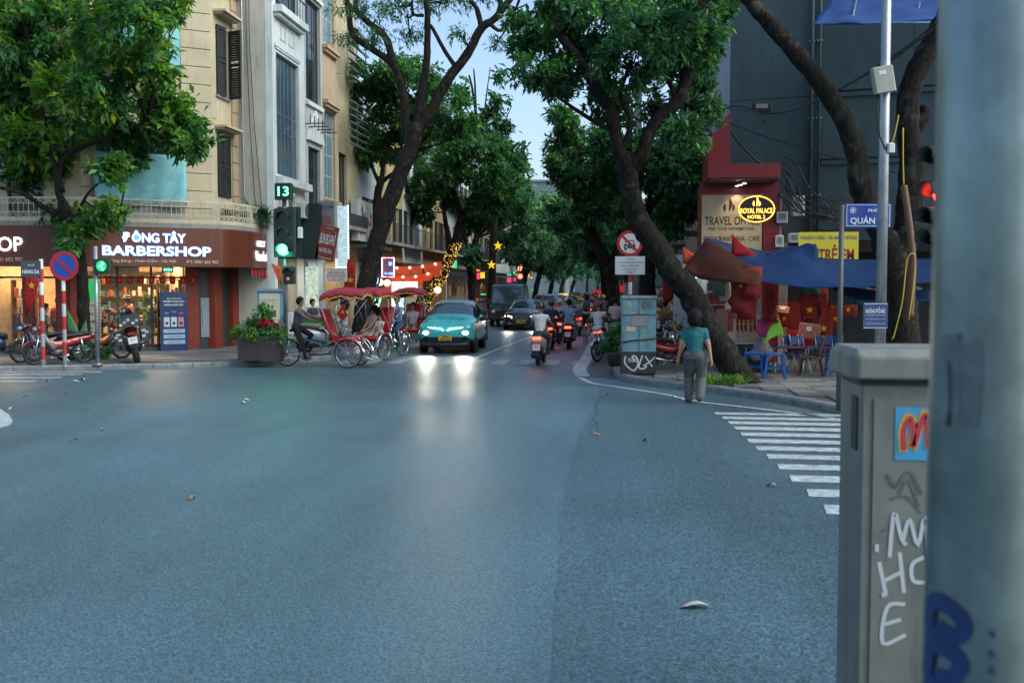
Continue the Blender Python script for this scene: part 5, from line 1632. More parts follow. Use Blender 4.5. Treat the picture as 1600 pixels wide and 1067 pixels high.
for z in (.62, .45, .28):
 MB().box(-.32, .32, -.008, -.001, z - .06, z + .06).build('caption_box', mat('pale_blue_print', (.3, .42, .55), .5, var=0), r)
 text('HAIR CARE', r, T(0, -.009, z), .4, .035, M_PRINTB, world=False)
for i, c in enumerate(((.5, .5, .55), (.45, .55, .6), (.45, .2, .25))):
 MB().bbox(-.3 + i * .21, -.13 + i * .21, -.012, -.001, .75, 1.05, .01).build('bottle_picture', mat('bottle_print%d' % i, c, .5, var=0), r)
 disc(r, T(-.215 + i * .21, -.013, .86), .045, M_PRINTK, 'bottle_label')
 MB().prism([(-.09, 0), (0, -.03), (.09, 0), (0, .03)], .004, 0, T(-.22 + i * .22, -.006, 1.17 + (.04 if i == 1 else 0))).build('badge', mat('badge%d' % i, ((.1, .3, .3), (.1, .2, .4), (.35, .08, .12))[i], .5, var=0), r)
g = G(118, 560, .12)
r = thing('poster_stand', 'cream and green roll-up board with striped edge behind the tree trunk', 'poster stand', (g.x - .1, g.y + 1.0, .118), PS)
MB().box(-.23, .3, 0, .02, .05, 2.2).build('board', mat('cream_board', (.5, .46, .34), .6), r)
MB().box(-.22, .29, -.006, -.001, 1.6, 2.18).build('green_head', mat('green_board', (.03, .4, .1), .6, emit=.25, ecol=(.03, .5, .1)), r)
for i in range(22): MB().box(.235, .295, -.008, -.003, .08 + i * .094, .12 + i * .094, 0, T(0, 0, 0)).build('stripe', M_PRINTR if i % 2 else M_PRINTK, r)
for (s, z, w) in (('Đăng ký', 1.45, .34), ('HỌC', 1.2, .26), ('NGHỀ', 1.0, .32), ('CẮT', .8, .24), ('TÓC', .6, .24)): text(s, r, T(-.02, -.003, z), w, .1, M_PRINTR if z > 1.4 else M_PRINTK, bold=.02, world=False)
MB().box(-.26, .33, -.1, .1, 0, .05).build('foot', M_STEEL, r)
# right corner: sign pole, blue cabinet, concrete pole
g = G(985, 566, .12)
r = thing('no_cars_sign', 'round no cars sign with white notice below on banded post', 'sign', (g.x - .02, g.y + .3, .118), PS * .6)
kx = .0168
banded_pole(r, 3.1, .055)
M0 = T(-.02, -.07, 3.12)
disc(r, M0, .34, M_SIGNW, 'plate')
disc(r, M0, .34, M_SIGNR, 'rim', -.004, .003, inner=.26)
MB(M0).box(-.03, .03, -.008, -.001, -.28, .28, 0, RY(R(-45))).build('stroke', M_SIGNR, r)
c = MB(M0 @ T(.0, -.003, -.03))
for (x0, x1, z0, z1) in ((-.15, .15, -.04, .0), (-.11, .11, .09, .11), (-.12, -.1, 0, .09), (.1, .12, 0, .09), (-.15, .15, -.1, -.08), (-.15, -.12, -.08, -.04), (.12, .15, -.08, -.04), (-.14, -.08, -.15, -.1), (.08, .14, -.15, -.1), (-.05, .05, -.08, -.05)): c.box(x0, x1, -.004, 0, z0, z1)
c.build('car_symbol', M_PRINTK, r)
MB().box(-.4, .38, -.08, -.06, 2.3, 2.78).build('notice', M_SIGNW, r)
for (s, z, w, h) in (('- XE TẢI', 2.71, .2, .045), ('- XE CHỞ HÀNG ĐƯỢC HOẠT ĐỘNG', 2.62, .7, .05), ('TỪ 20h - 6h HÀNG NGÀY', 2.54, .52, .05), ('NGOẠI LỆ', 2.44, .32, .06), ('Except', 2.36, .2, .06)): text(s, r, T(-.02 if w < .6 or h > .05 else 0, -.0815, z), w, h, M_PRINTK, world=False, bold=.008)
g = G(997, 585, .12)
r = thing('utility_cabinet', 'weathered pale blue utility cabinet with painted blossom and graffiti on black base', 'cabinet', (g.x, g.y + .2, .1185), PS * .6)
M_BLUECAB = mat('pale_blue_paint', rgb(102, 140, 152), .55, var=.2, scale=5, dirt=.55)
MB().bbox(-.39, .39, -.25, .25, .02, .52, .01).build('plinth', mat('black_plinth', (.02, .022, .024), .6, var=.3), r)
MB().bbox(-.38, .38, -.24, .24, .522, 1.72, .012).build('cabinet_body', M_BLUECAB, r)
MB().bbox(-.4, .4, -.27, .27, 1.722, 1.78, .01).build('lid', M_STEEL, r)
MB().box(.06, .28, -.252, -.241, 1.5, 1.66).build('plaque', mat('grey_plaque', (.1, .12, .13), .5), r)
MB().box(-.18, .22, -.252, -.241, 1.1, 1.36).build('plaque', mat('pale_plaque', (.22, .23, .23), .6, dirt=.3), r)
MB().box(-.29, -.08, -.25, -.241, .98, 1.08).build('sticker', mat('cream_sticker', (.5, .4, .28), .6, dirt=.5), r)
MB().box(-.004, .004, -.246, -.241, .53, 1.71).build('door_seam', M_BLACK, r)
MB().tube([(-.4, -.26, 1.34), (0, -.262, 1.36), (.4, -.26, 1.35)], .008, 6).build('strap', M_BLACK, r)
MB().tube([(-.41, -.265, .72), (-.1, -.27, .78), (.2, -.275, .8), (.42, -.26, .83)], .014, 6).build('strap', M_BLACK, r)
STK = [0]
def stroke(parent, M, pts, w, m, name='graffiti', k=4, y=-.003, rad=None):
 """flat painted ribbon; rad wraps it round a pole of that radius"""
 STK[0] += 1
 y -= .0004 * (STK[0] % 9)
 if rad: rad += .0003 * (STK[0] % 9)
 p = [Vector((a[0], a[1])) for a in smooth_path(pts, k)]
 vs, fs = [], []
 for i, a in enumerate(p):
  d = (p[min(i + 1, len(p) - 1)] - p[max(i - 1, 0)]).normalized()
  n = Vector((-d.y, d.x)) * (w / 2)
  for q in (a + n, a - n):
   if rad: vs.append((rad * math.sin(q.x / rad), -rad * math.cos(q.x / rad), q.y))
   else: vs.append((q.x, y, q.y))
 for i in range(len(p) - 1): fs.append((2 * i, 2 * i + 1, 2 * i + 3, 2 * i + 2))
 return MB(M).add(vs, fs).build(name, m, parent)
M_GRAFW = mat('white_spray', (.5, .52, .52), .6, var=.2)
Mg = T(0, -.252, 0)
for pts in ([(-.3, .42), (-.32, .28), (-.22, .15), (-.1, .1), (-.02, .25), (-.06, .4), (-.15, .42), (-.1, .3)], [(.08, .44), (.03, .3), (0, .16), (.1, .14), (.18, .2)], [(.14, .42), (.22, .3), (.3, .18)], [(.36, .4), (.25, .3), (.1, .2)]): stroke(r, Mg, pts, .032, M_GRAFW)
MB().box(-.25, -.02, -.2535, -.2515, .28, .38).build('sticker', mat('grey_label'), r)
for i in range(46):
 t = i / 46
 x, z = (-.28 + .25 * (t * 3 % 1), 1.62 - .4 * (t * 3 % 1) * (i % 3)) if i < 26 else (.02 + .3 * rnd.random(), .65 + .9 * rnd.random())
 disc(r, T(x + rnd.uniform(-.04, .04), -.243 - .0004 * i % .004, z + rnd.uniform(-.05, .05)), rnd.uniform(.01, .022), mat('blossom', (.5, .45, .2), .6, var=0), 'blossom', 0, .002, 6)
g = G(990, 556, .12)
r = thing('utility_pole', 'round concrete utility pole right behind the no cars sign', 'pole', (g.x + .1, g.y + 1.6, .118))
MB().tube([(0, 0, 0), (0, 0, 8.5)], [.15, .1], 16).build('pole', M_BAND, r)
MB().tube([(-.18, -.05, 0), (-.18, -.05, 4.6)], .03, 8).build('conduit', M_STEEL, r)
MB().bar((0, 0, 5.4), (2.4, 2, 5.5), .04).build('cross_arm', M_STEEL, r)
for z in (2.2, 3.6): MB().torus((0, 0, z), .145, .012, 'z', 18, 6).build('clamp', M_STEEL, r)
g = G(1310, 641, .12)
r = thing('street_name_sign', 'blue street name plate on a grey post beside the silver pole', 'sign', (g.x, g.y, .118), PS)
MB().tube([(0, 0, 0), (0, 0, 3.28)], .042, 12).build('pole', mat('grey_post', (.1, .1, .095), .5, .4, var=.25), r)
MB().box(.05, .78, -.02, 0, 2.92, 3.3).build('plate', M_SIGNB, r)
mb = MB()
for (x0, x1, z0, z1) in ((.07, .76, 2.94, 2.948), (.07, .76, 3.272, 3.28), (.07, .078, 2.948, 3.272), (.752, .76, 2.948, 3.272)): mb.box(x0, x1, -.023, -.0205, z0, z1)
mb.build('border', M_PRINTW, r)
text('PHỐ', r, T(.5, -.021, 3.2), .18, .075, M_PRINTW, bold=.02, world=False)
text('QUÁN SỨ', r, T(.43, -.021, 3.035), .6, .15, M_PRINTW, bold=.025, world=False)
disc(r, T(.17, -.024, 3.19), .05, M_PRINTW, 'crest', inner=.042, th=.002)
MB().box(.145, .195, -.024, -.021, 3.18, 3.2).box(.155, .185, -.0245, -.0212, 3.165, 3.215).build('crest', M_PRINTW, r)
g = AT(1374, 600, 16.6)
r = thing('lamp_post', 'tall silver post carrying a grey junction box and litter notice', 'pole', (g.x, g.y, .1), PS)
MB().tube([(0, 0, 0), (0, 0, 8.5)], [.085, .068], 16).build('pole', M_STEEL, r)
zz = lambda py: AT(1374, py, 16.6).z - .1
MB(T(-.05, -.12, zz(148)) @ RY(R(-10))).bbox(-.16, .16, -.09, .05, 0, .4, .02).build('junction_box', mat('grey_box', (.3, .31, .26), .5, var=.12), r)
MB(T(-.05, -.215, zz(148)) @ RY(R(-10))).box(-.07, .04, 0, .003, .27, .33).build('label', M_SIGNW, r)
MB().tube([(-.15, -.1, zz(150)), (-.16, -.12, zz(175)), (-.1, -.09, zz(215)), (0, -.08, zz(235))], .012, 6).build('cable', M_WIRE, r)
MB().bbox(.02, .13, -.13, -.02, zz(240), zz(225), .02).build('lamp_head', M_PLASTW, r)
MB().box(-.31, .07, -.115, -.095, zz(513), zz(473)).build('notice', mat('navy_sign', (.02, .05, .14), .45, var=.1), r)
mb = MB()
for (a0, a1, b0, b1) in ((-.3, .06, zz(512.2), zz(511.5)), (-.3, .06, zz(474.8), zz(474))): mb.box(a0, a1, -.118, -.1155, b0, b1)
mb.build('border', M_PRINTW, r)
text('KHÔNG ĐỔ RÁC', r, T(-.12, -.116, zz(484)), .31, .1, M_PRINTW, bold=.012, world=False)
for py in (492, 498, 505): text('PHẠT TIỀN NẾU VI PHẠM QUY ĐỊNH', r, T(-.12, -.116, zz(py)), .3, .022, M_PRINTW, world=False)
MB().torus((0, 0, zz(478)), .085, .01, 'z', 16, 6).build('clamp', M_STEEL, r)
g = AT(1466, 560, 12.2)
r = thing('traffic_signal', 'side-on traffic signal glowing red beside the big steel pole', 'traffic light', (g.x, g.y, .1), R(-62))
MB().tube([(.0, .22, 0), (0, .22, 4.6)], .06, 12).build('pole', M_STEEL, r)
za = lambda py: AT(1440, py, 12.2).z - .1
MB().bbox(-.17, .17, -.02, .16, za(392), za(225), .04).build('head', mat('signal_case'), r)
for i, py in enumerate((248, 302, 342, 375)):
 z = za(py)
 on = i == 1
 disc(r, T(0, -.03, z), .11, mat('red_glow', (1, .05, .04), .4, var=0, emit=8, ecol=(1, .04, .03)) if on else mat('dark_lens'), 'lens')
 sec = []
 for j in range(13):
  a = R(-25 + 230 * j / 12)
  sec.append([(.135 * math.cos(a), -.02, z + .13 * math.sin(a)), (.13 * math.cos(a), -.27, z + .02 + .11 * math.sin(a)), (.12 * math.cos(a), -.27, z + .02 + .1 * math.sin(a)), (.12 * math.cos(a), -.02, z + .12 * math.sin(a))])
 MB().loft(sec, 0, True).build('visor', mat('signal_case'), r)
light('POINT', tuple(wmat(r) @ Vector((0, -.12, za(302)))), 1.2, (1, .04, .03), .05)
g = AT(1420, 520, 17.9)
r = thing('conduit_hose', 'brown ribbed hose with yellow wire hanging along the corner trunk', 'hose', tuple(AT(1420, 495, 17.9)))
pts = [AT(a, b, 17.9) for a, b in ((1412, 290), (1418, 330), (1424, 380), (1426, 420), (1422, 495))]
pp = smooth_path([tuple(p) for p in pts], 14)
MB().tube(pp, [.055 + (.008 if i % 2 else 0) for i in range(len(pp))], 8).build('hose', mat('brown_hose', (.13, .06, .035), .6, var=.2), r, world=True)
MB().tube(smooth_path([tuple(AT(a, b, 17.8)) for a, b in ((1420, 500), (1428, 440), (1430, 400), (1418, 405), (1410, 470), (1398, 520), (1394, 530))], 6), .01, 6).build('wire', mat('yellow_wire', (.5, .35, .02), .5), r, world=True)
MB().tube(smooth_path([tuple(AT(a, b, 17.8)) for a, b in ((1404, 180), (1398, 210), (1390, 232), (1384, 226))], 6), .012, 6).build('wire', mat('yellow_wire'), r, world=True)
MB().tube(smooth_path([tuple(AT(a, b, 17.8)) for a, b in ((1411, 200), (1411, 250), (1412, 290))], 6), .012, 6).build('wire', mat('yellow_wire'), r, world=True)
# foreground: grey control box and big steel pole
yb = 4.25
a = AT(1344, 700, yb)
r = thing('control_box', 'scuffed grey metal control box with graffiti, behind the big pole at right', 'cabinet', (a.x + .42, yb + .2, .118), 0)
M_GBOX = mat('grey_enamel', rgb(106, 110, 103), .55, var=.2, scale=4, dirt=.75)
zt = AT(1344, 545, yb).z - .118
MB().bbox(-.42, .42, -.2, .2, .06, zt - .14, .012).build('cabinet_body', M_GBOX, r)
MB().bbox(-.40, .40, -.18, .18, 0, .06, .01).build('plinth', M_CONC, r)
MB().bbox(-.47, .47, -.25, .24, zt - .12, zt, .03).build('lid', M_GBOX, r, bevel=.01)
MB().box(-.43, .43, -.21, .21, zt - .139, zt - .121).build('lid_seal', M_BLACK, r)
MB().box(-.37, .4, -.209, -.201, .12, zt - .2).build('door', M_GBOX, r)
MB().box(-.426, -.421, -.15, -.05, zt - .42, zt - .2).build('vent', M_BLACK, r)
zb_ = lambda py: AT(1420, py, yb).z - .118
xb_ = lambda px: AT(px, 700, yb).x - (a.x + .42)
MB().box(xb_(1397), xb_(1475), -.2125, -.2095, zb_(718), zb_(636)).build('sticker', mat('sky_blue_sticker', (.04, .28, .5), .5), r)
Mr_ = T(0, -.2130, 0)
for pts, c in (([(1410, 705), (1408, 670), (1418, 650), (1426, 668), (1424, 700), (1436, 660), (1446, 645), (1450, 700)], (.5, .3, .03)), ([(1411, 702), (1410, 672), (1419, 653), (1425, 670), (1425, 698), (1436, 662), (1445, 648), (1449, 698)], (.4, .03, .05))):
 stroke(r, Mr_ @ T(0, -.0015 if c[0] < .45 else 0, 0), [(xb_(p), zb_(q)) for p, q in pts], .034 if c[0] > .45 else .02, mat('spray%d' % int(c[0] * 10), c, .6), y=0)
Mw = T(0, -.2105, 0)
for pts in ([(1392, 870), (1398, 800), (1410, 840), (1418, 850)], [(1412, 845), (1422, 810), (1436, 850), (1446, 805), (1452, 870)], [(1376, 878), (1388, 930)], [(1408, 862), (1416, 925)], [(1383, 908), (1412, 892)], [(1446, 868), (1428, 880), (1430, 905), (1448, 908)], [(1418, 942), (1390, 948), (1384, 1004), (1420, 990)], [(1386, 975), (1412, 966)], [(1372, 850), (1372, 862)], [(1384, 925), (1384, 932)]):
 stroke(r, Mw, [(xb_(p), zb_(q)) for p, q in pts], .016, mat('white_marker', (.45, .47, .47), .6, var=.1), y=0)
M_SCUFF = mat('dark_scuff', (.09, .09, .085), .7, var=.4, scale=20)
for pts in ([(1385, 740), (1400, 760), (1420, 735), (1440, 770)], [(1390, 780), (1415, 775), (1440, 800)], [(1380, 830), (1392, 822)], [(1402, 655), (1400, 690)], [(1405, 770), (1420, 750), (1436, 790)]): stroke(r, Mw, [(xb_(p), zb_(q)) for p, q in pts], .012, M_SCUFF, 'scuff', y=0)
yp = 1.95
a = AT(1549, 700, yp)
r = thing('steel_pole', 'big galvanised steel pole in the right foreground with blue spray tag', 'pole', (a.x, a.y, .118), math.atan2(-a.x, a.y))
def pole_mat():
 m = mat('old_galvanised', rgb(124, 140, 138), .38, .8, var=.3, scale=6, dirt=.5)
 return m
RP = .108
MB().tube([(0, 0, 0), (0, 0, .8), (0, 0, 2), (0, 0, 6)], [RP + .006, RP + .003, RP, RP - .006], 40).build('pole', pole_mat(), r)
MB().lathe([(.2, 0), (.2, .02), (.125, .025)], 24).build('base_plate', M_STEEL, r)
zp = lambda py: AT(1549, py, yp).z - .118
xp = lambda px: (px - 1549) / FPX * yp * 1.0
M_TAG = mat('blue_spray', (.012, .035, .13), .5, var=.2)
for pts in ([(1452, 975), (1462, 932), (1500, 936), (1518, 955), (1505, 975), (1470, 968)], [(1450, 1050), (1462, 1000), (1500, 1000), (1514, 1015), (1500, 1040), (1470, 1045)], [(1446, 985), (1470, 982), (1478, 985)], [(1448, 1060), (1480, 1058)]):
 stroke(r, Matrix(), [(xp(p), zp(q)) for p, q in pts], .03, M_TAG, rad=RP + .006)
for q in (955, 985, 1010, 1035): stroke(r, Matrix(), [(xp(1556), zp(q)), (xp(1557), zp(q + 9))], .009, M_TAG, rad=RP + .006)
M_REP = mat('dull_repaint', (.12, .15, .15), .5, var=.35, scale=12)
for (p0, q0, p1, q1, w) in ((1480, 520, 1484, 640, .05), (1515, 530, 1512, 655, .045), (1470, 560, 1472, 660, .03)): stroke(r, Matrix(), [(xp(p0), zp(q0)), (xp((p0 + p1) / 2 + 3), zp((q0 + q1) / 2)), (xp(p1), zp(q1))], w, M_REP, 'paint_patch', rad=RP + .0035 if w > .04 else RP + .0045)
# people
def ik(a, c, l1, l2, pole):
 a, c, pole = Vector(a), Vector(c), Vector(pole)
 d = c - a
 L_ = min(d.length, (l1 + l2) * .995)
 d.normalize()
 c = a + d * L_
 x = (l1 * l1 - l2 * l2 + L_ * L_) / (2 * L_)
 h = math.sqrt(max(0, l1 * l1 - x * x))
 n = (pole - d * pole.dot(d))
 if n.length < 1e-4: n = Vector((1, 0, 0))
 n.normalize()
 return a + d * x + n * h, c
def skel(pelvis, lean=0.0, twist=0.0, handL=None, handR=None, footL=None, footR=None, s=1.0, kneeout=.25, head_pitch=0.0, head_yaw=0.0, elbow=(0, -.6, -.6), toe=(0, 1, 0)):
 """joints of a figure that faces +Y; hands and feet are targets"""
 J = {}
 p = Vector(pelvis)
 ux = Vector((math.cos(twist), math.sin(twist), 0))
 up = Vector((0, math.sin(lean), math.cos(lean)))
 J['pelvis'] = p
 J['waist'] = p + up * .13 * s
 J['chest'] = p + up * .36 * s
 J['neck'] = p + up * .50 * s
 up2 = Vector((0, math.sin(lean * .35 + head_pitch), math.cos(lean * .35 + head_pitch)))
 J['head'] = J['neck'] + up * .04 * s + up2 * .13 * s
 J['hup'] = up2
 J['hf'] = Vector((-math.sin(head_yaw), math.cos(head_yaw), 0))
 for sd, k in (('L', -1), ('R', 1)):
  J['sh' + sd] = p + up * .43 * s + ux * (.17 * k * s)
  J['hip' + sd] = p + Vector((.09 * k * s, 0, -.02 * s))
  h = Vector(handL if sd == 'L' else handR) if (handL if sd == 'L' else handR) is not None else J['sh' + sd] + Vector((.07 * k, .02, -.52)) * s
  J['el' + sd], J['wr' + sd] = ik(J['sh' + sd], h, .27 * s, .25 * s, Vector((.5 * k, elbow[1], elbow[2])))
  f = Vector(footL if sd == 'L' else footR) if (footL if sd == 'L' else footR) is not None else Vector((.1 * k * s, p.y, .07 * s))
  J['kn' + sd], J['an' + sd] = ik(J['hip' + sd], f, .43 * s, .42 * s, Vector((kneeout * k, 1, .3)))
  J['toe' + sd] = J['an' + sd] + (Vector(toe).normalized() * .15 + Vector((.02 * k, 0, -.035))) * s
 J['s'] = s
 return J
def capsule(mb, p, q, r0, r1, n=10):
 p, q = Vector(p), Vector(q)
 d = (q - p)
 L_ = d.length
 if L_ < 1e-5: return mb.ell(p, r0, n, 6)
 d.normalize()
 pts = [p - d * r0 * .99, p - d * r0 * .7, p, q, q + d * r1 * .7, q + d * r1 * .99]
 mb.tube(pts, [r0 * .1, r0 * .71, r0, r1, r1 * .71, r1 * .1], n)
TMP = bpy.data.scenes.new('workbench')
SKIN = mat('skin', (.36, .19, .115), .55, var=.08)
SKIN2 = mat('skin_tan', (.25, .125, .075), .55, var=.08)
M_HAIR = mat('hair_black', (.006, .005, .005), .8, var=.2, scale=30, spec=.3)
def figure(label, J, loc, rz=0, shirt=(.5, .5, .5), pants=(.02, .02, .025), shoe=(.03, .03, .03), skin=None, sleeve=.6, leg=1.0, helmet=None, hair='short', group=None, vox=.021, fingers=False, mask=None, skirt=False, grip=False, slim=1.0, name='person', shirtm=None, pantsm=None, cap=None, baggy=0.0):
 s = J['s']
 r = thing(name, label, 'person', loc, rz, group)
 k = slim * s
 segs = []
 def sg(p, q, a, b, reg): segs.append((Vector(p), Vector(q), a, b, reg))
 sg(J['hipL'], J['hipR'], .118 * k, .118 * k, 'pants')
 sg(J['pelvis'], J['waist'], .125 * k, .122 * k, 'hipband')
 cl, cr = J['chest'] + (J['shL'] - J['chest']) * .42, J['chest'] + (J['shR'] - J['chest']) * .42
 sg(J['waist'], J['chest'], .122 * k, .13 * k, 'torso')
 wl, wr_ = J['waist'] + (J['shL'] - J['shR']) * .1, J['waist'] - (J['shL'] - J['shR']) * .1
 sg(wl, cl, .108 * k, .105 * k, 'torso')
 sg(wr_, cr, .108 * k, .105 * k, 'torso')
 sg(J['chest'] + (J['shL'] - J['chest']) * .55, J['chest'] + (J['shR'] - J['chest']) * .55, .1 * k, .1 * k, 'torso')
 sg(J['shL'], J['shR'], .062 * k, .062 * k, 'torso')
 sg(J['neck'] - Vector((0, 0, .05)) * s, J['head'] - J['hup'] * .06 * s, .055 * k, .05 * k, 'skin')
 for sd in 'LR':
  sl = .01 if sleeve > .1 else 0
  sg(J['sh' + sd], J['el' + sd], (.056 + sl) * k, (.043 + (sl if sleeve > .7 else 0)) * k, 'uarm')
  sg(J['el' + sd], J['wr' + sd], (.041 + (sl if sleeve > 1 else 0)) * k, (.028 + (sl if sleeve > 1 else 0)) * k, 'farm')
  d = (J['wr' + sd] - J['el' + sd]).normalized()
  sg(J['wr' + sd], J['wr' + sd] + d * .075 * s, .03 * s, .034 * s, 'skin')
  pl = (.014 if leg > .9 else .008) + baggy
  sg(J['hip' + sd], J['kn' + sd], (.083 + pl) * k, (.058 + pl) * k, 'thigh')
  sg(J['kn' + sd], J['an' + sd], (.053 + (pl if leg > .9 else 0)) * k, (.036 + (pl * 1.3 if leg > .9 else 0)) * k, 'calf')
  sg(J['an' + sd] - Vector((0, .03, .03)) * s, J['toe' + sd], .036 * s, .034 * s, 'foot')
 mb = MB()
 for p, q, a, b, reg in segs: capsule(mb, p, q, a, b)
 h, hu, hf = J['head'], J['hup'].normalized(), J['hf']
 hx = hf.cross(hu).normalized()
 hy = hu.cross(hx).normalized()
 Mh = Matrix((( hx.x, hy.x, hu.x, h.x), (hx.y, hy.y, hu.y, h.y), (hx.z, hy.z, hu.z, h.z), (0, 0, 0, 1)))
 mb.ell((0, -.008 * s, .03 * s), (.075 * s, .093 * s, .1 * s), 14, 10, M=Mh)
 mb.ell((0, .02 * s, -.045 * s), (.055 * s, .066 * s, .075 * s), 12, 8, M=Mh)
 mb.ell((0, .09 * s, -.01 * s), (.013 * s, .02 * s, .026 * s), 8, 6, M=Mh)
 for e in (-1, 1): mb.ell((.076 * s * e, -.005 * s, -.005 * s), (.012 * s, .022 * s, .032 * s), 8, 6, M=Mh)
 me = mb.mesh('tmp', [])
 o = bpy.data.objects.new('tmp', me)
 TMP.collection.objects.link(o)
 m = o.modifiers.new('r', 'REMESH')
 m.mode = 'VOXEL'
 m.voxel_size = vox
 m.adaptivity = 0
 m2 = o.modifiers.new('s', 'SMOOTH')
 m2.factor = .5
 m2.iterations = 4
 TMP.view_layers[0].update()
 dg = TMP.view_layers[0].depsgraph
 bm = bpy.data.meshes.new_from_object(o.evaluated_get(dg))
 bpy.data.objects.remove(o)
 bpy.data.meshes.remove(me)
 n = len(bm.polygons)
 C = np.empty(n * 3)
 bm.polygons.foreach_get('center', C)
 C = C.reshape(-1, 3)
 best = np.full(n, 1e9)
 idx = np.zeros(n, int)
 REG = {'skin': 0, 'shirt': 1, 'pants': 2, 'shoe': 3}
 for p, q, a, b, reg in segs:
  p_, q_ = np.array(p), np.array(q)
  d = q_ - p_
  L2 = max(1e-9, d @ d)
  t = np.clip(((C - p_) @ d) / L2, 0, 1)
  dist = np.linalg.norm(C - (p_ + t[:, None] * d), axis=1) - (a + (b - a) * t)
  better = dist < best - 1e-4
  best[better] = dist[better]
  if reg == 'uarm': v = np.where(t < min(1, sleeve + .02), 1, 0)
  elif reg == 'farm': v = np.where(t < sleeve - 1.0, 1, 0)
  elif reg == 'thigh': v = np.where(t < (leg if leg < 1 else 2), 2, 0)
  elif reg == 'calf': v = np.where(t < (1.02 if leg >= 1 else leg - 1), 2, 0)
  elif reg == 'hipband': v = np.where(t > .35, 1, 2)
  elif reg == 'torso': v = np.full(n, 1)
  elif reg == 'pants': v = np.full(n, 2)
  elif reg == 'foot': v = np.full(n, 3)
  else: v = np.full(n, 0)
  idx[better] = v[better]
 dh = np.linalg.norm(C - np.array(h), axis=1)
 idx[dh < .125 * s] = 0
 key = lambda c: 'cloth_%02d_%02d_%02d' % tuple(int(x * 60) for x in c)
 mats = [skin or SKIN, shirtm or mat(key(shirt), shirt, .85, var=.16, scale=7, bump=.9, bscale=9), pantsm or mat(key(pants), pants, .85, var=.16, scale=7, bump=.5, bscale=14), mat(key(shoe), shoe, .6)]
 for q in mats: bm.materials.append(q)
 bm.polygons.foreach_set('material_index', idx.astype(np.int32))
 bm.polygons.foreach_set('use_smooth', np.ones(n, bool))
 bm.name = 'body'
 if fingers:
  fb = MB()
  for sd, kk in (('L', -1), ('R', 1)):
   w = J['wr' + sd]
   d = (w - J['el' + sd]).normalized()
   sx = d.cross(Vector((0, 1, .2))).normalized()
   nn = sx.cross(d).normalized()
   for i, (o_, ln) in enumerate(((-.026, .062), (-.009, .074), (.009, .07), (.025, .055))):
    b0 = w + d * .085 * s + nn * o_ * s
    cu = sx * (.03 * kk * (1 if not grip else 2)) * -1
    fb.tube([b0, b0 + d * ln * .5 * s + cu * .2, b0 + d * ln * .85 * s + cu * .8], [.0095 * s, .0085 * s, .006 * s], 6)
   b0 = w + d * .03 * s + nn * .028 * s
   fb.tube([b0, b0 + (d * .03 + nn * .025) * s, b0 + (d * .06 + nn * .03) * s], [.011 * s, .0095 * s, .007 * s], 6)
  fo = fb.mesh('fingers', [])
  nv, nf = len(bm.vertices), n
  import bmesh
  b_ = bmesh.new()
  b_.from_mesh(bm)
  b_.from_mesh(fo)
  b_.to_mesh(bm)
  b_.free()
  bpy.data.meshes.remove(fo)
 ob = bpy.data.objects.new('body', bm)
 COL.objects.link(ob)
 ob.parent = r
 for e in (-1, 1):
  MB().ell((.03 * s * e, .078 * s, .012 * s), (.013 * s, .008 * s, .007 * s), 8, 6, M=Mh).build('eye', mat('eye_dark', (.012, .01, .009), .3, var=0), r)
  MB().ell((.031 * s * e, .079 * s, .034 * s), (.018 * s, .006 * s, .004 * s), 8, 6, M=Mh).build('eyebrow', M_HAIR, r)
 MB().ell((0, .08 * s, -.056 * s), (.022 * s, .007 * s, .006 * s), 8, 6, M=Mh).build('mouth', mat('lips', (.22, .07, .06), .5, var=0), r)
 if mask: MB().ell((0, .03 * s, -.045 * s), (.066 * s, .075 * s, .056 * s), 12, 8, M=Mh).build('face_mask', mat('mask', mask, .8), r)
 if helmet is not None:
  hm = MB()
  vs, fs = [], []
  nu, nv = 18, 7
  for i in range(nv + 1):
   ph = R(104) * i / nv
   for j in range(nu):
    t = 2 * math.pi * j / nu
    low = 1.0
    z = math.cos(ph * (1.12 if math.sin(t) < .3 else .93))
    rr = math.sin(ph * (1.12 if math.sin(t) < .3 else .93))
    vs.append((.118 * s * rr * math.cos(t), -.008 * s + .138 * s * rr * math.sin(t), .035 * s + .13 * s * z))
  for i in range(nv):
   for j in range(nu):
    j2 = (j + 1) % nu
    fs.append((i * nu + j, i * nu + nu + j, i * nu + nu + j2, i * nu + j2))
  hm.add(vs, fs, 0, True, Mh)
  hm.build('helmet', mat('helmet_%02d%02d%02d' % tuple(int(c * 60) for c in helmet), helmet, .25, var=.1, coat=.5), r, solid=.012)
  MB().grid(lambda u, v: (s * .1 * math.cos(R(20 + 140 * u)), s * (.0 + (.125 + .05 * v) * math.sin(R(20 + 140 * u))), s * (.06 - .02 * v)), 10, 2, M=Mh).build('peak', M_BLACK, r, solid=.006)
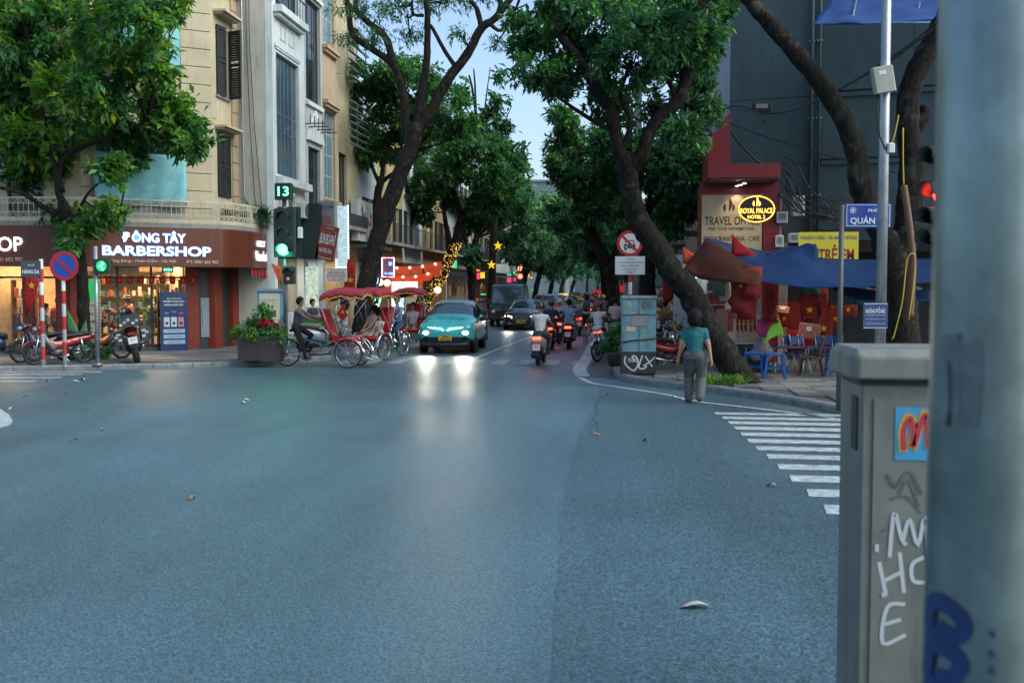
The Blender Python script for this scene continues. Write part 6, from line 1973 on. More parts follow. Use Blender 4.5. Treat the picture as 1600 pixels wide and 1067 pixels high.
 if hair and (helmet is None or hair == 'long'):
  hb = MB()
  if helmet is None:
   vs, fs = [], []
   nu, nv = 18, 9
   for i in range(nv + 1):
    ph = R(148) * i / nv
    for j in range(nu):
     t = 2 * math.pi * j / nu
     front = max(0, math.sin(t))
     lim = 1 - .56 * front ** .7
     a = ph * lim
     v = 1 + .06 * math.sin(7 * t + i) + .04 * math.sin(3 * t + 2 * i)
     k_ = {'bob': 1.42, 'short': 1.0, 'long': 1.12, 'bald': .9}.get(hair, 1)
     vs.append((.088 * s * k_ * v * math.sin(a) * math.cos(t), -.012 * s + .105 * s * k_ * v * math.sin(a) * math.sin(t) - (.02 * s if hair == 'bob' else 0), .035 * s + .118 * s * (1 + (k_ - 1) * .5) * math.cos(a) * (1 if math.cos(a) > 0 else (1.5 if hair == 'bob' else 1.0))))
   for i in range(nv):
    for j in range(nu):
     j2 = (j + 1) % nu
     fs.append((i * nu + j, i * nu + nu + j, i * nu + nu + j2, i * nu + j2))
   hb.add(vs, fs, 0, True, Mh)
  if hair == 'long':
   hb.tube([(0, -.07 * s, .06 * s), (0, -.12 * s, .0), (0, -.11 * s, -.12 * s), (0, -.09 * s, -.22 * s)], [.05 * s, .055 * s, .045 * s, .02 * s], 10, M=Mh)
  ho = hb.build('hair', M_HAIR, r, solid=.012)
  if hair in ('bob', 'long') and helmet is None:
   n_ = 700
   th_, u_ = nr.uniform(0, 6.283, n_), nr.uniform(.15, 1.0, n_)
   P_ = np.stack([.098 * s * np.sin(u_ * 1.9) * np.cos(th_), -.025 * s + .112 * s * np.sin(u_ * 1.9) * np.sin(th_), .045 * s + .122 * s * np.cos(u_ * 1.9)], 1)
   keep = ~((P_[:, 1] > .045 * s) & (P_[:, 2] < .08 * s))
   P_ = P_[keep]
   D_ = P_ * np.array([2.2, 2.2, 0]) + nr.normal(size=P_.shape) * .12 + np.array([0, -.06, -.75])
   MM = np.array(Mh)
   me_ = leaf_mesh('strands', P_ @ MM[:3, :3].T + MM[:3, 3], D_ @ MM[:3, :3].T, .13 * s, M_HAIR, .12, .05)
   so_ = bpy.data.objects.new('strands', me_)
   COL.objects.link(so_)
   so_.parent = ho
   so_['kind'] = 'stuff'
 if cap is not None:
  MB().lathe([(.1 * s, 0), (.1 * s, .05 * s), (.085 * s, .1 * s), (.03 * s, .115 * s)], 16, 0, Mh @ T(0, 0, .05 * s)).lathe([(.17 * s, 0), (.165 * s, .012 * s), (.09 * s, .02 * s)], 18, 0, Mh @ T(0, 0, .045 * s)).build('hat', mat('hat_%d' % int(cap[0] * 90), cap, .8), r)
 return r
def rider(label, loc, rz, s=.96, seat=(0, -.2, .86), lean=.12, grips=(.29, .36, 1.0), feet=(.17, .2, .3), **k):
 kneeout = k.pop('kneeout', .35)
 J = skel(seat, lean, handL=(-grips[0], grips[1], grips[2]), handR=grips, footL=(-feet[0], feet[1], feet[2]), footR=feet, s=s, kneeout=kneeout, head_yaw=k.pop('head_yaw', 0), elbow=(0, -.3, -.7))
 return figure(label, J, loc, rz, **k)
def standing(label, loc, rz, s=.96, step=.0, handL=None, handR=None, lean=.02, **k):
 ph = .89 * s
 J = skel((0, 0, ph), lean, footL=(-.1, step, .075 * s), footR=(.1, -step, .075 * s + (.05 if step else 0)), handL=handL, handR=handR, s=s, kneeout=.12, head_yaw=k.pop('head_yaw', 0), head_pitch=k.pop('head_pitch', 0))
 return figure(label, J, loc, rz, **k)
def seated(label, loc, rz, s=.95, seat=.5, lean=-.08, feet=((-.1, .42, .08), (.1, .42, .08)), hands=((-.12, .3, .65), (.12, .3, .65)), **k):
 J = skel((0, 0, seat + .1), lean, handL=hands[0], handR=hands[1], footL=feet[0], footR=feet[1], s=s, kneeout=k.pop('kneeout', .15), head_yaw=k.pop('head_yaw', 0))
 return figure(label, J, loc, rz, **k)
# vehicles
M_TYRE = mat('tyre', (.012, .012, .013), .75, var=.15)
M_RIM = mat('alloy_rim', (.25, .26, .27), .35, .8, var=.1)
M_CHROME = mat('chrome', (.6, .62, .63), .15, 1, var=.05)
M_ENG = mat('engine_metal', (.08, .08, .082), .45, .6, var=.2)
M_BLKP = mat('black_plastic', (.018, .018, .02), .5, var=.15)
M_SEATB = mat('black_vinyl', (.012, .012, .013), .55, var=.1, bump=.2, bscale=60)
M_TAIL = mat('tail_lamp_on', (1, .08, .04), .4, var=0, emit=4, ecol=(1, .05, .025))
M_TAILOFF = mat('tail_lamp_off', (.25, .01, .01), .3, var=0, coat=.5)
M_HEAD = mat('head_lamp_on', (1, 1, .95), .4, var=0, emit=8, ecol=(1, .98, .85))
M_HEADOFF = mat('head_lamp_off', (.35, .37, .38), .15, var=0, coat=.8)
M_AMBERL = mat('indicator', (.5, .16, .01), .3, var=0, coat=.5)
M_PLATE = mat('number_plate', (.5, .5, .48), .5, var=.1)
M_PLATEY = mat('yellow_plate', (.6, .42, .03), .5, var=.1)
def paint(name, c, rough=.3): return mat('paint_' + name, c, rough, .1, var=.06, scale=3, coat=.6)
def wheel(parent, c, Rr, w, axis='x', spokes=0, rimm=None, tm=None, nsp=5):
 """tyre with rim (and wire spokes) as sub-part"""
 t = MB()
 n = 28
 sec = []
 for i in range(n + 1):
  a = 2 * math.pi * i / n
  ca, sa = math.cos(a), math.sin(a)
  ring = []
  for (rr, ww) in ((Rr - w * .95, -w * .4), (Rr - w * .35, -w * .5), (Rr - w * .05, -w * .3), (Rr, 0), (Rr - w * .05, w * .3), (Rr - w * .35, w * .5), (Rr - w * .95, w * .4)):
   ring.append((ww, rr * ca, rr * sa))
  sec.append(ring)
 t.loft(sec, 0, True, cap=False, M=T(*c))
 ty = t.build('wheel', tm or M_TYRE, parent)
 if spokes:
  m = MB()
  m.torus(c, Rr - w * .9, w * .35, 'x', 28, 6)
  m.tube([(c[0] - .05, c[1], c[2]), (c[0] + .05, c[1], c[2])], .035 if Rr < .34 else .03, 10)
  m.build('rim', rimm or M_CHROME, ty)
  s = MB()
  for i in range(spokes):
   a = 2 * math.pi * i / spokes
   sx = .03 if i % 2 else -.03
   s.bar((c[0] + sx, c[1] + .03 * math.cos(a + .6), c[2] + .03 * math.sin(a + .6)), (c[0], c[1] + (Rr - w * .9) * math.cos(a), c[2] + (Rr - w * .9) * math.sin(a)), .008)
  s.build('spokes', rimm or M_CHROME, ty)
 else:
  m = MB()
  m.lathe([(Rr - w * .9, -w * .36), (Rr - w * .9, w * .36)], 24, 0, T(*c) @ RY(R(90)), cap=False)
  m.tube([(c[0] - w * .45, c[1], c[2]), (c[0] + w * .45, c[1], c[2])], Rr * .22, 14)
  for i in range(nsp):
   a = 2 * math.pi * i / nsp
   m.bar((c[0], c[1], c[2]), (c[0], c[1] + (Rr - w * .85) * math.cos(a), c[2] + (Rr - w * .85) * math.sin(a)), w * .5, Rr * .16, up=(1, 0, 0))
  m.build('rim', rimm or M_RIM, ty)
 return ty
def oval_sec(y, z, hw, zt, zb, n=12, sq=.75):
 out = []
 for i in range(n):
  a = 2 * math.pi * i / n
  ca, sa = math.cos(a), math.sin(a)
  x = hw * math.copysign(abs(ca) ** sq, ca)
  zz = z + ((zt - z) if sa > 0 else (z - zb)) * math.copysign(abs(sa) ** sq, sa)
  out.append((x, y, zz))
 return out
def scooter(label, loc, rz, col='silver', c=(.25, .25, .25), lit=True, group=None, seat=None, big=False, name='scooter', lean=0, head=False, plate=True, cat='scooter'):
 r = thing(name, label, cat, loc, rz, group)
 P_ = paint(col, c)
 Rw = .25 if not big else .27
 fy, ry = .64, -.62
 wheel(r, (0, fy, Rw), Rw, .1)
 wheel(r, (0, ry, Rw), Rw, .11)
 secs = [oval_sec(-.98, .72, .09, .79, .62), oval_sec(-.92, .68, .17, .81, .52), oval_sec(-.75, .62, .215, .79, .42), oval_sec(-.5, .58, .225, .75, .37), oval_sec(-.25, .55, .19, .7, .34), oval_sec(-.05, .5, .16, .62, .3)]
 MB().loft(secs, 0, True).build('tail_fairing', P_, r)
 sec = [oval_sec(-.82, .8, .1, .85, .74), oval_sec(-.65, .79, .15, .86, .72), oval_sec(-.4, .76, .16, .84, .68), oval_sec(-.15, .74, .15, .8, .64), oval_sec(.0, .71, .1, .76, .62)]
 MB().loft(sec, 0, True).build('seat', seat or M_SEATB, r)
 MB().bbox(-.17, .17, -.1, .42, .25, .33, .02).build('floorboard', M_BLKP, r)
 sec = [oval_sec(.4, .3, .19, .36, .24), ]
 MB().loft([[(x * w, y, z) for x in (-1, -.5, 0, .5, 1)] + [(x * w, y + .05, z) for x in (1, .5, 0, -.5, -1)] for (y, z, w) in ((.4, .25, .17), (.46, .45, .22), (.44, .65, .24), (.38, .82, .2), (.33, .92, .13))], 0, True).build('leg_shield', P_, r)
 sec = [oval_sec(.46, .5, .19, .8, .3), oval_sec(.6, .55, .15, .78, .42), oval_sec(.7, .58, .09, .72, .5)]
 MB().loft(sec, 0, True).build('front_fairing', P_, r)
 MB().loft([oval_sec(.22, .98, .1, 1.03, .93), oval_sec(.32, .97, .17, 1.05, .88), oval_sec(.43, .95, .12, 1.02, .86)], 0, True).build('handlebar_cover', P_, r)
 MB().tube([(-.34, .24, 1.0), (-.2, .3, 1.0), (.2, .3, 1.0), (.34, .24, 1.0)], .018, 8).build('handlebar', M_BLKP, r)
 for s in (-1, 1):
  MB().tube([(.34 * s, .24, 1.0), (.22 * s, .29, 1.0)], .024, 8).build('grip', M_BLACK, r)
  m = MB().tube([(.2 * s, .3, 1.02), (.28 * s, .28, 1.2)], .008, 6).build('mirror_stalk', M_BLKP, r)
  MB().ell((.3 * s, .28, 1.23), (.065, .015, .045), 12, 8).build('mirror', M_BLKP, m)
  MB().tube([(.07 * s, .56, .62), (.07 * s, fy + .02, Rw)], .022, 8).build('fork_leg', M_ENG, r)
  MB().ell((.12 * s, -.93, .7), (.035, .04, .04), 8, 6).build('indicator', M_AMBERL, r)
 MB().loft([[(.06 * math.cos(a) , fy + (Rw + .04) * math.cos(b), Rw + (Rw + .04) * math.sin(b)) for a in (0, math.pi)] for b in [R(20 + 14 * i) for i in range(10)]], 0, True, False, False).build('front_mudguard', P_, r, solid=.02)
 MB().ell((0, .71, .66), (.09, .05, .07), 12, 8).build('headlamp', M_HEAD if head else M_HEADOFF, r)
 MB().loft([[(x, -.985 + .012 * abs(x) / .1, .7 + dz) for x in (-.11, -.05, 0, .05, .11)] for dz in (0, .04, .075)], 0, True, False, False).build('tail_lamp', M_TAIL if lit else M_TAILOFF, r, solid=.02)
 MB().add([(-.07, -.9, .56), (.07, -.9, .56), (.05, -1.0, .3), (-.05, -1.0, .3)], [(0, 1, 2, 3)]).build('rear_mudguard', M_BLKP, r, solid=.015)
 if plate:
  pl = MB(T(0, -1.0, .5) @ RX(R(-12))).box(-.1, .1, -.012, 0, -.08, .08).build('number_plate', M_PLATE, r)
  text('29-H1', pl, T(0, -1.0135, .53) @ RX(R(-12)), .12, .045, M_PRINTK, world=False, bold=.02)
  text('472.16', pl, T(0, -1.0135, .47) @ RX(R(-12)), .15, .045, M_PRINTK, world=False, bold=.02)
 MB().tube([(.15, -.35, .28), (.17, -.55, .3), (.18, -.9, .38)], [.04, .06, .065], 12).build('exhaust', M_ENG, r)
 MB().loft([oval_sec(-.68, .27, .06, .36, .18), oval_sec(-.4, .28, .08, .38, .18), oval_sec(-.2, .28, .07, .36, .2)], 0, True, M=T(-.13, 0, 0)).build('engine_cover', M_ENG, r)
 MB().tube([(-.14, -.62, .3), (-.13, -.7, .62)], .03, 8).build('shock_absorber', M_CHROME, r)
 if lit:
  light('POINT', tuple(wmat(r) @ Vector((0, -1.12, .72))), .5, (1, .05, .03), .06)
 if lean: r.rotation_euler = (0, lean, rz); ROOTM[r.name] = Matrix.Translation(Vector(loc)) @ Euler((0, lean, rz)).to_matrix().to_4x4()
 return r
def underbone(label, loc, rz, col='red', c=(.3, .02, .02), c2=None, lean=R(-9), group=None, lit=False, steer=.3, name='motorbike'):
 """light motorbike with spoked wheels, leg shields and long seat"""
 r = thing(name, label, 'motorbike', loc, rz, group)
 P_ = paint(col, c)
 P2 = paint(col + '2', c2 or (.5, .5, .48))
 Rw = .29
 wheel(r, (0, -.6, Rw), Rw, .065, spokes=24, rimm=M_ENG)
 fr = bpy.data.objects.new('front_end', None)
 Mf = T(0, .5, 0) @ RZ(steer) @ T(0, -.5, 0)
 w = wheel(r, (0, .63, Rw), Rw, .06, spokes=24, rimm=M_ENG)
 w.matrix_basis = Mf
 for s in (-1, 1): MB(Mf).tube([(.06 * s, .48, .78), (.065 * s, .63, Rw)], .02, 8).build('fork_leg', M_CHROME, r)
 MB(Mf).loft([[(.045, .63 + (Rw + .03) * math.cos(b), Rw + (Rw + .03) * math.sin(b)), (0, .63 + (Rw + .05) * math.cos(b), Rw + (Rw + .05) * math.sin(b)), (-.045, .63 + (Rw + .03) * math.cos(b), Rw + (Rw + .03) * math.sin(b))] for b in [R(30 + 13 * i) for i in range(9)]], 0, True, False, False).build('front_mudguard', P_, r, solid=.012)
 MB(Mf).loft([oval_sec(.34, .98, .09, 1.04, .9), oval_sec(.46, .95, .14, 1.03, .84), oval_sec(.56, .92, .09, .98, .84)], 0, True).build('handlebar_cover', P_, r)
 MB(Mf).ell((0, .56, .91), (.09, .05, .065), 12, 8).build('headlamp', M_HEADOFF, r)
 MB(Mf).tube([(-.34, .3, 1.0), (-.18, .4, .97), (.18, .4, .97), (.34, .3, 1.0)], .015, 8).build('handlebar', M_CHROME, r)
 for s in (-1, 1):
  MB(Mf).tube([(.35 * s, .295, 1.0), (.24 * s, .36, .985)], .022, 8).build('grip', M_BLACK, r)
  m = MB(Mf).tube([(.2 * s, .38, .99), (.27 * s, .38, 1.17)], .007, 6).build('mirror_stalk', M_BLKP, r)
  MB(Mf).ell((.29 * s, .38, 1.2), (.055, .014, .04), 12, 8).build('mirror', M_BLKP, m)
  MB().loft([[(.05 * s, .42, .82), (.13 * s, .4, .8), (.12 * s, .36, .8)], [(.05 * s, .4, .6), (.2 * s, .34, .6), (.19 * s, .28, .6)], [(.06 * s, .26, .35), (.21 * s, .2, .38), (.19 * s, .12, .4)]], 0, True).build('leg_shield', P2, r)
  MB().tube([(.1 * s, -.6, .32), (.11 * s, -.52, .66)], .028, 8).build('shock_absorber', M_CHROME, r)
  MB().tube([(.08 * s, .0, .3), (.2 * s, .0, .3)], .015, 6).build('footpeg', M_BLACK, r)
 MB().loft([oval_sec(.46, .74, .05, .82, .64), oval_sec(.3, .58, .06, .7, .46), oval_sec(.1, .5, .07, .6, .38), oval_sec(-.1, .52, .09, .62, .4), oval_sec(-.4, .58, .11, .7, .48), oval_sec(-.75, .66, .08, .74, .58), oval_sec(-.92, .7, .05, .75, .64)], 0, True).build('body_fairing', P_, r)
 MB().loft([oval_sec(.02, .7, .08, .74, .64), oval_sec(-.2, .72, .12, .78, .66), oval_sec(-.55, .74, .12, .8, .68), oval_sec(-.78, .76, .1, .82, .71)], 0, True).build('seat', M_SEATB, r)
 MB().loft([oval_sec(.22, .3, .07, .38, .22), oval_sec(.08, .3, .1, .4, .2), oval_sec(-.12, .3, .1, .4, .2), oval_sec(-.22, .3, .06, .36, .24)], 0, True).build('engine', M_ENG, r)
 MB().tube([(.08, .15, .24), (.11, -.1, .2), (.13, -.4, .26), (.14, -.85, .34)], [.02, .022, .045, .05], 10).build('exhaust', M_CHROME, r)
 MB().loft([[(.05, -.6 + (Rw + .03) * math.cos(b), Rw + (Rw + .04) * math.sin(b)), (-.05, -.6 + (Rw + .03) * math.cos(b), Rw + (Rw + .04) * math.sin(b))] for b in [R(60 + 15 * i) for i in range(8)]], 0, True, False, False).build('rear_mudguard', M_BLKP, r, solid=.012)
 MB().tube([(-.08, -.85, .74), (0, -.98, .76), (.08, -.85, .74)], .012, 6).build('grab_rail', M_CHROME, r)
 MB().bbox(-.06, .06, -.97, -.92, .62, .7, .01).build('tail_lamp', M_TAIL if lit else M_TAILOFF, r)
 MB().box(-.08, .08, -.985, -.975, .46, .58).build('number_plate', M_PLATE, r)
 MB().tube([(-.08, -.1, .22), (-.22, -.16, .02)], .012, 6).build('side_stand', M_CHROME, r)
 r.rotation_euler = (0, lean, rz)
 ROOTM[r.name] = Matrix.Translation(Vector(loc)) @ Euler((0, lean, rz)).to_matrix().to_4x4()
 return r
def tourer(label, loc, rz):
 """big touring motorcycle with panniers, seen from behind"""
 r = thing('touring_motorcycle', label, 'motorbike', loc, rz)
 P_ = paint('deepred', (.2, .01, .012))
 wheel(r, (0, -.72, .33), .33, .17)
 wheel(r, (0, .78, .32), .32, .12)
 MB().loft([oval_sec(.55, .9, .12, 1.0, .8), oval_sec(.3, .88, .2, 1.02, .7), oval_sec(.05, .84, .2, .96, .68), oval_sec(-.1, .78, .14, .86, .68)], 0, True).build('fuel_tank', P_, r)
 MB().loft([oval_sec(-.05, .84, .13, .88, .76), oval_sec(-.3, .86, .18, .92, .8), oval_sec(-.7, .9, .16, .96, .84), oval_sec(-.85, .92, .1, .96, .86)], 0, True).build('seat', M_SEATB, r)
 MB().loft([oval_sec(.3, .45, .18, .68, .25), oval_sec(0, .45, .22, .68, .22), oval_sec(-.25, .45, .16, .62, .28)], 0, True).build('engine', M_ENG, r)
 M_AL = mat('black_alu_case', (.05, .052, .055), .4, .5, var=.25)
 for s in (-1, 1):
  b = MB().bbox(.2 * s - (.0 if s > 0 else .24), .2 * s + (.24 if s > 0 else 0), -.95, -.5, .55, .9, .03).build('pannier', M_AL, r)
  for i, (x, z, w, h) in enumerate(((.05, .1, .08, .06), (.13, .18, .09, .07), (.06, .25, .1, .05))):
   x0 = .2 * s + (x if s > 0 else -x - w)
   MB().box(x0, x0 + w, -.957, -.951, .55 + z, .55 + z + h).build('sticker', mat('sticker_%d' % i, ((.5, .5, .5), (.3, .33, .36), (.45, .4, .35))[i], .5), b)
  MB().tube([(.08 * s, .68, .9), (.09 * s, .78, .32)], .03, 8).build('fork_leg', M_CHROME, r)
  MB().tube([(.2 * s, .3, 1.16), (.3 * s, .3, 1.32)], .008, 6).build('mirror_stalk', M_BLKP, r)
  MB().ell((.32 * s, .3, 1.36), (.07, .015, .045), 12, 8).build('mirror', M_BLKP, r)
 b = MB().bbox(-.28, .28, -1.1, -.68, .98, 1.28, .04).build('top_case', M_AL, r)
 for i in range(5): MB().box(-.24 + i * .1, -.17 + i * .1, -1.107, -1.101, 1.03 + .05 * (i % 3), 1.09 + .05 * (i % 3)).build('sticker', mat('sticker_%d' % (i % 3)), b)
 MB().tube([(-.42, .15, 1.1), (-.2, .3, 1.12), (.2, .3, 1.12), (.42, .15, 1.1)], .016, 8).build('handlebar', M_BLKP, r)
 for s in (-1, 1): MB().tube([(.42 * s, .15, 1.1), (.3 * s, .23, 1.11)], .024, 8).build('grip', M_BLACK, r)
 MB().grid(lambda u, v: (.22 * (u - .5) * 2 * (1 - .4 * v), .52 - .12 * v + .1 * math.cos((u - .5) * 3), 1.0 + .4 * v), 8, 4).build('windscreen', M_GLASS, r, solid=.01)
 MB().add([(-.1, -.9, .8), (.1, -.9, .8), (.09, -1.1, .45), (-.09, -1.1, .45)], [(0, 1, 2, 3)]).build('rear_mudguard', M_BLKP, r, solid=.02)
 pl = MB(T(0, -1.1, .62) @ RX(R(-20))).box(-.11, .11, -.015, 0, -.09, .09).build('number_plate', M_PLATE, r)
 text('29-A1', pl, T(0, -1.117, .65) @ RX(R(-20)), .13, .045, M_PRINTK, world=False)
 text('015.02', pl, T(0, -1.117, .59) @ RX(R(-20)), .16, .05, M_PRINTK, world=False)
 MB().bbox(-.08, .08, -1.05, -1.0, .78, .84, .01).build('tail_lamp', M_TAILOFF, r)
 MB().tube([(.14, 0, .3), (.2, -.4, .35), (.22, -.8, .45)], [.03, .05, .06], 10).build('exhaust', M_CHROME, r)
 r.rotation_euler = (0, R(-11), rz)
 return r
def bicycle(label, loc, rz):
 r = thing('bicycle', label, 'bicycle', loc, rz)
 for y in (-.5, .52): wheel(r, (0, y, .34), .34, .035, spokes=24)
 F_ = mat('bike_frame', (.03, .03, .035), .4)
 for a, b in (((0, -.05, .28), (0, -.18, .8)), ((0, -.05, .28), (0, .36, .72)), ((0, -.16, .72), (0, .35, .78)), ((0, -.5, .34), (0, -.05, .28)), ((0, -.5, .34), (0, -.16, .72)), ((0, .52, .34), (0, .34, .9))): MB().cyl(a, b, .016, 8).build('frame_tube', F_, r)
 MB().loft([oval_sec(-.32, .86, .08, .88, .83), oval_sec(-.18, .86, .06, .88, .83), oval_sec(-.05, .86, .02, .87, .84)], 0, True).build('saddle', M_SEATB, r)
 MB().tube([(-.28, .3, 1.0), (0, .36, .98), (.28, .3, 1.0)], .012, 8).build('handlebar', M_CHROME, r)
 MB().torus((.05, -.05, .28), .09, .008, 'x', 20, 6).build('chainring', M_ENG, r)
 for s in (-1, 1): MB().bar((.07 * s, -.05, .28), (.09 * s, -.05 + .12 * s, .2), .015).box(.09 * s - .05, .09 * s + .05, -.09 + .12 * s, -.01 + .12 * s, .18, .2).build('pedal', M_BLKP, r)
 MB().loft([[(.025, -.5 + .38 * math.cos(b), .34 + .38 * math.sin(b)), (-.025, -.5 + .38 * math.cos(b), .34 + .38 * math.sin(b))] for b in [R(60 + 15 * i) for i in range(8)]], 0, True, False, False).build('mudguard', M_BLKP, r, solid=.006)
 MB().ell((0, -.87, .62), (.025, .015, .025), 8, 6).build('tail_lamp', M_TAIL, r)
 return r
# cyclos
M_CRED = mat('red_canopy', (.3, .02, .035), .65, var=.15, scale=5)
M_CYELF = mat('yellow_fringe', (.5, .36, .03), .7, var=.1)
M_CSEAT = mat('red_vinyl', (.42, .012, .015), .45, var=.1)
M_CFR = mat('bright_steel', (.5, .53, .55), .25, .9, var=.1)
def cyclo(label, loc, rz, canopy=True, gap=0.0):
 r = thing('cyclo', label, 'cyclo', loc, rz, 'pedal cyclos waiting at the corner')
 wheel(r, (0, -.92, .37), .37, .04, spokes=32, rimm=M_CFR)
 for s in (-1, 1):
  wheel(r, (.44 * s, .88, .37), .37, .04, spokes=32, rimm=M_CFR)
  MB().loft([[(.44 * s + .05, .88 + .41 * math.cos(b), .37 + .41 * math.sin(b)), (.44 * s - .05, .88 + .41 * math.cos(b), .37 + .41 * math.sin(b))] for b in [R(-5 + 13 * i) for i in range(15)]], 0, True, False, False).build('mudguard', M_CFR, r, solid=.008)
  MB().bar((.44 * s + .055, .88, .37), (.44 * s + .055, .5, .72), .012).bar((.44 * s + .055, .88, .37), (.44 * s + .055, 1.24, .55), .012).build('mudguard_stay', M_CFR, r)
  MB().tube([(.36 * s, .1, .5), (.36 * s, .5, .72), (.36 * s, 1.05, .7), (.36 * s, 1.35, .3)], .018, 8).build('side_frame', M_CFR, r)
  for (a, b) in (((.37 * s, .42, .8), (.4 * s, .02, 1.92)), ((.37 * s, .42, .8), (.4 * s, .62, 1.95)), ((.37 * s, .42, .8), (.4 * s, 1.22, 1.86)), ((.39 * s, .22, 1.45), (.4 * s, 1.0, 1.9))): MB().cyl(a, b, .011, 6).build('hood_bow', M_CFR, r)
  MB().loft([oval_sec(.42, .72, .05, .78, .66), oval_sec(.95, .72, .05, .78, .66)], 0, True, M=T(.33 * s, 0, 0)).build('arm_rest', M_CSEAT, r)
  MB().tube([(.33 * s, .12, 1.1), (.32 * s, .3, .9), (.28 * s, .3, .5)], .018, 8).build('push_bar', M_CFR, r)
 MB().loft([oval_sec(.34, .62, .31, .7, .55, sq=.4), oval_sec(.7, .62, .31, .71, .55, sq=.4), oval_sec(1.0, .6, .3, .68, .54, sq=.4)], 0, True).build('seat_cushion', M_CSEAT, r)
 MB().loft([[(x, y + .0, z) for x in (-.31, -.15, .15, .31)] + [(x, y - .1, z + .02) for x in (.31, .15, -.15, -.31)] for (y, z) in ((.42, .68), (.34, .95), (.24, 1.25), (.16, 1.45), (.14, 1.5))], 0, True).build('backrest', M_CSEAT, r)
 MB().box(-.3, .3, .06, .2, 1.0, 1.04).build('backrest_band', M_CFR, r)
 MB().loft([[(x, .36, z) for x in (-.34, .34) for z in (.3,)] + [(.34, .36, .54), (-.34, .36, .54)], [(-.34, 1.0, .3), (.34, 1.0, .3), (.34, 1.0, .54), (-.34, 1.0, .54)]], 0, False).build('seat_box', mat('steel_box', (.2, .21, .21), .4, .7, var=.2), r)
 MB().box(-.3, .3, 1.15, 1.6, .2, .23).build('foot_rest', M_CFR, r)
 for s in (-1, 1): MB().cyl((.28 * s, 1.0, .35), (.28 * s, 1.5, .22), .015, 6).build('foot_rest_bar', M_CFR, r)
 MB().cyl((-.46, .88, .37), (.46, .88, .37), .018, 8).build('front_axle', M_ENG, r)
 MB().tube([(-.34, .1, 1.1), (0, .05, 1.12), (.34, .1, 1.1)], .017, 8).build('handlebar', M_CFR, r)
 for a, b, q in (((0, .35, .35), (0, -.45, .3), .02), ((0, -.45, .3), (0, -.62, .9), .02), ((0, -.92, .37), (0, -.45, .3), .015), ((0, -.92, .37), (0, -.6, .82), .015), ((0, .3, .5), (0, -.58, .75), .02), ((.3, .3, .4), (0, -.4, .32), .018), ((-.3, .3, .4), (0, -.4, .32), .018)): MB().cyl(a, b, q, 8).build('frame_tube', mat('teal_frame', (.1, .3, .33), .4, .3) if q == .02 else M_CFR, r)
 MB().loft([oval_sec(-.82, .95, .11, .99, .91), oval_sec(-.66, .95, .08, .99, .91), oval_sec(-.5, .95, .03, .97, .93)], 0, True).build('saddle', M_SEATB, r)
 MB().loft([[(.035, -.92 + .41 * math.cos(b), .37 + .41 * math.sin(b)), (-.035, -.92 + .41 * math.cos(b), .37 + .41 * math.sin(b))] for b in [R(30 + 15 * i) for i in range(11)]], 0, True, False, False).build('mudguard', M_CFR, r, solid=.008)
 MB().lathe([(.115, -.008), (.115, .008)], 24, 0, T(.07, -.45, .3) @ RY(R(90))).build('chain_guard', mat('old_cream', (.4, .4, .34), .5), r)
 for s in (-1, 1): MB().bar((.09 * s, -.45, .3), (.1 * s, -.45 + .1 * s, .3 - .13 * s), .018).box(.1 * s - .05, .1 * s + .05, -.5 + .1 * s, -.4 + .1 * s, .29 - .13 * s, .31 - .13 * s).build('pedal', M_BLKP, r)
 if canopy:
  def top(u, v):
   x = (u - .5) * 1.0
   y = .14 + v * 1.14
   z = 2.07 - .42 * x * x - .06 * (v * 2 - 1) ** 2 * (1 if v > .5 else 2.2) + .018 * math.sin(u * 20) * math.sin(v * 16)
   return (x, y, z)
  MB().grid(top, 14, 16).build('canopy', M_CRED, r, solid=.012)
  edge = [(top(0, v / 30), (0, 1)) for v in range(31)] + [(top(u / 20, 1), (1, 0)) for u in range(1, 21)] + [(top(1, 1 - v / 30), (0, -1)) for v in range(1, 31)] + [(top(1 - u / 20, 0), (-1, 0)) for u in range(1, 21)]
  n = len(edge)
  v1, v2 = MB(), MB()
  vs, vs2 = [], []
  for i, (p, d) in enumerate(edge):
   dr = .1 + .025 * abs(math.sin(i * .63))
   vs += [(p[0], p[1], p[2]), (p[0] * 1.01, p[1], p[2] - dr)]
   vs2 += [(p[0] * 1.012, p[1], p[2] - dr), (p[0] * 1.015, p[1], p[2] - dr - .035)]
  v1.add(vs, [(2 * i, 2 * i + 1, 2 * ((i + 1) % n) + 1, 2 * ((i + 1) % n)) for i in range(n)], 0, True)
  v2.add(vs2, [(2 * i, 2 * i + 1, 2 * ((i + 1) % n) + 1, 2 * ((i + 1) % n)) for i in range(n)], 0, True)
  v1.build('valance', M_CRED, r, solid=.006)
  v2.build('fringe', M_CYELF, r, solid=.008)
 return r
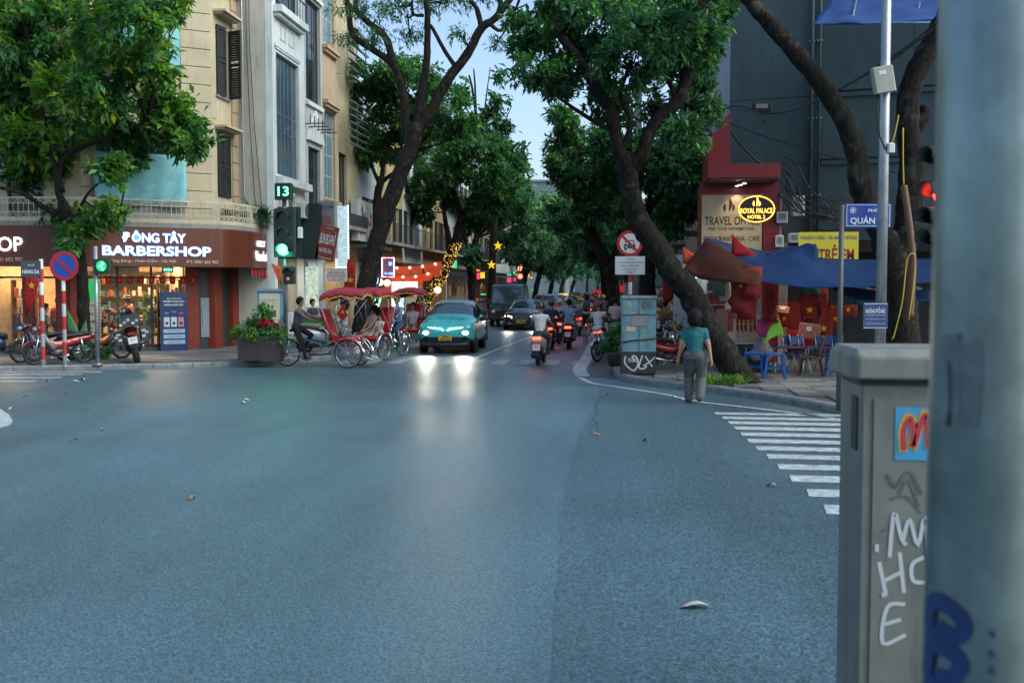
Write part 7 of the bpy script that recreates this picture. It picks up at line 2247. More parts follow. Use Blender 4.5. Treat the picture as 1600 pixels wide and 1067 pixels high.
# cars
def car(label, loc, rz, col, c, kind='suv', plate=M_PLATEY, lit=True, roofm=None, name='car', nums=('29H', '603.05'), cat='car', drl=False, hi=True):
 """faces -Y; front bumper at y=0"""
 r = thing(name, label, cat, loc, rz)
 P_ = paint(col, c, .28)
 if kind == 'suv': st = [  # y, zb, half width, sill z, shoulder z, shoulder hw, top hw, top z, crown
  (0.0, .42, .74, .55, .82, .7, .54, .88, .0), (.1, .3, .84, .5, .88, .8, .66, .95, .02), (.35, .24, .89, .5, .94, .85, .72, 1.02, .03), (1.0, .24, .9, .5, 1.0, .86, .74, 1.08, .035), (1.25, .24, .905, .5, 1.02, .87, .76, 1.11, .03),
  (1.95, .24, .905, .5, 1.05, .87, .66, 1.6, .05), (2.7, .24, .905, .5, 1.07, .87, .68, 1.64, .05), (3.5, .24, .9, .5, 1.09, .86, .66, 1.6, .05), (4.0, .26, .88, .52, 1.08, .82, .58, 1.2, .04), (4.25, .35, .8, .6, 1.0, .74, .55, 1.04, .02)]
 else: st = [
  (0.0, .36, .70, .5, .66, .66, .5, .70, .0), (.1, .26, .8, .45, .72, .76, .62, .77, .02), (.4, .2, .87, .45, .82, .82, .68, .87, .03), (1.1, .2, .89, .45, .89, .84, .7, .94, .03), (1.45, .2, .9, .45, .92, .85, .72, .97, .03),
  (2.3, .2, .9, .45, .95, .85, .56, 1.42, .05), (2.9, .2, .9, .45, .97, .85, .58, 1.46, .05), (3.5, .2, .9, .45, .99, .84, .56, 1.4, .05), (4.2, .22, .88, .5, 1.0, .8, .6, 1.06, .03), (4.6, .32, .8, .55, .92, .74, .55, .95, .02)]
 secs = []
 for (y, zb, hw, zs, zsh, hsh, ht, zt, cr) in st:
  half = [(hw * .85, zb), (hw, zb + .12), (hw, zs + .15), (hsh + (hw - hsh) * .3, zsh - .04), (hsh, zsh), (ht, zt), (ht * .6, zt + cr * .7), (0, zt + cr)]
  full = [(x, y, z) for x, z in half] + [(-x, y, z) for x, z in half[-2::-1]]
  secs.append(full)
 n = len(secs[0])
 b = MB()
 vs = [p for q in secs for p in q]
 for i in range(len(secs) - 1):
  for j in range(n):
   j2 = (j + 1) % n
   mi = 0
   cab = 4 <= i <= 7
   if cab and j in (4, n - 6): mi = 1 if i in (5, 6) or i == 4 or i == 7 else 0
   if i == 4 and 5 <= j <= n - 7: mi = 2
   if i == 7 and 5 <= j <= n - 7: mi = 1
   if roofm and i in (5, 6) and 5 <= j <= n - 7: mi = 3
   if j in (0, n - 1, n - 2): mi = 4 if j != n - 1 else 4
   b.f.append([i * n + j, i * n + j2, i * n + n + j2, i * n + n + j])
   b.mi.append(mi)
   b.sm.append(True)
 b.f.append(list(range(n - 1, -1, -1)))
 b.f.append([(len(secs) - 1) * n + k for k in range(n)])
 b.mi += [0, 0]
 b.sm += [False, False]
 b.v = vs
 M_WS = mat('windscreen', (.03, .06, .07), .04, var=0, spec=.9, coat=.5)
 o = b.build('body', [P_, mat('car_glass', (.012, .02, .024), .05, var=0), M_WS, roofm or P_, M_BLKP], r)
 md = o.modifiers.new('sub', 'SUBSURF')
 md.levels = md.render_levels = 1
 L_ = st[-1][0]
 for y in (.82, L_ - .8):
  for s in (-1, 1):
   w = wheel(r, (.78 * s, y, .335), .335, .2, nsp=7)
   MB().lathe([(.4, -.05), (.4, .05)], 24, 0, T(.84 * s, y, .36) @ RY(R(90))).build('wheel_arch', M_BLKP, r)
 if not hi: return r
 fz = .62 if kind == 'suv' else .56
 MB().loft([[(x, -.04 + .12 * (x / .8) ** 2, z) for x in (-.78, -.5, 0, .5, .78)] for z in (.2, .36)], 0, True, False, False).build('lower_bumper', M_BLKP, r, solid=.05)
 for k, z in enumerate((.4, .445, .49)): MB().bar((-.5, -.03, z), (.5, -.03, z), .02, .018).build('grille_bar', M_BLKP, r)
 MB().box(-.56, .56, -.015, .05, .37, .53).build('grille', mat('grille_dark', (.008, .009, .01), .5, var=0), r)
 for s in (-1, 1):
  if kind == 'suv':
   l = MB().ell((.62 * s, .05, .66), (.1, .07, .055), 14, 10).build('headlight', M_HEAD if lit else M_HEADOFF, r)
   MB().ell((.6 * s - .13 * s, .03, .66), (.05, .04, .04), 10, 8).build('indicator', M_AMBERL, l)
   MB().add([(.58 * s, .02, .36), (.8 * s, .12, .4), (.78 * s, .12, .56), (.66 * s, .05, .52)], [(0, 1, 2, 3)]).build('side_intake', M_BLKP, r, solid=.04)
   if drl:
    M_DRL = mat('drl_white', (1, 1, 1), .4, var=0, emit=3.5)
    MB().tube([(.06 * s, -.03, .73), (.13 * s, -.02, .785), (.4 * s, .0, .81)], .016, 6).build('light_bar', M_DRL, r)
    MB().tube([(.44 * s, .01, .815), (.74 * s, .09, .845)], .016, 6).build('light_bar', M_DRL, r)
  else:
   MB().loft([[(.45 * s, .03, .58), (.45 * s, .03, .68)], [(.62 * s, .06, .57), (.62 * s, .05, .7)], [(.78 * s, .16, .6), (.78 * s, .16, .7)]], 0, True, False, False).build('headlight', M_HEAD if lit else M_HEADOFF, r, solid=.03)
   MB().box(.5 * s - .12, .5 * s + .12, -.02, .03, .3, .36).build('fog_lamp', M_HEADOFF, r)
  m = MB().bbox(.9 * s - .0 if s > 0 else -1.1, 1.1 if s > 0 else -.9, 1.5, 1.62, .98, 1.12, .03).build('mirror', M_BLKP, r)
 if kind != 'suv':
  for z in (.46, .53, .6): MB().bar((-.38, -.03, z), (.38, -.03, z), .02, .02).build('grille_bar', M_CHROME, r)
 pz = .5 if kind == 'suv' else .42
 p = MB().box(-.21, .21, -.075, -.055, pz - .085, pz + .085).build('number_plate', plate, r)
 text(nums[0], p, T(0, -.077, pz + .04), .2, .06, M_PRINTK, world=False, bold=.02)
 text(nums[1], p, T(0, -.077, pz - .04), .32, .06, M_PRINTK, world=False, bold=.02)
 if drl: MB(T(-.47, 1.62, 1.2) @ RX(R(-32))).box(-.06, .06, -.012, 0, 0, .1).build('windscreen_reflection', mat('green_reflection', (.05, .6, .2), .4, var=0, emit=1.2), r)  # glowing green patch stands in for a green reflection on the glass
 MB().bar((-.5, 1.3, 1.07), (-.05, 1.42, 1.13), .02).build('wiper', M_BLACK, r)
 MB().bar((.1, 1.3, 1.07), (.5, 1.42, 1.13), .02).build('wiper', M_BLACK, r)
 return r
def van(label, loc, rz):
 """tall dark van, flat face, faces -Y"""
 r = thing('van', label, 'van', loc, rz)
 P_ = paint('darkgreen', (.014, .028, .026), .35)
 secs = []
 for (y, zb, hw, top, tw) in ((0, .45, .8, 1.0, .78), (.12, .35, .9, 1.1, .86), (.5, .3, .93, 1.18, .9), (.75, .3, .94, 2.1, .82), (1.1, .3, .94, 2.22, .8), (4.2, .3, .94, 2.22, .8), (4.6, .35, .9, 2.0, .78)):
  secs.append([(-hw, y, zb), (hw, y, zb), (hw, y, (zb + 1.1) / 2), (hw, y, min(1.15, top - .05)), (tw, y, top), (0, y, top + .03), (-tw, y, top), (-hw, y, min(1.15, top - .05)), (-hw, y, (zb + 1.1) / 2)])
 MB().loft(secs, 0, True).build('body', P_, r, bevel=.03)
 MB().add([(-.8, .49, 1.22), (.8, .49, 1.22), (.72, .71, 2.04), (-.72, .71, 2.04)], [(0, 1, 2, 3)]).build('windscreen', mat('windscreen'), r, solid=.02)
 for s in (-1, 1):
  MB().add([(.945 * s, .9, 1.2), (.945 * s, 2.0, 1.2), (.85 * s, 1.95, 1.95), (.85 * s, 1.1, 1.95)], [(0, 1, 2, 3)]).build('side_window', mat('car_glass'), r, solid=.02)
  MB().lathe([(.1, 0), (.1, .03)], 16, 0, T(.68 * s, -.02, .78) @ RX(R(90))).build('headlight', M_HEADOFF, r)
  MB().bbox(.98 * s - .08, .98 * s + .08, .55, .65, 1.2, 1.45, .02).build('mirror', M_BLKP, r)
  for y in (.8, 3.7): wheel(r, (.82 * s, y, .33), .33, .2)
 MB().box(-.55, .55, -.03, .02, .7, .86).build('grille', mat('grille_dark'), r)
 MB().box(-.9, .9, -.06, .06, .42, .6).build('bumper', M_BLKP, r)
 MB().box(-.22, .22, -.075, -.062, .46, .56).build('number_plate', M_PLATE, r)
 return r
# the traffic and the people in it
TEAL = (.04, .48, .46)
g = G(697, 553)
car('teal taxi car with white light bars and headlights on, facing the camera', (g.x - .02, g.y, 0), R(2), 'teal', TEAL, 'suv', roofm=mat('silver_roof', (.35, .4, .42), .3, .5, var=.05), drl=True)
for s in (-1, 1):
 light('SPOT', (g.x - .02 + .6 * s, g.y - .12, .6), 75, (1, .95, .75), .07, (R(84), 0, R(180)), spot=R(75), blend=.8)
g = G(814, 516)
car('black sedan with yellow plate and headlights on, ahead of the dark van', (g.x, g.y, 0), R(2), 'black', (.008, .009, .01), 'sedan', nums=('30G', '721.08'))
for s in (-1, 1): light('SPOT', (g.x + .62 * s, g.y - .12, .6), 26, (1, .97, .85), .06, (R(84), 0, R(180)), spot=R(70), blend=.8)
g = G(787, 512)
van('dark green box van with flat windscreen parked behind the black sedan', (g.x, g.y + 1, 0), R(1))
for (px, y, col, c, k, rz, lab) in ((868, 66, 'skyblue', (.2, .34, .38), 'suv', 182, 'pale blue hatchback going away beside the black sedan'), (893, 78, 'palewhite', (.45, .47, .48), 'sedan', 182, 'white sedan queuing farther ahead'), (905, 92, 'mint', (.12, .3, .28), 'suv', 182, 'mint green taxi far down the queue'),
        (936, 96, 'palewhite', (.45, .47, .48), 'suv', 2, 'white car with headlights on, far right of the queue'), (850, 84, 'grey', (.2, .21, .22), 'sedan', 182, 'grey sedan far left of the queue'), (915, 112, 'palewhite', (.45, .47, .48), 'sedan', 182, 'small white car at the end of the queue'), (872, 104, 'skyblue', (.2, .34, .38), 'sedan', 182, 'pale blue sedan at the end of the queue')):
 p = AT(px, 490, y)
 o = car(lab, (p.x, y, 0), R(rz), col, c, k, lit=rz < 90, plate=M_PLATE, nums=('30A', '118.42'))
 if rz < 90:
  light('POINT', (p.x - .5, y - .3, .65), 10, (1, .9, .7), .1)
MB().box(-.5, .5, -.15, .15, 0, .16).build('taxi_roof_sign', mat('roof_sign', (.5, .08, .03), .4, emit=1.2, ecol=(1, .35, .05)), None, loc=tuple(AT(882, 462, 79)), label='red and yellow lit board above the traffic', cat='sign')
W_ = (.58, .57, .54)
def scr(px, py, *a, **k):
 g = G(px, py)
 p = (g.x, g.y + .62)
 k2 = dict(k)
 sc_w(p, *a, **k2)
def sc_w(p, lab, rlab, col, c, shirt, pants, helmet, hair='short', rz=0, s=.96, sleeve=.6, lit=True, fing=False, head=False, lean=.12, vox=.021, mask=None, big=False, kneeout=.35, leg=1.0, skin=None, group=None):
 scooter(lab, (p[0], p[1], 0), R(rz), col, c, lit, big=big, head=head, group=group)
 rider(rlab, (p[0], p[1], 0), R(rz), s, shirt=shirt, pants=pants, helmet=helmet, hair=hair, sleeve=sleeve, fingers=fing, lean=lean, vox=vox, mask=mask, kneeout=kneeout, leg=leg, skin=skin)
scr(842, 571, 'silver brown scooter nearest the crossing with red tail light on', 'scooter rider in white tee and black helmet, nearest the crossing', 'bronze', (.3, .25, .21), W_, (.05, .05, .055), (.02, .02, .025), fing=True, s=1.02, rz=-2)
scr(859, 548, 'maroon scooter just ahead of the nearest rider', 'rider in navy hooded jacket and dark helmet, ahead of the nearest rider', 'maroon', (.12, .01, .015), (.012, .025, .06), (.03, .03, .035), (.015, .02, .03), sleeve=2, s=1.0)
scr(888, 545, 'black scooter with bright tail light, ridden by the light blue shirt', 'rider in light blue shirt without a helmet', 'blackgloss', (.012, .012, .013), (.2, .33, .44), (.3, .29, .26), None, sleeve=2, s=1.02, kneeout=.6)
scr(873, 537, 'dark scooter half hidden between two riders', 'rider in grey tee with white helmet, between navy and light blue riders', 'graphite', (.05, .05, .055), (.36, .37, .36), (.05, .05, .06), (.5, .5, .5), s=.98)
scr(934, 556, 'white scooter at the right edge with glowing tail light', 'rider in white tee leaning forward at the right road edge', 'white', (.45, .46, .46), W_, (.04, .04, .05), (.03, .03, .035), s=1.0, lean=.35)
scr(905, 524, 'grey scooter beyond the light blue rider', 'rider in grey top with yellow helmet', 'grey2', (.16, .17, .18), (.25, .27, .27), (.04, .04, .05), (.5, .36, .03), s=.98)
scr(884, 527, 'dark scooter under the second white helmet', 'rider in pale shirt with white helmet, behind the light blue rider', 'graphite', (.05, .05, .055), (.3, .3, .28), (.04, .04, .05), (.5, .5, .48), s=.97)
scr(956, 505, 'scooter ridden by the orange vest', 'rider in orange vest far up on the right', 'graphite', (.05, .05, .055), (.5, .12, .02), (.03, .03, .04), (.05, .05, .05), s=1.0)
scr(931, 512, 'scooter ridden by the red jacket', 'rider in red jacket far up in the queue', 'graphite', (.05, .05, .055), (.35, .02, .03), (.03, .03, .04), (.03, .03, .03), s=1.0, sleeve=2)
scr(942, 510, 'scooter under the yellow hard hat', 'rider with yellow hard hat and dark shirt far up', 'graphite', (.05, .05, .055), (.08, .09, .1), (.03, .03, .04), (.5, .36, .02), s=1.0)
scr(896, 512, 'scooter ridden by the green jacket', 'rider in green jacket far up in the queue', 'graphite', (.05, .05, .055), (.02, .2, .12), (.03, .03, .04), (.02, .1, .06), s=1.0, sleeve=2)
scr(921, 503, 'scooter ridden by the dark blue shirt far up', 'rider in dark blue shirt far up, left of red jacket', 'graphite', (.05, .05, .055), (.04, .07, .14), (.03, .03, .04), (.2, .2, .2), s=1.0)
scr(868, 520, 'scooter beside the pale hatchback', 'rider with orange sleeve beside the pale hatchback', 'graphite', (.05, .05, .055), (.45, .13, .04), (.04, .04, .05), (.35, .35, .35), s=.97, sleeve=2)
cols = [((.3, .3, .29), (.45, .45, .45)), ((.05, .06, .09), (.03, .03, .04)), ((.35, .3, .22), (.2, .02, .02)), ((.1, .12, .16), (.4, .4, .38)), ((.28, .05, .06), (.02, .02, .02)), ((.4, .4, .38), (.06, .1, .2))]
nmC = ['grey', 'dark navy', 'tan', 'slate', 'wine red', 'white']
nmH = ['white', 'black', 'red', 'pale', 'black', 'blue']
nmO = ['third nearest', 'fifth nearest', 'fourth nearest', 'second nearest', 'sixth nearest', 'third farthest', 'rightmost', 'second farthest', 'leftmost', 'farthest']
k = 0
for (px, py) in ((908, 500), (914, 496), (926, 497), (938, 498), (903, 494), (919, 491), (947, 496), (931, 490), (890, 498), (911, 488)):
 sh, he = cols[k % 6]
 scr(px, py, 'small far scooter under the rider in %s top, %s of the far crowd' % (nmC[k % 6], nmO[k]), 'small far rider in %s top and %s helmet, %s of the far crowd' % (nmC[k % 6], nmH[k % 6], nmO[k]), 'graphite', (.05, .05, .055), sh, (.04, .04, .05), he, s=1.0, lit=k % 3 == 0, vox=.04, group='far scooters')
 k += 1
g = G(916, 532)
bicycle('black bicycle ridden by the backpacker', (g.x, g.y + .5, 0), 0)
J = skel((0, -.2, .98), .18, handL=(-.26, .28, 1.02), handR=(.26, .28, 1.02), footL=(-.1, -.15, .12), footR=(.1, .12, .38), s=1.0, kneeout=.2)
bp = figure('cyclist in white tee and black shorts with grey backpack', J, (g.x, g.y + .5, 0), 0, W_, (.01, .01, .012), (.05, .03, .02), leg=.85, hair='short')
b = thing('backpack', 'grey backpack worn by the cyclist', 'backpack', (g.x, g.y + .22, 1.12))
MB().loft([oval_sec(-.12, .2, .1, .36, .02, sq=.5), oval_sec(-.05, .2, .15, .42, .0, sq=.5), oval_sec(.06, .2, .15, .42, 0, sq=.5)], 0, True).build('bag', mat('grey_nylon', (.06, .065, .07), .8), b)
MB().loft([oval_sec(-.16, .12, .09, .2, .04, sq=.5), oval_sec(-.1, .12, .11, .22, .02, sq=.5)], 0, True).build('pocket', mat('grey_nylon2', (.045, .05, .055), .8), b)
for s in (-1, 1): MB().tube([(.08 * s, .06, .4), (.1 * s, .2, .42), (.11 * s, .3, .28)], .015, 6).build('strap', M_BLACK, b)
g = AT(751, 540, 36.2)
sc_w((g.x, g.y), 'blue scooter coming towards the camera beside the teal taxi', 'masked rider in grey jacket beside the teal taxi', 'blue', (.012, .07, .17), (.08, .085, .1), (.02, .02, .025), (.03, .035, .04), rz=180, sleeve=2, lit=False, mask=(.4, .46, .48), s=1.0)
# cyclos with drivers and passengers
ca = (-8.03, 26.23)
cyclo('front cyclo with red canopy, pedalled by the man in grey tee', (ca[0], ca[1], 0), R(-91))
J = skel((0, -.66, 1.05), .2, handL=(-.3, .08, 1.13), handR=(.3, .08, 1.13), footL=(-.1, -.5, .47), footR=(.1, -.38, .24), s=.97, kneeout=.12, head_yaw=0)
figure('cyclo driver in grey tee and black trousers at far left cyclo', J, (ca[0], ca[1], 0), R(-91), (.075, .095, .115), (.01, .01, .012), (.03, .03, .03), fingers=True, sleeve=.65, vox=.017, skin=SKIN2)
cb = (-7.05, 29.6)
cyclo('second cyclo with red canopy carrying a woman and a child', (cb[0], cb[1], 0), R(162))
M2 = T(cb[0], cb[1], 0) @ RZ(R(162))
p = M2 @ Vector((.12, .62, .18))
seated('woman in pale pink top and shorts seated in the second cyclo', tuple(p), R(148), .95, .52, -.15, feet=((-.02, .62, .1), (.1, .5, .1)), hands=((-.02, .35, .62), (.1, .32, .62)), shirt=(.38, .25, .22), pants=(.42, .38, .32), leg=.6, hair='long', sleeve=.5, fingers=True, shoe=(.4, .4, .4), vox=.017, skin=SKIN, head_yaw=R(-25))
p = M2 @ Vector((-.2, .72, .25))
seated('small child in cream tee seated beside the woman in the cyclo', tuple(p), R(165), .62, .46, -.1, feet=((-.08, .32, .14), (.08, .32, .14)), hands=((-.16, .25, .6), (.1, .25, .55)), shirt=(.5, .46, .36), pants=(.42, .36, .3), leg=.6, hair='short', sleeve=.6, vox=.014)
J = skel((0, -.66, 1.02), .15, handL=(-.3, .08, 1.13), handR=(.3, .08, 1.13), footL=(-.1, -.5, .45), footR=(.1, -.38, .26), s=1.0, kneeout=.12)
figure('cyclo driver in light blue shirt behind the seated woman', J, (cb[0], cb[1], 0), R(162), (.1, .25, .42), (.02, .04, .1), sleeve=.6, helmet=None, hair='short', skin=SKIN2)
cc = (-7.35, 35.3)
cyclo('third cyclo with red canopy left of the teal taxi', (cc[0], cc[1], 0), R(178))
J = skel((0, -.66, 1.02), .15, handL=(-.3, .08, 1.13), handR=(.3, .08, 1.13), footL=(-.1, -.5, .45), footR=(.1, -.38, .26), s=.98, kneeout=.12)
seated('passenger in white tee sitting in the third cyclo', (cc[0] - .02, cc[1] - .55, .18), R(178), .96, .5, -.1, shirt=(.42, .42, .42), pants=(.05, .09, .16), leg=.7, hair='short')
figure('driver behind the third cyclo canopy', J, (cc[0], cc[1], 0), R(178), (.1, .12, .15), (.03, .03, .04), hair='short', skin=SKIN2)
fl = thing('small_flag', 'small red flag with yellow mark on the front cyclo', 'flag', (ca[0] + .75, ca[1] - .45, 1.35))
MB().add([(-.2, 0, .05), (.02, 0, .32), (.1, 0, .02), (-.02, .02, -.12)], [(0, 3, 2, 1)]).build('cloth', M_RED, fl, solid=.006)
MB().prism(star_poly(.05), .004, 0, T(-.02, -.008, .1)).build('star', M_YEL, fl)
MB().cyl((.1, 0, .02), (.12, 0, -.6), .008, 6).build('stick', M_STEEL, fl)
# pedestrians
g = G(1085, 630)
standing('woman in teal top and grey patterned trousers walking on the right road edge', (g.x, g.y, 0), R(-6), .985, .13, shirt=(.012, .12, .13), pantsm=mat('speckled_cloth', (.09, .09, .09), .85, var=.75, scale=45), hair='bob', sleeve=.6, fingers=True, vox=.016, shoe=(.35, .22, .17), slim=1.1, baggy=.018, handL=(-.3, .05, .78), handR=(.3, -.08, .75))
g = AT(961, 540, 36.5)
standing('man in cream tee walking away beside the parked bikes', (g.x, g.y, 0), R(-5), 1.02, .08, shirt=(.5, .43, .34), pants=(.05, .05, .06), hair='short', vox=.025)
g = AT(538, 560, 30.2)
standing('woman in pale top standing beyond the front cyclo', (g.x, g.y, .12), R(100), .95, .02, shirt=(.38, .35, .32), pants=(.3, .32, .33), hair='long', sleeve=.3, handL=(-.18, .28, 1.02), handR=(.18, .3, 1.02), vox=.02)
g = AT(489, 560, 32.6)
standing('man behind the green counter of the left shop', (g.x, g.y, .12), R(-120), .93, .0, shirt=(.03, .03, .035), pants=(.02, .02, .02), hair='short', vox=.025)
q = P0 + (P1 - P0).normalized() * 1.35 - nA * .9
standing('man in orange shirt and pale hat inside the barber shop', (q.x, q.y, .13), AA + R(40), 1.0, .0, shirt=(.45, .1, .015), pants=(.03, .03, .03), cap=(.5, .47, .4), sleeve=2, handL=(-.3, .35, 1.25), vox=.022)
q = P0 + (P1 - P0).normalized() * .45 - nA * .8
standing('customer in pale shirt and straw hat inside the shop', (q.x, q.y, .13), AA + R(20), .98, 0, shirt=(.35, .33, .3), pants=(.06, .03, .03), cap=(.42, .34, .22), sleeve=1.6, vox=.022)
q = FB.M @ Vector((12.85, .9, .13))
standing('person in orange coat seen through the left shop window', tuple(q), R(10), .97, 0, shirt=(.42, .12, .03), pants=(.03, .03, .03), sleeve=2, vox=.025)
g = G(2, 566, .12)
seated('man in patterned dark shirt sitting at far left by the shop', (g.x, g.y + 2.0, .12), R(-60), .97, .62, .1, shirtm=mat('floral_shirt', (.06, .08, .1), .85, var=.8, scale=22), pants=(.03, .03, .04), hair='short', vox=.02, skin=SKIN2)
st_ = thing('stool', 'dark stool under the seated man at far left', 'stool', (g.x, g.y + 2.0, .12))
MB().lathe([(.17, .55), (.17, .6)], 16).build('seat', M_BLKP, st_)
for i in range(4): MB().cyl((.12 * math.cos(i * 1.57 + .8), .12 * math.sin(i * 1.57 + .8), .55), (.17 * math.cos(i * 1.57 + .8), .17 * math.sin(i * 1.57 + .8), 0), .014, 6).build('leg', M_STEEL, st_)
for (px, y, sh, lab) in ((1039, 35.5, (.3, .16, .06), 'person in mustard top sitting with back turned among parked bikes'), (1055, 34, (.2, .18, .14), 'person in striped grey top sitting with back turned among parked bikes'), (1057, 37, (.42, .42, .41), 'person in white tee standing beyond the seated pair')):
 p = AT(px, 520, y)
 (seated if y < 36.5 else standing)(lab, (p.x, p.y, .12), R(rnd.uniform(-15, 15)), .98, **({'seat': .62} if y < 36.5 else {}), shirt=sh, pants=(.05, .08, .14), hair='short', vox=.024)
 if y < 36.5:
  st_ = thing('stool', 'plastic stool under the ' + lab[10:].split(' sitting')[0], 'stool', (p.x, p.y, .12))
  MB().lathe([(.16, .0), (.13, .58), (.15, .6), (.15, .62)], 4).build('seat', mat('blue_plastic', (.006, .07, .26), .45), st_)
# parked motorbikes
underbone('white parked motorbike facing the camera at the right kerb', tuple(G(945, 566) + Vector((0, .7, 0))), R(165), 'white3', (.4, .41, .4), (.4, .41, .38), R(8), steer=-.25)
underbone('dark parked motorbike behind the potted shrub at right', tuple(G(965, 572) + Vector((.25, .6, .118))), R(150), 'black3', (.02, .02, .022), None, R(8))
underbone('red and white parked motorbike right of the blue cabinet', (1.05, 24.75, .118), R(-68), 'red', (.35, .015, .012), (.45, .46, .46), R(-9), steer=-.35)
for i, (x, y, a, c, c2, lab) in enumerate(((.75, 26.3, -60, (.03, .04, .06), (.3, .32, .34), 'dark motorbike second in the row behind the blue cabinet'), (1.0, 27.6, -62, (.3, .24, .05), (.35, .35, .33), 'yellow motorbike third in the row behind the blue cabinet'), (.9, 29.0, -58, (.2, .21, .22), None, 'grey motorbike fourth in the row behind the blue cabinet'), (1.0, 30.6, -64, (.25, .02, .02), None, 'red motorbike fifth in the row, near the straight trunk'), (.8, 32.2, -60, (.03, .06, .12), None, 'navy motorbike last in the row by the seated people'))):
 underbone(lab, (x, y, .118), R(a), 'row%d' % i, c, c2, R(-8), steer=-.3, group='motorbikes parked on the right pavement')
tourer('big touring motorcycle with stickered luggage cases in front of the barber shop', (*(G(207, 568, .118) + Vector((-.25, .75, 0))).xy, .118), R(28))
underbone('red parked motorbike behind the banded posts, front wheel towards the road', tuple(G(45, 573, .118) + Vector((.3, .9, 0))), R(140), 'red5', (.25, .01, .015), (.3, .3, .3), R(8), steer=.1)
underbone('black parked motorbike at far left with wide handlebars', tuple(G(28, 570, .118) + Vector((.1, 1.0, 0))), R(150), 'black5', (.015, .015, .017), (.1, .1, .1), R(8), steer=.1)
underbone('motorbike with orange tail parked behind the tree trunk', tuple(G(128, 566, .118) + Vector((0, .9, 0))), R(-40), 'orange5', (.3, .06, .01), (.05, .05, .05), R(-8), steer=0)
scooter('dark blue scooter parked at the far left edge', tuple(G(8, 570, .118) + Vector((-.3, .6, 0))), R(-60), 'darkblue', (.01, .03, .07), False, lean=R(-7))
scooter('pale grey scooter parked at the left kerb behind the cyclos', tuple(G(630, 538, .118) + Vector((-.35, .7, 0))), R(170), 'palegrey', (.25, .27, .27), False, lean=R(6))
scooter('silver scooter parked beyond the front cyclo', (-8.9, 29.6, .118), R(-70), 'silver3', (.3, .32, .33), False, lean=R(-7))
for i, (y, c) in enumerate(((40, (.1, .1, .11)), (42, (.25, .02, .02)), (44.5, (.05, .06, .1)), (47, (.2, .2, .2)))):
 scooter(('black', 'red', 'navy', 'grey')[i] + ' scooter parked on the left pavement beyond the third cyclo', (-8.6 - .2 * (i % 2), y, .118), R(-80), 'lp%d' % i, c, False, lean=R(-7), group='scooters parked on the left pavement')
# flags, garments, stall goods, shop fittings, small things
def cloth_poly(parent, M, poly, m, name='cloth', wave=.01, world=True, th=.005):
 """thin cloth cut to poly (x,z), gently waved"""
 n = len(poly)
 cx, cz = sum(p[0] for p in poly) / n, sum(p[1] for p in poly) / n
 ring = []
 for i in range(n):
  a, b = poly[i], poly[(i + 1) % n]
  for t in (0, .5): ring.append((a[0] + (b[0] - a[0]) * t, a[1] + (b[1] - a[1]) * t))
 k = len(ring)
 w = lambda x, z: wave * math.sin(x * 13 + z * 5 + cx)
 vs = [(cx, w(cx, cz), cz)] + [(cx + (x - cx) * .55, w(x * .6, z), cz + (z - cz) * .55) for x, z in ring] + [(x, w(x, z), z) for x, z in ring]
 fs = []
 for i in range(k):
  j = (i + 1) % k
  fs += [(0, 1 + i, 1 + j), (1 + i, 1 + k + i, 1 + k + j, 1 + j)]
 return MB(M).add(vs, fs, 0, True).build(name, m, parent, world=world, solid=th)
TEE = [(-.3, .42), (-.12, .5), (-.06, .46), (.06, .46), (.12, .5), (.3, .42), (.36, .22), (.24, .16), (.2, .25), (.2, -.25), (-.2, -.25), (-.2, .25), (-.24, .16), (-.36, .22)]
def hanging(label, cat, px, py, y, poly, m, s=1.0, star=None, name='flag', ry=0, group=None, rot=0):
 c = AT(px, py, y)
 r = thing(name, label, cat, tuple(c), 0, group)
 M = T(*c) @ RZ(rot) @ RY(ry) @ Matrix.Scale(s, 4)
 cloth_poly(r, M, poly, m, 'cloth')
 if star: MB(M).prism(star_poly(star[2]), .006, 0, T(star[0], -.035, star[1])).build('star', M_YEL, r, world=True)
 return r
FLAGP = [(-.3, .2), (.3, .2), (.3, -.2), (-.3, -.2)]
DRAPE = [(-.18, .5), (.18, .5), (.2, -.3), (.05, -.45), (-.15, -.35)]
M_REDD = mat('dark_red_cloth', (.16, .005, .006), .8, var=.3, scale=6)
hanging('red star flag hanging left under the stall roof', 'flag', 1158, 455, 22.9, [(-.24, .45), (.2, .4), (.22, -.5), (-.2, -.48)], M_REDD, star=(.0, .12, .08))
hanging('red star flag hanging in the middle under the stall roof', 'flag', 1176, 440, 22.8, [(-.2, .35), (.2, .32), (.18, -.38), (-.22, -.35)], M_REDD, star=(.02, .1, .08))
hanging('plain dark red flag hanging behind the two star flags', 'flag', 1167, 468, 23.1, [(-.25, .35), (.25, .3), (.2, -.45), (-.2, -.45)], M_REDD)
hanging('red flag rising above the stall roof before the travel panel', 'flag', 1160, 388, 24.8, [(-.25, .35), (.0, .1), (.35, -.18), (-.25, -.2)], M_RED)
M_ORF = mat('orange_flag', (.5, .07, .015), .8, var=.2)
hanging('orange flag pinned at the left end of the stall roof', 'flag', 1074, 402, 24.5, [(-.1, .25), (.25, .0), (.2, -.2), (-.12, -.15)], M_ORF)
hanging('orange flag lower at the left end of the stall roof', 'flag', 1080, 427, 24.6, [(-.15, .15), (.15, .05), (.05, -.25)], M_ORF)
hanging('red tee shirt with yellow star on the stall wall', 'tee shirt', 1265, 487, 25.6, TEE, M_REDD, .9, (0, .05, .11), 'tee_shirt')
hanging('red star flag spread below the bags on the stall wall', 'flag', 1248, 530, 25.2, [(-.3, .25), (.3, .2), (.35, -.25), (-.25, -.3)], M_RED, 1.0, (.05, .0, .09))
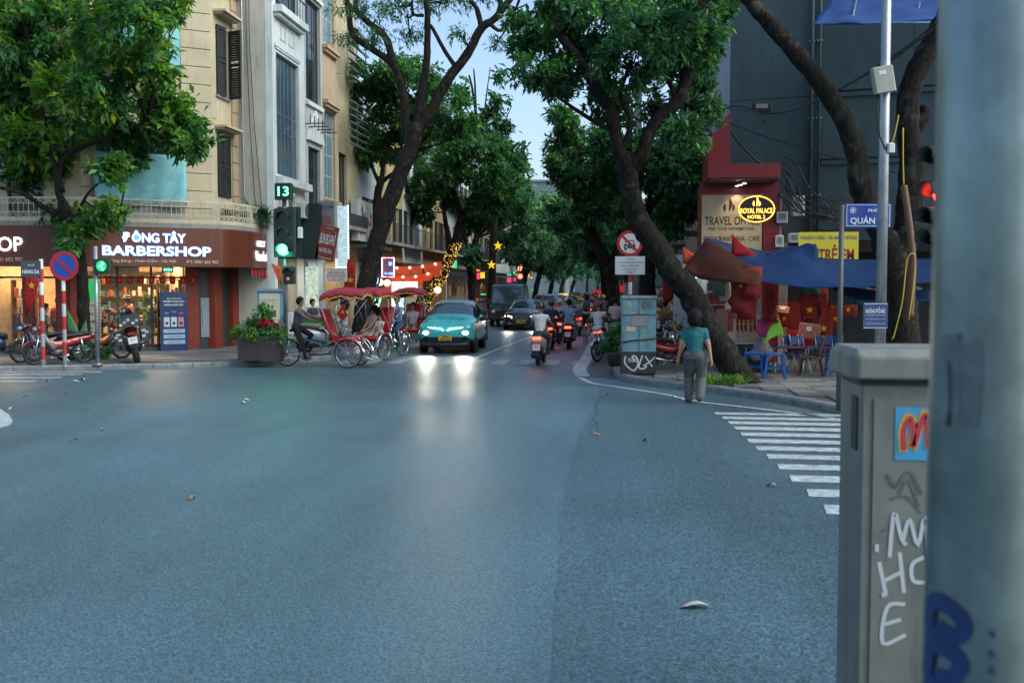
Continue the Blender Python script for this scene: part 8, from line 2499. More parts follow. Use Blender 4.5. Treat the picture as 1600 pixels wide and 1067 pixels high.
hanging('narrow red flag with yellow star at the right of the stall wall', 'flag', 1290, 510, 25.0, [(.1, .7), (.18, .0), (.1, -.55), (-.12, -.35), (-.2, .05)], M_REDD, 1.0, (-.05, -.05, .09))
hanging('long dark red cloth left of the red tee shirt', 'cloth', 1243, 495, 25.5, [(-.2, .45), (.1, .35), (.15, -.5), (-.15, -.4)], M_REDD, 1.0)
hanging('pink pennant hanging at the stall post', 'pennant', 1195, 512, 23.6, [(-.05, .3), (.18, .2), (.1, -.25), (-.15, -.2), (-.2, .0)], mat('pink_cloth', (.5, .05, .18), .8))
hanging('bright green pennant hanging at the stall post', 'pennant', 1211, 515, 23.4, [(.05, .38), (.2, -.08), (-.1, -.2), (-.28, -.42), (-.15, -.02)], mat('lime_cloth', (.22, .55, .04), .8))
M_CHECK = mat('checked_bag', (.3, .12, .1), .8, var=.7, scale=28)
for (px, py, w, h, lab) in ((1263, 517, .5, .36, 'large checked bag hanging before the red star flag'), (1222, 483, .3, .16, 'small checked bag hanging at the stall pipe')):
 c = AT(px, py, 24.9)
 r = thing('checked_bag', lab, 'bag', tuple(c - Vector((0, 0, h / 2))), 0)
 MB(RY(R(8))).bbox(-w / 2, w / 2, -.08, .08, 0, h, .03).build('bag', M_CHECK, r)
 MB().tube([(-w * .25, 0, h), (-w * .2, 0, h + .14), (w * .2, 0, h + .14), (w * .25, 0, h)], .012, 6).build('handle', M_REDD, r)
 MB().box(-.06, .06, -.092, -.085, h * .5, h * .8).build('label', M_SIGNW, r)
c = AT(1205, 492, 23.5)
r = thing('cap', 'dark red cap hanging on the stall pole', 'cap', tuple(c - Vector((0, 0, .1))))
MB().ell((0, 0, .05), (.16, .18, .14), 14, 8).build('crown', M_REDD, r)
MB(RX(R(20))).lathe([(.16, 0), (.15, .015)], 14, 0, T(0, -.1, 0)).build('peak', M_REDD, r)
names_ = ['first', 'second', 'third', 'fourth', 'fifth', 'sixth', 'seventh', 'eighth', 'ninth', 'tenth', 'eleventh', 'twelfth']
for i in range(12):
 px = 1205 + i * 20
 py = (474, 500, 486, 470)[i % 4]
 hanging('%s red souvenir cloth from the left along the dim stall wall' % names_[i], 'cloth', px, py, 26.2 + .1 * (i % 3), (DRAPE, TEE, FLAGP, TEE)[i % 4], (M_REDD, M_RED, M_REDD, mat('dark_teal_cloth', (.01, .06, .06), .8))[i % 4], .75, (0, .05, .09) if i % 4 in (1, 2) else None, 'souvenir_cloth', group='cloths on the stall wall')
light('AREA', tuple(AT(1240, 455, 24.5)), 5, (1, .75, .5), .4)
M_BLUEPL = mat('blue_plastic')
def stool(label, loc, s=1.0, m=None):
 r = thing('plastic_stool', label, 'stool', loc, rnd.uniform(-.3, .3), 'plastic stools at the stall')
 m = m or M_BLUEPL
 MB().bbox(-.17 * s, .17 * s, -.17 * s, .17 * s, .43 * s, .47 * s, .015).build('seat', m, r)
 for x in (-1, 1):
  for y in (-1, 1): MB().bar((.14 * x * s, .14 * y * s, .43 * s), (.19 * x * s, .19 * y * s, 0), .045 * s, .03 * s).build('leg', m, r)
 for y in (-1, 1): MB().bar((-.165 * s, .165 * y * s, .2 * s), (.165 * s, .165 * y * s, .2 * s), .03 * s).build('rail', m, r)
 for x in (-1, 1): MB().bar((.165 * x * s, -.165 * s, .2 * s), (.165 * x * s, .165 * s, .2 * s), .03 * s).build('rail', m, r)
 return r
for (px, py, lab) in ((1210, 592, 'blue plastic stool in front of the folding tables, nearest the pavement edge'), (1178, 590, 'blue plastic stool half hidden by the leaning trunk'), (1303, 590, 'blue plastic stool behind the grey sign post')):
 g = G(px, py, .12)
 stool(lab, (g.x, g.y, .135), 1.15 if px < 1300 else .9)
g = G(1268, 590, .12)
r = thing('plastic_chair', 'dark brown plastic chair facing left at the stall', 'chair', (g.x, g.y + .2, .135), R(75))
M_BRC = mat('brown_plastic', (.09, .025, .015), .4)
MB().bbox(-.22, .22, -.22, .22, .4, .44, .02).build('seat', M_BRC, r)
for x in (-1, 1):
 MB().bar((.19 * x, .19, .4), (.23 * x, .24, 0), .04).build('leg', M_BRC, r)
 MB().bar((.19 * x, -.19, .4), (.22 * x, -.26, 0), .04).build('leg', M_BRC, r)
MB().grid(lambda u, v: ((u - .5) * (.44 - .1 * v), -.2 - .12 * v + .06 * math.cos((u - .5) * 3), .44 + .46 * v), 8, 6).build('backrest', M_BRC, r, solid=.02)
for i, (px, lab) in enumerate(((1236, 'folding blue table nearest the brown chair'), (1286, 'folding blue table at the right of the stall'), (1190, 'folding blue table behind the blue stools'))):
 g = G(px, 583, .12)
 r = thing('folding_table', lab, 'table', (g.x, g.y + .3, .135), R(rnd.uniform(-8, 8)), 'folding tables of the stall')
 MB().bbox(-.42, .42, -.28, .28, .55, .58, .01).build('table_top', M_BLUEPL, r)
 for x in (-1, 1):
  MB().cyl((.36 * x, -.25, .55), (.3 * x, .25, 0), .012, 6).build('leg', M_STEEL, r)
  MB().cyl((.36 * x, .25, .55), (.3 * x, -.25, 0), .012, 6).build('leg', M_STEEL, r)
for i, (px, lab) in enumerate(((1247, 'blue folding chair with steel frame, left one by the table'), (1258, 'blue folding chair with steel frame, next to the brown chair'), (1300, 'folded chair with steel frame by the grey post'), (1313, 'folded chair with steel frame farthest right'))):
 g = G(px, 586, .12)
 r = thing('folding_chair', lab, 'chair', (g.x, g.y + .9, .135), R(rnd.uniform(-30, 30)), 'folding chairs of the stall')
 MB().box(-.18, .18, -.16, .16, .4, .43).build('seat', M_BLUEPL, r)
 for x in (-1, 1):
  MB().tube([(.19 * x, -.25, 0), (.19 * x, .0, .45), (.19 * x, .12, .85)], .011, 6).build('leg', M_STEEL, r)
  MB().tube([(.17 * x, .25, 0), (.17 * x, -.12, .42)], .011, 6).build('leg', M_STEEL, r)
 MB().box(-.19, .19, .09, .11, .62, .82).build('backrest', M_BLUEPL, r)
c = G(1170, 582, .12)
r = thing('plastic_crate', 'black plastic crate stack under the basket of small flags', 'crate', (c.x, c.y + .2, .135))
M_CR = mat('black_crate', (.015, .016, .018), .5)
for z in (0, .32):
 for k_ in range(5): MB().box(-.45, .45, -.25, -.23, z + .02 + k_ * .058, z + .05 + k_ * .058).build('slat', M_CR, r)
 MB().box(-.44, .44, -.2, .25, z + .02, z + .3).build('box', M_CR, r)
 for x in (-.45, .43): MB().box(x, x + .02, -.252, .25, z + .01, z + .31).build('corner_post', M_CR, r)
r = thing('basket', 'pale plastic basket holding small red flags', 'basket', (c.x - .02, c.y + .2, .775))
M_BASK = mat('pale_basket', (.4, .36, .38), .5)
for k_ in range(9): MB().bar((-.36 + k_ * .09, -.22, 0), (-.38 + k_ * .095, -.24, .26), .012).build('slat', M_BASK, r)
for z in (.01, .13, .26): MB().box(-.4, .4, -.245, -.23, z - .01, z + .01).build('rim', M_BASK, r)
MB().box(-.38, .38, -.2, .2, 0, .02).build('bottom', M_BASK, r)
for i in range(7):
 x = c.x - .3 + i * .1
 rr_ = thing('small_flag', 'small red star flag standing in the stall basket', 'flag', (x, c.y + .15 + .05 * (i % 3), .8), rnd.uniform(-.4, .4), 'small flags in the basket')
 MB().cyl((0, 0, 0), (.02, 0, .62), .006, 5).build('stick', M_STEEL, rr_)
 MB().grid(lambda u, v: (.02 + .05 * u + .0, .02 * math.sin(u * 5), .6 - .28 * v - .1 * u), 4, 4).build('cloth', M_RED, rr_, solid=.006)
 MB().prism(star_poly(.03), .004, 0, T(.045, -.022, .43)).build('star', M_YEL, rr_)
cc_ = AT(1162, 462, 22.7)
cc_ = AT(1152, 470, 23.2)
hanging('red and yellow paper lantern hanging over the basket', 'lantern', 1150, 470, 23.2, [(-.0, .28), (.2, .0), (.02, -.3), (-.2, -.02)], M_RED, 1.0, (-.05, .0, .09), 'lantern')
c = G(1196, 585, .12)
r = thing('plastic_bag', 'grey plastic bag beside the crate', 'bag', (c.x - .05, c.y + .35, .135))
mb = MB()
for (x, y, z, q) in ((0, 0, .55, .2), (.1, 0, .45, .17), (-.12, .02, .42, .16), (0, .02, .75, .11)): mb.ell((x, y, z), (q, q * .8, q * 1.1), 12, 8)
mb.build('bag', mat('grey_film', (.2, .19, .2), .4, var=.4, scale=14, bump=.8, bscale=12), r)
MB().cyl((0, 0, 0), (0, 0, .4), .02, 6).build('stand', M_STEEL, r)
colsG = [((.35, .03, .02), 'red'), ((.1, .2, .15), 'green'), ((.45, .42, .36), 'cream'), ((.05, .06, .08), 'black'), ((.3, .2, .12), 'tan'), ((.4, .1, .14), 'rose')]
k = 0
for (px, py, y) in ((1115, 455, 26.6), (1123, 450, 26.5), (1131, 452, 26.6), (1118, 505, 26.4), (1127, 508, 26.3), (1136, 506, 26.4), (1043, 452, 33), (1033, 440, 35), (1025, 446, 37), (1061, 448, 31.5), (1018, 443, 40), (1048, 436, 34)):
 c_, nm = colsG[k % 6]
 place = ('under the travel panel' if py < 480 else 'lower under the travel panel') if px > 1100 else 'on the far right pavement stalls'
 hanging('%s garment hanging %s, number %s from the left' % (nm, place, ('one', 'two', 'three')[k % 3]), 'garment', px, py, y, TEE if k % 2 else DRAPE, mat('garment_' + nm, c_, .85, var=.2), .8 if px > 1100 else .95, name='garment')
 k += 1
for i, (px, py, y, w, h, c_, lab) in enumerate(((1117, 456, 26.8, .4, .5, (.02, .14, .1), 'stacked green box on the shop shelf'), (1119, 476, 26.7, .42, .2, (.2, .02, .05), 'crimson folded cloth stack under the green box'), (1119, 487, 26.7, .42, .14, (.04, .05, .06), 'dark folded cloth stack under the crimson one'))):
 c = AT(px, py, y)
 r = thing('goods_box', lab, 'goods', (c.x, c.y, c.z - h / 2))
 MB().bbox(-w / 2, w / 2, -.2, .2, 0, h, .03).build('box', mat('goods%d' % i, c_, .6), r)
 MB().box(-w / 2 - .01, w / 2 + .01, -.21, -.2, h * .45, h * .55).build('band', M_SIGNW, r)
M_LITW = mat('lit_white_sign', (.7, .8, .85), .5, var=0, emit=1.6, ecol=(.75, .92, 1))
r, a, b = board('lit_sign', 'small white and blue lit sign right of the leaning trunk', 'sign', (1081, 419), (1101, 434), 29.0, M_LITW)
btext(r, a, b, 29.0, 'HOTEL', .5, .3, .7, .35, M_PRINTR)
c = AT(1060, 323, 33)
r = thing('street_lamp', 'bright white street lamp on the right beyond the trunk', 'lamp', (c.x, c.y, c.z - .1))
MB().bbox(-.18, .18, -.3, .3, 0, .08, .03).build('housing', M_STEEL, r)
MB().box(-.15, .15, -.27, .27, -.012, -.001).build('lens', mat('lamp_lens', (1, 1, 1), .4, var=0, emit=6), r)
MB().cyl((.1, .2, .04), (1.2, .8, -.2), .03, 8).build('arm', M_STEEL, r)
light('POINT', (c.x, c.y - .2, c.z - .3), 12, (.95, .98, 1), .1)
g = G(962, 575, .118)
r = thing('potted_shrub', 'green potted shrub left of the blue cabinet', 'plant', (g.x - .02, g.y + .55, .118))
MB().lathe([(.16, 0), (.22, .3), (.24, .34), (.2, .34)], 16).build('pot', mat('dark_pot', (.04, .04, .042), .6), r)
leaf_part('foliage', [(0, 0, .7, .3, .3, .32), (-.15, -.05, .55, .2, .2, .2), (.1, 0, .95, .2, .2, .2)], 130, 9, .1, L_MID, r, shell=.2)
r = thing('grass_tuft', 'tuft of grass at the foot of the leaning trunk', 'plant', (*G(1118, 610).xy, .118))
P_, D_ = [], []
for i in range(420):
 a = rnd.uniform(0, 6.28)
 q = rnd.random() ** .6
 P_.append((q * .65 * math.cos(a), q * .3 * math.sin(a), 0))
 D_.append((rnd.gauss(0, .5), rnd.gauss(0, .5), 1))
o = bpy.data.objects.new('blades', leaf_mesh('blades', np.array(P_), np.array(D_), .2, L_BRIGHT, .12))
COL.objects.link(o)
o.parent = r
o['kind'] = 'stuff'
# left side signs
yS = 36.6
def lsign(label, p0, p1, y, m, lines=(), frame=None, name='shop_sign', th=.06):
 r, a, b = board(name, label, 'sign', p0, p1, y, m, th, frame)
 for (s, fx, fz, fw, fh, mm) in lines: btext(r, a, b, y, s, fx, fz, fw, fh, mm)
 return r, a, b
lsign('dark green unlit box sign behind the green signal', (470, 318), (497, 405), 36.0, mat('dark_green_board', (.006, .022, .022), .5), th=.5)
lsign('grey shop board with red characters left of the lit panel', (497, 314), (523, 404), 36.5, mat('grey_board', (.22, .23, .22), .55, dirt=.3), [('TRUNG TÂM', .5, .9, .8, .08, M_PRINTB), ('TRUNG', .5, .66, .6, .14, M_PRINTR), ('THUỐC', .4, .45, .55, .14, M_PRINTR), ('ĐÔNG Y', .4, .25, .5, .1, M_PRINTB)], th=.4)
M_LEDW = mat('led_panel', (.55, .68, .7), .5, var=.5, scale=5, emit=.22, ecol=(.6, .85, .95))
r, a, b = lsign('tall lit panel edged with white LED dots', (524, 322), (545, 418), 37.0, M_LEDW)
M_LED = mat('led_dot', (.9, .95, 1), .4, var=0, emit=3)
nled = 22
for i in range(nled):
 z = b.z + (a.z - b.z) * i / (nled - 1)
 for x in (a.x, b.x): MB().ell((x, 36.98, z), .022, 6, 4).build('led', M_LED, r, world=True)
for i in range(1, 6): MB().ell((a.x + (b.x - a.x) * i / 6, 36.98, b.z), .022, 6, 4).build('led', M_LED, r, world=True)
c = AT(511, 380, 36.0)
r = thing('shop_sign', 'tilted red noodle shop board with white lettering', 'sign', tuple(c - Vector((0, 0, .65))))
MT = T(*c) @ RY(R(12))
MB(MT).box(-.34, .34, 0, .05, -.62, .62).build('board', mat('brick_red_board', (.24, .03, .025), .5, var=.1), r, world=True)
text('BÚN BÒ-PHỞ', r, MT @ T(0, -.003, .2), .56, .5, M_PRINTW, bold=.01)
text('Hà Nội Xưa', r, MT @ T(0, -.003, -.28), .46, .22, M_PRINTW, bold=.01)
text('ĐT: 0904 365 289', r, MT @ T(0, -.003, -.54), .5, .06, M_PRINTW)
text('ĐẶC SẢN', r, MT @ T(0, -.003, .54), .3, .07, M_PRINTW)
lsign('white money exchange board with blue and red lines', (508, 419), (542, 440), 36.2, M_SIGNW, [('BOOKING OFFICE', .5, .9, .8, .13, M_YEL), ('SIM CARD 4G', .5, .68, .76, .17, M_PRINTR), ('MONEY EXCHANGE', .5, .48, .84, .15, M_PRINTB), ('BUS TRAIN TICKET', .5, .28, .86, .15, M_PRINTR), ('LAUNDRY SERVICE', .5, .1, .8, .11, M_PRINTK)])
lsign('tall column of lit tour pictures beside the green counter', (477, 417), (497, 480), 34.4, mat('tour_pictures', (.4, .45, .35), .6, var=.8, scale=9, emit=.35, ecol=(.5, .6, .45)), [('TOURS', .5, .95, .6, .05, M_PRINTB)])
r = thing('shop_sign', 'long white fascia with black brush strokes and a red tick', 'sign', (XL + .35, 44.5, 4.1))
FB2 = Fac(r, (XL + .4, 42.5, 0), R(90))
FB2.put(FB2.mb().box(0, 4.4, 0, .3, 4.05, 5.8), 'board', mat('white_fascia', (.45, .47, .44), .55, var=.08))
for x in np.arange(.4, 4.4, .45): FB2.put(FB2.mb().box(x, x + .012, -.006, -.001, 4.05, 5.8), 'seam', M_STEEL)
Mb = FB2.M @ T(0, -.012, 0)
def stroke_w(parent, M, pts, w, m, name='brush_stroke'):
 return stroke(parent, wmat(parent).inverted() @ M, pts, w, m, name, y=0)
for pts, w in (([(.6, 5.5), (.75, 5.0), (.5, 4.3)], .08), ([(.75, 5.6), (.9, 5.1), (1.2, 5.3), (1.0, 4.7)], .07), ([(2.1, 5.4), (2.2, 4.8), (2.0, 4.4)], .07), ([(3.6, 5.6), (3.5, 5.2), (3.7, 4.9)], .08)): stroke_w(r, Mb, pts, w, M_PRINTK)
stroke_w(r, Mb, [(1.75, 5.05), (1.9, 4.8), (2.15, 4.95), (2.45, 5.35)], .13, mat('tick_red', (.45, .05, .015), .5, var=0), 'tick')
FB2.put(FB2.mb().box(-.1, 4.6, -.4, .3, 3.75, 3.9), 'canopy', mat('dark_canopy', (.05, .055, .05), .6))
light('AREA', (XL + 1.2, 44, 5.9), 10, (.9, .97, 1), .3, (0, R(-40), 0))
g = AT(480, 560, 32.0)
r = thing('drink_cart', 'green and yellow drink cart behind the signal pole', 'cart', (g.x, g.y, .118), R(4))
MB().box(-.55, .55, 0, .5, .05, 1.0).build('cabinet', mat('green_cart', (.03, .16, .07), .5, var=.15), r)
MB().box(-.5, .5, -.02, -.002, .3, .8).build('panel', mat('yellow_teal_panel', (.35, .4, .12), .5, var=.3, scale=4), r)
MB().box(-.58, .58, -.05, .55, 1.0, 1.05).build('counter', M_STEEL, r)
for x in (-.45, .45): MB().lathe([(.05, -.02), (.05, .02)], 10, 0, T(x, .25, .05) @ RY(R(90))).build('wheel', M_BLACK, r)
r, a, b = lsign('green outlined neon map sign behind the cyclo canopies', (573, 458), (592, 490), 34.6, mat('black_acrylic'), [('Typo', .5, .68, .5, .2, mat('cyan_neon', (.3, .8, 1), .4, var=0, emit=3)), ('BÁNH MÌ', .5, .42, .7, .14, mat('yellow_neon', (1, .7, .1), .4, var=0, emit=3)), ('CAFE', .5, .22, .5, .12, mat('cyan_neon'))])
zz_ = [(a.x, b.z), (a.x - .05, a.z - .3), (a.x + .1, a.z), (a.x + .2, a.z - .1), (b.x - .05, a.z + .08), (b.x + .06, a.z - .15), (b.x, b.z + .3), (b.x - .1, b.z)]
MB().tube([(x, 34.57, z) for x, z in smooth_path(zz_, 5)], .02, 6).build('outline', M_GRN, r, world=True)
r, a, b = lsign('white lit panel with blue print, first beyond the cyclos', (612, 440), (652, 462), 42.5, mat('lit_panel_cool', (.8, .9, 1), .5, var=0, emit=.8, ecol=(.75, .9, 1)), [('FREE WIFI', .5, .5, .6, .3, mat('sky_print', (.2, .5, .7), .5, var=0))])
r, a, b = lsign('tall lit white doorway panel behind the blue shirted driver', (612, 464), (630, 500), 42.6, mat('lit_panel_soft', (.7, .85, .95), .5, var=.3, scale=3, emit=1.1, ecol=(.6, .85, 1)))
r, a, b = lsign('sign framed in pink neon under the yellow house', (597, 403), (616, 433), 41.5, mat('mauve_board', (.18, .1, .14), .5), [('BIA', .7, .7, .3, .2, mat('blue_neon', (.1, .3, 1), .4, var=0, emit=3)), ('ĂN ĐÊM', .55, .2, .7, .14, mat('blue_neon'))])
MB().tube([(a.x, 41.47, a.z), (b.x, 41.47, a.z), (b.x, 41.47, b.z), (a.x, 41.47, b.z)], .022, 6, closed=True).build('outline', mat('pink_neon', (1, .3, .5), .4, var=0, emit=4), r, world=True)
c = AT(581, 437, 40)
r = thing('round_sign', 'round blue and white sign hanging before the leaning trunk', 'sign', tuple(c - Vector((0, 0, .4))))
disc(r, T(0, 0, .4), .36, mat('white_lit_round', (.7, .75, .7), .5, var=0, emit=.8), 'face')
disc(r, T(0, 0, .4), .36, M_SIGNB, 'rim', -.006, .004, inner=.27)
disc(r, T(0, 0, .4), .12, mat('yellow_dot', (.5, .6, .1), .5, var=0), 'centre', -.01, .006)
for i, (px, py) in enumerate(((594, 440), (605, 441), (684, 452))):
 c = AT(px, py, 41)
 r = thing('globe_lamp', ('left', 'middle', 'right')[i] + ' warm globe lamp of three hung under the left awnings', 'lamp', tuple(c - Vector((0, 0, .15))), 0, 'globe lamps')
 MB().ell((0, 0, .12), .14, 12, 8).build('globe', mat('globe_glow', (1, .75, .4), .4, var=0, emit=1.5, ecol=(1, .75, .4)), r)
 MB().cyl((0, 0, .25), (0, 0, .6), .012, 6).build('rod', M_BLACK, r)
M_ORB = mat('bunting_orange', (.6, .06, .012), .8, var=.2, emit=.04, ecol=(1, .12, .02))  # faint self-glow put into the flag cloth, which is no lamp
def bunting(label, a, b, n, sag, m, w=.26, h=.3, bulbs=False):
 a, b = Vector(a), Vector(b)
 r = thing('bunting', label, 'bunting', tuple((a + b) / 2), 0, 'strings of flags over the street')
 pts = []
 for i in range(n + 1):
  t = i / n
  p = a + (b - a) * t
  p.z -= sag * 4 * t * (1 - t)
  pts.append(p)
 MB().tube([tuple(p) for p in pts], .006, 5).build('string', M_WIRE, r, world=True)
 d = (b - a).normalized()
 for i in range(n):
  p = (pts[i] + pts[i + 1]) / 2
  tl = rnd.uniform(-.12, .12)
  q = [p - d * w / 2, p + d * w / 2, p + d * (w / 2 + tl) - Vector((0, .05 * tl, h)), p - d * (w / 2 - tl) - Vector((0, 0, h))]
  MB().add([tuple(v) for v in q], [(0, 1, 2, 3)]).build('flag', m, r, world=True, solid=.004)
  if bulbs and i % 2 == 0: MB().ell(tuple(pts[i] - Vector((0, .02, .06))), .045, 8, 6).build('bulb', mat('warm_bulb', (1, .8, .5), .4, var=0, emit=6), r, world=True)
 return r
bunting('orange bunting with bulbs, upper string before the yellow house', AT(600, 415, 43), AT(690, 408, 44), 9, .12, M_ORB, .3, .36, True)
bunting('orange bunting, second string with bulbs', AT(610, 428, 44.5), AT(688, 418, 45.5), 8, .2, M_ORB, .3, .36, True)
bunting('orange bunting, lowest string by the lit panel', AT(600, 443, 43.5), AT(660, 432, 45), 7, .2, M_ORB, .3, .36)
bunting('far red bunting across the street at right', AT(928, 452, 85), AT(975, 444, 82), 14, .25, mat('bunting_red', (.5, .02, .02), .8, emit=.2, ecol=(1, .05, .03)), .45, .55)  # red cloth glows by itself, as if lit
light('POINT', tuple(AT(650, 440, 44)), 10, (1, .4, .12), .4)
bw = thing('bunting', 'row of small red pennants across the barber shop windows', 'bunting', tuple(FA.M @ Vector((1.5, -.1, 2.3))), 0)
for i in range(11):
 x = .1 + i * .31
 FA.put(FA.mb().add([(x - .09, -.1, 2.42), (x + .09, -.1, 2.42), (x + .08, -.12, 2.18), (x - .08, -.12, 2.18)], [(0, 1, 2, 3)]), 'flag', M_RED, bw, solid=.004)
 FA.put(FA.mb().prism(star_poly(.04), .004, 0, T(x, -.122, 2.3)), 'star', M_YEL, bw)
FA.put(FA.mb().tube([(-.1, -.09, 2.43), (3.5, -.09, 2.43)], .006, 5), 'string', M_WIRE, bw)
bw = thing('bunting', 'row of small red pennants under the sign on the street side', 'bunting', (-12.1, 32.6, 2.5), 0)
for i in range(5): MB().add([(-12.05, 31.9 + i * .3, 2.68), (-12.05, 32.1 + i * .3, 2.68), (-12.02, 32.08 + i * .3, 2.42), (-12.02, 31.92 + i * .3, 2.42)], [(0, 1, 2, 3)]).build('flag', M_RED, bw, world=True, solid=.004)
MB().tube([(-12.05, 31.8, 2.685), (-12.05, 33.3, 2.685)], .006, 5).build('string', M_WIRE, bw, world=True)
def shelf_unit(label, M, w, h, nsh=5, cols=None):
 r = thing('shelf_unit', label, 'shelf', tuple(M.to_translation()), M.to_euler().z)
 Ms = mat('shelf_wood', (.12, .06, .03), .6)
 for x in (-w / 2, w / 2 - .04): MB().box(x, x + .04, 0, .3, 0, h).build('side', Ms, r)
 for i in range(nsh + 1):
  z = i * (h - .04) / nsh
  MB().box(-w / 2 + .041, w / 2 - .041, 0, .3, z, z + .035).build('shelf', Ms, r)
  if i == nsh: continue
  x = -w / 2 + .08
  while x < w / 2 - .15:
   ww, hh = rnd.uniform(.05, .14), rnd.uniform(.1, h / nsh - .12)
   c_ = rnd.choice([(.4, .35, .25), (.3, .08, .03), (.05, .12, .15), (.45, .42, .38), (.03, .03, .03), (.3, .2, .08)])
   MB().bbox(x, x + ww, .04, .2, z + .036, z + .036 + hh, .01).build('item', mat('item_%d' % int(c_[0] * 100 + c_[1] * 10), c_, .5), r)
   x += ww + rnd.uniform(.01, .1)
 return r
FAi = lambda x, y, z=.13, a=0: FA.M @ T(x, y, z) @ RZ(a)
shelf_unit('lit shelf unit with bottles along the barber shop back wall', FAi(1.6, 2.85), 2.4, 2.5, 6)
shelf_unit('short shelf by the right end of the shop window', FAi(2.6, .7), .7, 2.2, 5)
shelf_unit('shelf seen through the left shop window', FB.M @ T(9.6, 1.6, .13), 1.6, 2.3, 5)
shelf_unit('shelf behind the middle shop window', FB.M @ T(11.6, 1.4, .13), .9, 2.2, 4)
for (s, x, z, w, h, lab) in (('ĐÔNG TÂY', 1.2, 2.62, .9, .2, 'upper gold name board inside the shop window'), ('BARBER SHOP', 1.25, 2.25, 1.0, .2, 'lower gold name board inside the shop window')):
 r = thing('name_board', lab, 'sign', tuple(FA.M @ Vector((x, .3, z - h / 2))), AA)
 MB().box(-w / 2, w / 2, 0, .02, 0, h).build('board', mat('gold_board', (.5, .4, .2), .5, var=.1), r)
 text(s, r, T(0, -.003, h / 2), w * .8, h * .5, M_PRINTK, world=False, bold=.02)
r = thing('hanging_plant', 'leafy hanging plant behind the shop glass', 'plant', tuple(FA.M @ Vector((1.95, .35, .9))), AA)
leaf_part('foliage', [(0, 0, .5, .22, .15, .3), (.05, 0, .1, .16, .12, .35), (-.05, 0, .85, .16, .12, .2)], 90, 8, .1, L_BRIGHT, r, shell=.2)
MB().lathe([(.12, 0), (.16, .2)], 12).build('pot', M_BLKP, r)
r = thing('window_notice', 'brown notice board behind the right shop pane', 'notice', tuple(FA.M @ Vector((2.35, .1, 1.15))), AA)
MB().box(-.2, .2, 0, .01, 0, .5).build('board', mat('brown_notice', (.12, .08, .05), .7, var=.5, scale=25), r)
r = thing('window_sticker', 'round blue and white sticker on the shop glass', 'sticker', tuple(FA.M @ Vector((2.35, .03, .98))), AA)
disc(r, T(0, 0, 0), .15, mat('sticker_blue', (.1, .25, .42), .5, var=0), 'face')
text('ĐẶT LỊCH', r, T(0, -.002, -.04), .2, .05, M_PRINTW, world=False)
r = thing('open_sign', 'small white OPEN lettering on the right shop pane', 'sign', tuple(FA.M @ Vector((2.75, .03, .9))), AA)
text('OPEN', r, T(0, -.002, 0), .2, .07, M_PRINTW, world=False, bold=.02)
MB().box(-.1, .1, -.006, 0, -.08, -.06).build('line', M_PRINTW, r)
r = thing('led_sign', 'tiny green lit sign at the top of the shop window', 'sign', tuple(FA.M @ Vector((2.45, -.05, 2.55))), AA)
MB().bbox(-.17, .17, 0, .06, 0, .15, .01).build('case', M_BLKP, r)
text('OPEN', r, T(0, -.004, .075), .24, .08, mat('green_led', (.1, 1, .4), .4, var=0, emit=4), world=False)
hanging('red star flag drooping behind the left banded post', 'flag', 48, 452, 26.5, [(-.1, .6), (.25, .3), (.15, -.2), (-.15, -.75), (-.25, -.3)], M_RED, 1.0, (.05, .1, .12))
hanging('small orange flag under the green signal, left shop', 'flag', 434, 432, 31, [(-.2, .4), (.1, .3), (.12, -.3), (-.0, -.1)], M_ORF, 1.0)
hanging('large red star flag draped beside the leaning trunk', 'flag', 548, 442, 36.5, [(-.1, .9), (.2, .7), (.15, -.4), (-.5, -.5), (-.25, -.1)], M_RED, 1.0, (0, .1, .14))
g = G(112, 565, .118)
r = thing('banana_plant', 'broad leaved banana plant between the banded posts and the trunk', 'plant', (g.x, g.y + .5, .118))
for i, (dx, h_, w_, tl) in enumerate(((-.55, 1.5, .32, -.1), (.1, 1.2, .3, .15), (.5, .8, .26, .3), (-.2, .8, .22, -.3), (.3, .5, .2, .4))):
 def lf(u, v, dx=dx, h_=h_, w_=w_, tl=tl):
  s_ = math.sin(min(1, v * 1.15) * math.pi) ** .7 if v > .25 else .12
  return (dx * v ** 1.3 + (u - .5) * w_ * s_, -.1 * i + .25 * v * v, h_ * v - .18 * abs(u - .5) * s_)
 MB().grid(lf, 6, 12).build('leaf', mat('banana_leaf', (.05, .17, .04), .4, var=.3, scale=6), r, solid=.006)
leaf_part('foliage', [(-.2, -.1, .2, .4, .2, .2), (.5, .1, .2, .3, .2, .2)], 90, 8, .12, L_MID, r, shell=.1)
for (px, py, y, q, lab) in ((393, 298, 32.8, .5, 'spiky plant on the balcony end above the sign'), (322, 305, 31.6, .3, 'small shrub on the balcony beside the shutters'), (412, 300, 33.0, .35, 'second spiky plant at the very end of the balcony'), (352, 305, 32.0, .28, 'leafy pot on the balcony between shrub and spiky plant'), (250, 306, 30.6, .3, 'leafy pot on the balcony under the cyan tarpaulin'), (300, 306, 31.2, .26, 'low pot on the balcony right of the cyan tarpaulin')):
 c = AT(px, py, y)
 r = thing('balcony_plant', lab, 'plant', (c.x, c.y, 4.03))
 MB().lathe([(.1, 0), (.14, .25)], 12).build('pot', mat('clay_pot', (.15, .07, .04), .8), r)
 P_ = np.zeros((160, 3)) + np.array([0, 0, .3]) + nr.normal(size=(160, 3)) * .12 * q
 D_ = nr.normal(size=(160, 3)) + np.array([0, 0, .8])
 o = bpy.data.objects.new('foliage', leaf_mesh('foliage', P_, D_, q * 1.1, L_DEEP, .12))
 COL.objects.link(o)
 o.parent = r
 o['kind'] = 'stuff'
tl_ = thing('string_lights', 'yellow string lights wound round the stout left trunk', 'lights', (-9.6, yR2 - .6, .5))
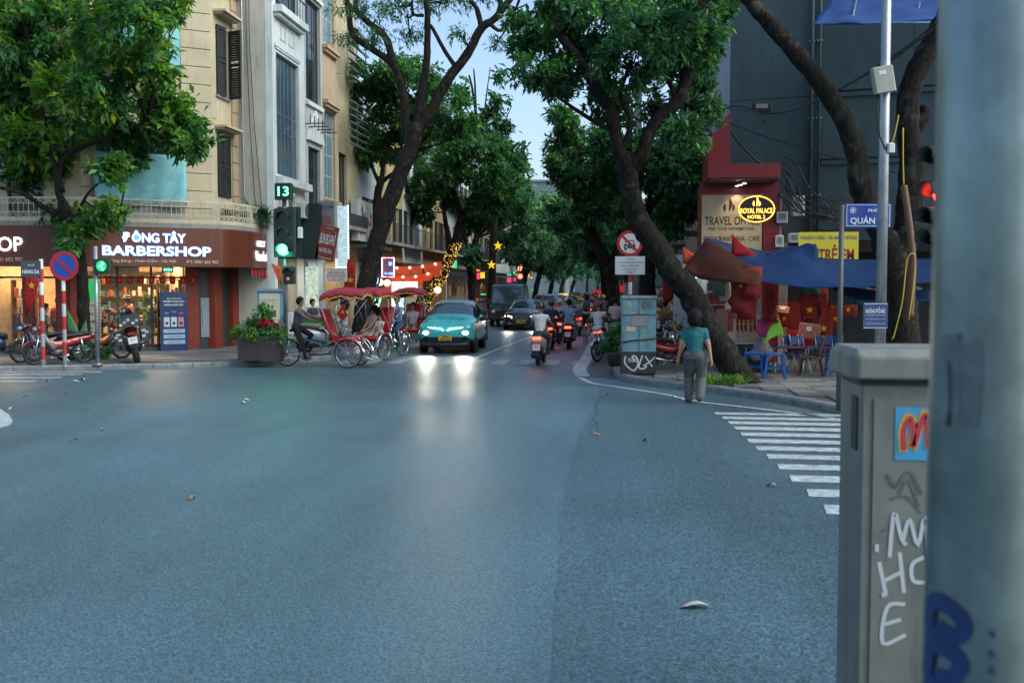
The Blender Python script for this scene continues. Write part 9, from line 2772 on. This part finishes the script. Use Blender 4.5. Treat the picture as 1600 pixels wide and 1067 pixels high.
pathT = smooth_path(P3([(650, 520), (662, 470), (690, 430), (712, 380)], yR2), 20)
mb = MB()
for i in range(560):
 t = rnd.random()
 p = pathT[int(t * (len(pathT) - 1))]
 a = rnd.uniform(math.pi * 1.02, math.pi * 1.98)
 rr = .44 - .12 * t
 mb.ell((p[0] + rr * math.cos(a) * 1.02 + .04, p[1] + rr * math.sin(a), p[2] + rnd.uniform(-.1, .1)), .014, 5, 4)
mb.build('bulbs', mat('fairy_bulb', (1, .65, .15), .4, var=0, emit=1.5, ecol=(1, .6, .1)), tl_, world=True, kind='stuff')
for i, (px, py, c_, lab) in enumerate(((778, 384, (1, .6, .02), 'upper yellow star lantern over the left trees'), (768, 414, (1, .6, .02), 'lower yellow star lantern over the left trees'), (754, 389, (.4, .45, .5), 'unlit grey star lantern over the left trees'))):
 c = AT(px, py, 58)
 r = thing('star_lantern', lab, 'lantern', tuple(c), 0)
 MB().prism(star_poly(.26), .12, 0, T(0, -.06, 0)).build('star', mat('star%d' % (i // 2), c_, .5, var=0, emit=.5 if i < 2 else 0), r)
 MB().cyl((0, 0, .3), (0, 0, 1.2), .01, 5).build('cord', M_WIRE, r)
c = AT(813, 432, 70)
r = thing('traffic_signal', 'far traffic signal glowing red over the dark van', 'traffic light', (c.x, c.y, 0))
MB().cyl((0, .1, 0), (0, .1, c.z + .8), .07, 8).build('pole', M_STEEL, r)
MB().bbox(-.2, .2, -.1, .1, c.z - .9, c.z + .2, .03).build('head', mat('signal_case'), r)
MB().bbox(-.2, .2, -.1, .1, c.z + .3, c.z + .75, .03).build('countdown_case', mat('signal_case'), r)
disc(r, T(0, -.11, c.z), .16, mat('red_glow'), 'lens')
text('17', r, T(0, -.104, c.z + .52), .28, .28, mat('red_digit', (1, .1, .05), .4, var=0, emit=6), 'digits', bold=.02, world=False)
c = AT(948, 431, 75)
r = thing('traffic_signal', 'far traffic signal glowing amber at the right', 'traffic light', (c.x, c.y, 0))
MB().cyl((0, .1, 0), (0, .1, c.z + .8), .07, 8).build('pole', M_STEEL, r)
MB().bbox(-.2, .2, -.1, .1, c.z - .3, c.z + .8, .03).build('head', mat('signal_case'), r)
disc(r, T(0, -.11, c.z), .16, mat('amber_glow', (1, .5, .05), .4, var=0, emit=8), 'lens')
disc(r, T(0, -.11, c.z + .5), .16, mat('teal_glow', (.05, .8, .6), .4, var=0, emit=3), 'lens')
pal = [((.9, .16, .02), 'orange'), ((.8, .02, .015), 'red'), ((.6, .75, .9), 'white'), ((.02, .45, .2), 'green'), ((.9, .42, .03), 'amber'), ((.7, .04, .12), 'pink')]
k = 0
cnt = {}
ORD = ['nearest', 'second nearest', 'third nearest', 'fourth nearest', 'fifth nearest', 'sixth nearest', 'seventh nearest', 'eighth nearest', 'ninth nearest', 'tenth nearest']
for (side, y0, y1, n) in ((-1, 50, 110, 26), (1, 38, 110, 22)):
 for i in range(n):
  y = y0 + (y1 - y0) * (i + rnd.random() * .7) / n
  x = (-11.2 + rnd.uniform(-.2, 1.4)) if side < 0 else (2.2 - rnd.uniform(-.2, .8))
  z = rnd.uniform(1.3, 3.6)
  c_, nm = pal[(i * 5 + i // 6) % 6]
  w, h = rnd.uniform(.2, .55), rnd.uniform(.15, .5)
  q_ = cnt.get((nm, side), 0)
  cnt[(nm, side)] = q_ + 1
  r = thing('lit_sign', '%s %s lit shop sign far along the %s side' % (ORD[q_], nm, 'left' if side < 0 else 'right'), 'sign', (x, y, z - h / 2), R(rnd.uniform(-10, 10)), 'far lit signs')
  MB().bbox(-w / 2, w / 2, 0, .08, 0, h, .01).build('case', M_BLKP, r)
  MB().box(-w / 2 + .03, w / 2 - .03, -.012, -.001, .03, h - .03).build('face', mat('sign_' + nm, c_, .5, var=.5, scale=6, emit=.9), r)
  MB().bar((0, .04, h), (0, .04, h + .5), .02).build('hanger', M_BLACK, r)
# overhead wires
def wire(label, pts, rad=.014):
 r = thing('overhead_wire', label, 'cable', tuple(pts[0]), 0, 'overhead wires')
 MB().tube(smooth_path([tuple(p) for p in pts], 6), rad, 5).build('wire', M_WIRE, r, world=True)
wire('thick overhead wire crossing the clad wall up to the right', [AT(1078, 232, 26.5), AT(1137, 168, 27.0), AT(1200, 178, 25.5), AT(1260, 165, 23), AT(1375, 105, 18), AT(1480, 30, 15)], .018)
wire('overhead wire just above the thick one', [AT(1137, 170, 27.0), AT(1220, 176, 25), AT(1290, 150, 22), AT(1400, 85, 17.5), AT(1480, 20, 15)])
wire('wire sagging from hotel gusset to the corner trunk', [AT(1128, 188, 26.6), AT(1200, 215, 25.5), AT(1300, 245, 23), AT(1400, 270, 19)], .014)
wire('wire from the trees to the hotel gusset', [AT(1040, 205, 27), AT(1090, 190, 27), AT(1132, 176, 27)])
wire('dark cable slung from the gusset down to the meter boxes', [AT(1130, 190, 26.6), AT(1165, 235, 26.6), AT(1215, 278, 26.8)], .03)
# litter on the road
M_LIT = mat('dry_leaf', (.22, .13, .06), .8, var=.3, scale=30)
M_LIT2 = mat('pale_litter', (.42, .4, .36), .8, var=.2)
spots = [(1085, 950, 1), (160, 672, 0), (113, 690, 0), (75, 597, 1), (118, 597, 1), (130, 594, 1), (40, 622, 0), (100, 618, 0), (16, 640, 1), (135, 640, 1), (220, 622, 0), (385, 626, 1), (380, 630, 1), (930, 680, 0), (1010, 690, 0), (1205, 760, 1), (300, 780, 0), (640, 590, 0), (950, 618, 0), (1052, 622, 1), (1060, 624, 1), (1075, 623, 0)]
for i, (px, py, kd) in enumerate(spots):
 g = G(px, py)
 s_ = .085 if i == 0 else rnd.uniform(.04, .07)
 o = MB().grid(lambda u, v: ((u - .5) * s_ * 2.2, (v - .5) * s_ * (1.2 if kd else .8) * math.sin(math.pi * (.15 + .7 * u)), .012 + .02 * math.sin(u * 4) + .012 * v), 5, 3).build('fallen_leaf' if not kd else 'litter', M_LIT if not kd else M_LIT2, None, loc=(g.x, g.y, 0.0045), solid=.002,
  label=('pale scrap of litter lying near the right foreground of the road' if i == 0 else ('brown fallen leaf lying on the road' if not kd else 'small pale scrap lying on the road')), cat='leaf' if not kd else 'litter', group=None if i == 0 else ('fallen leaves on the road' if not kd else 'scraps on the road'))
 o.rotation_euler = (0, 0, rnd.uniform(0, 6.28))
bpy.data.scenes.remove(TMP)
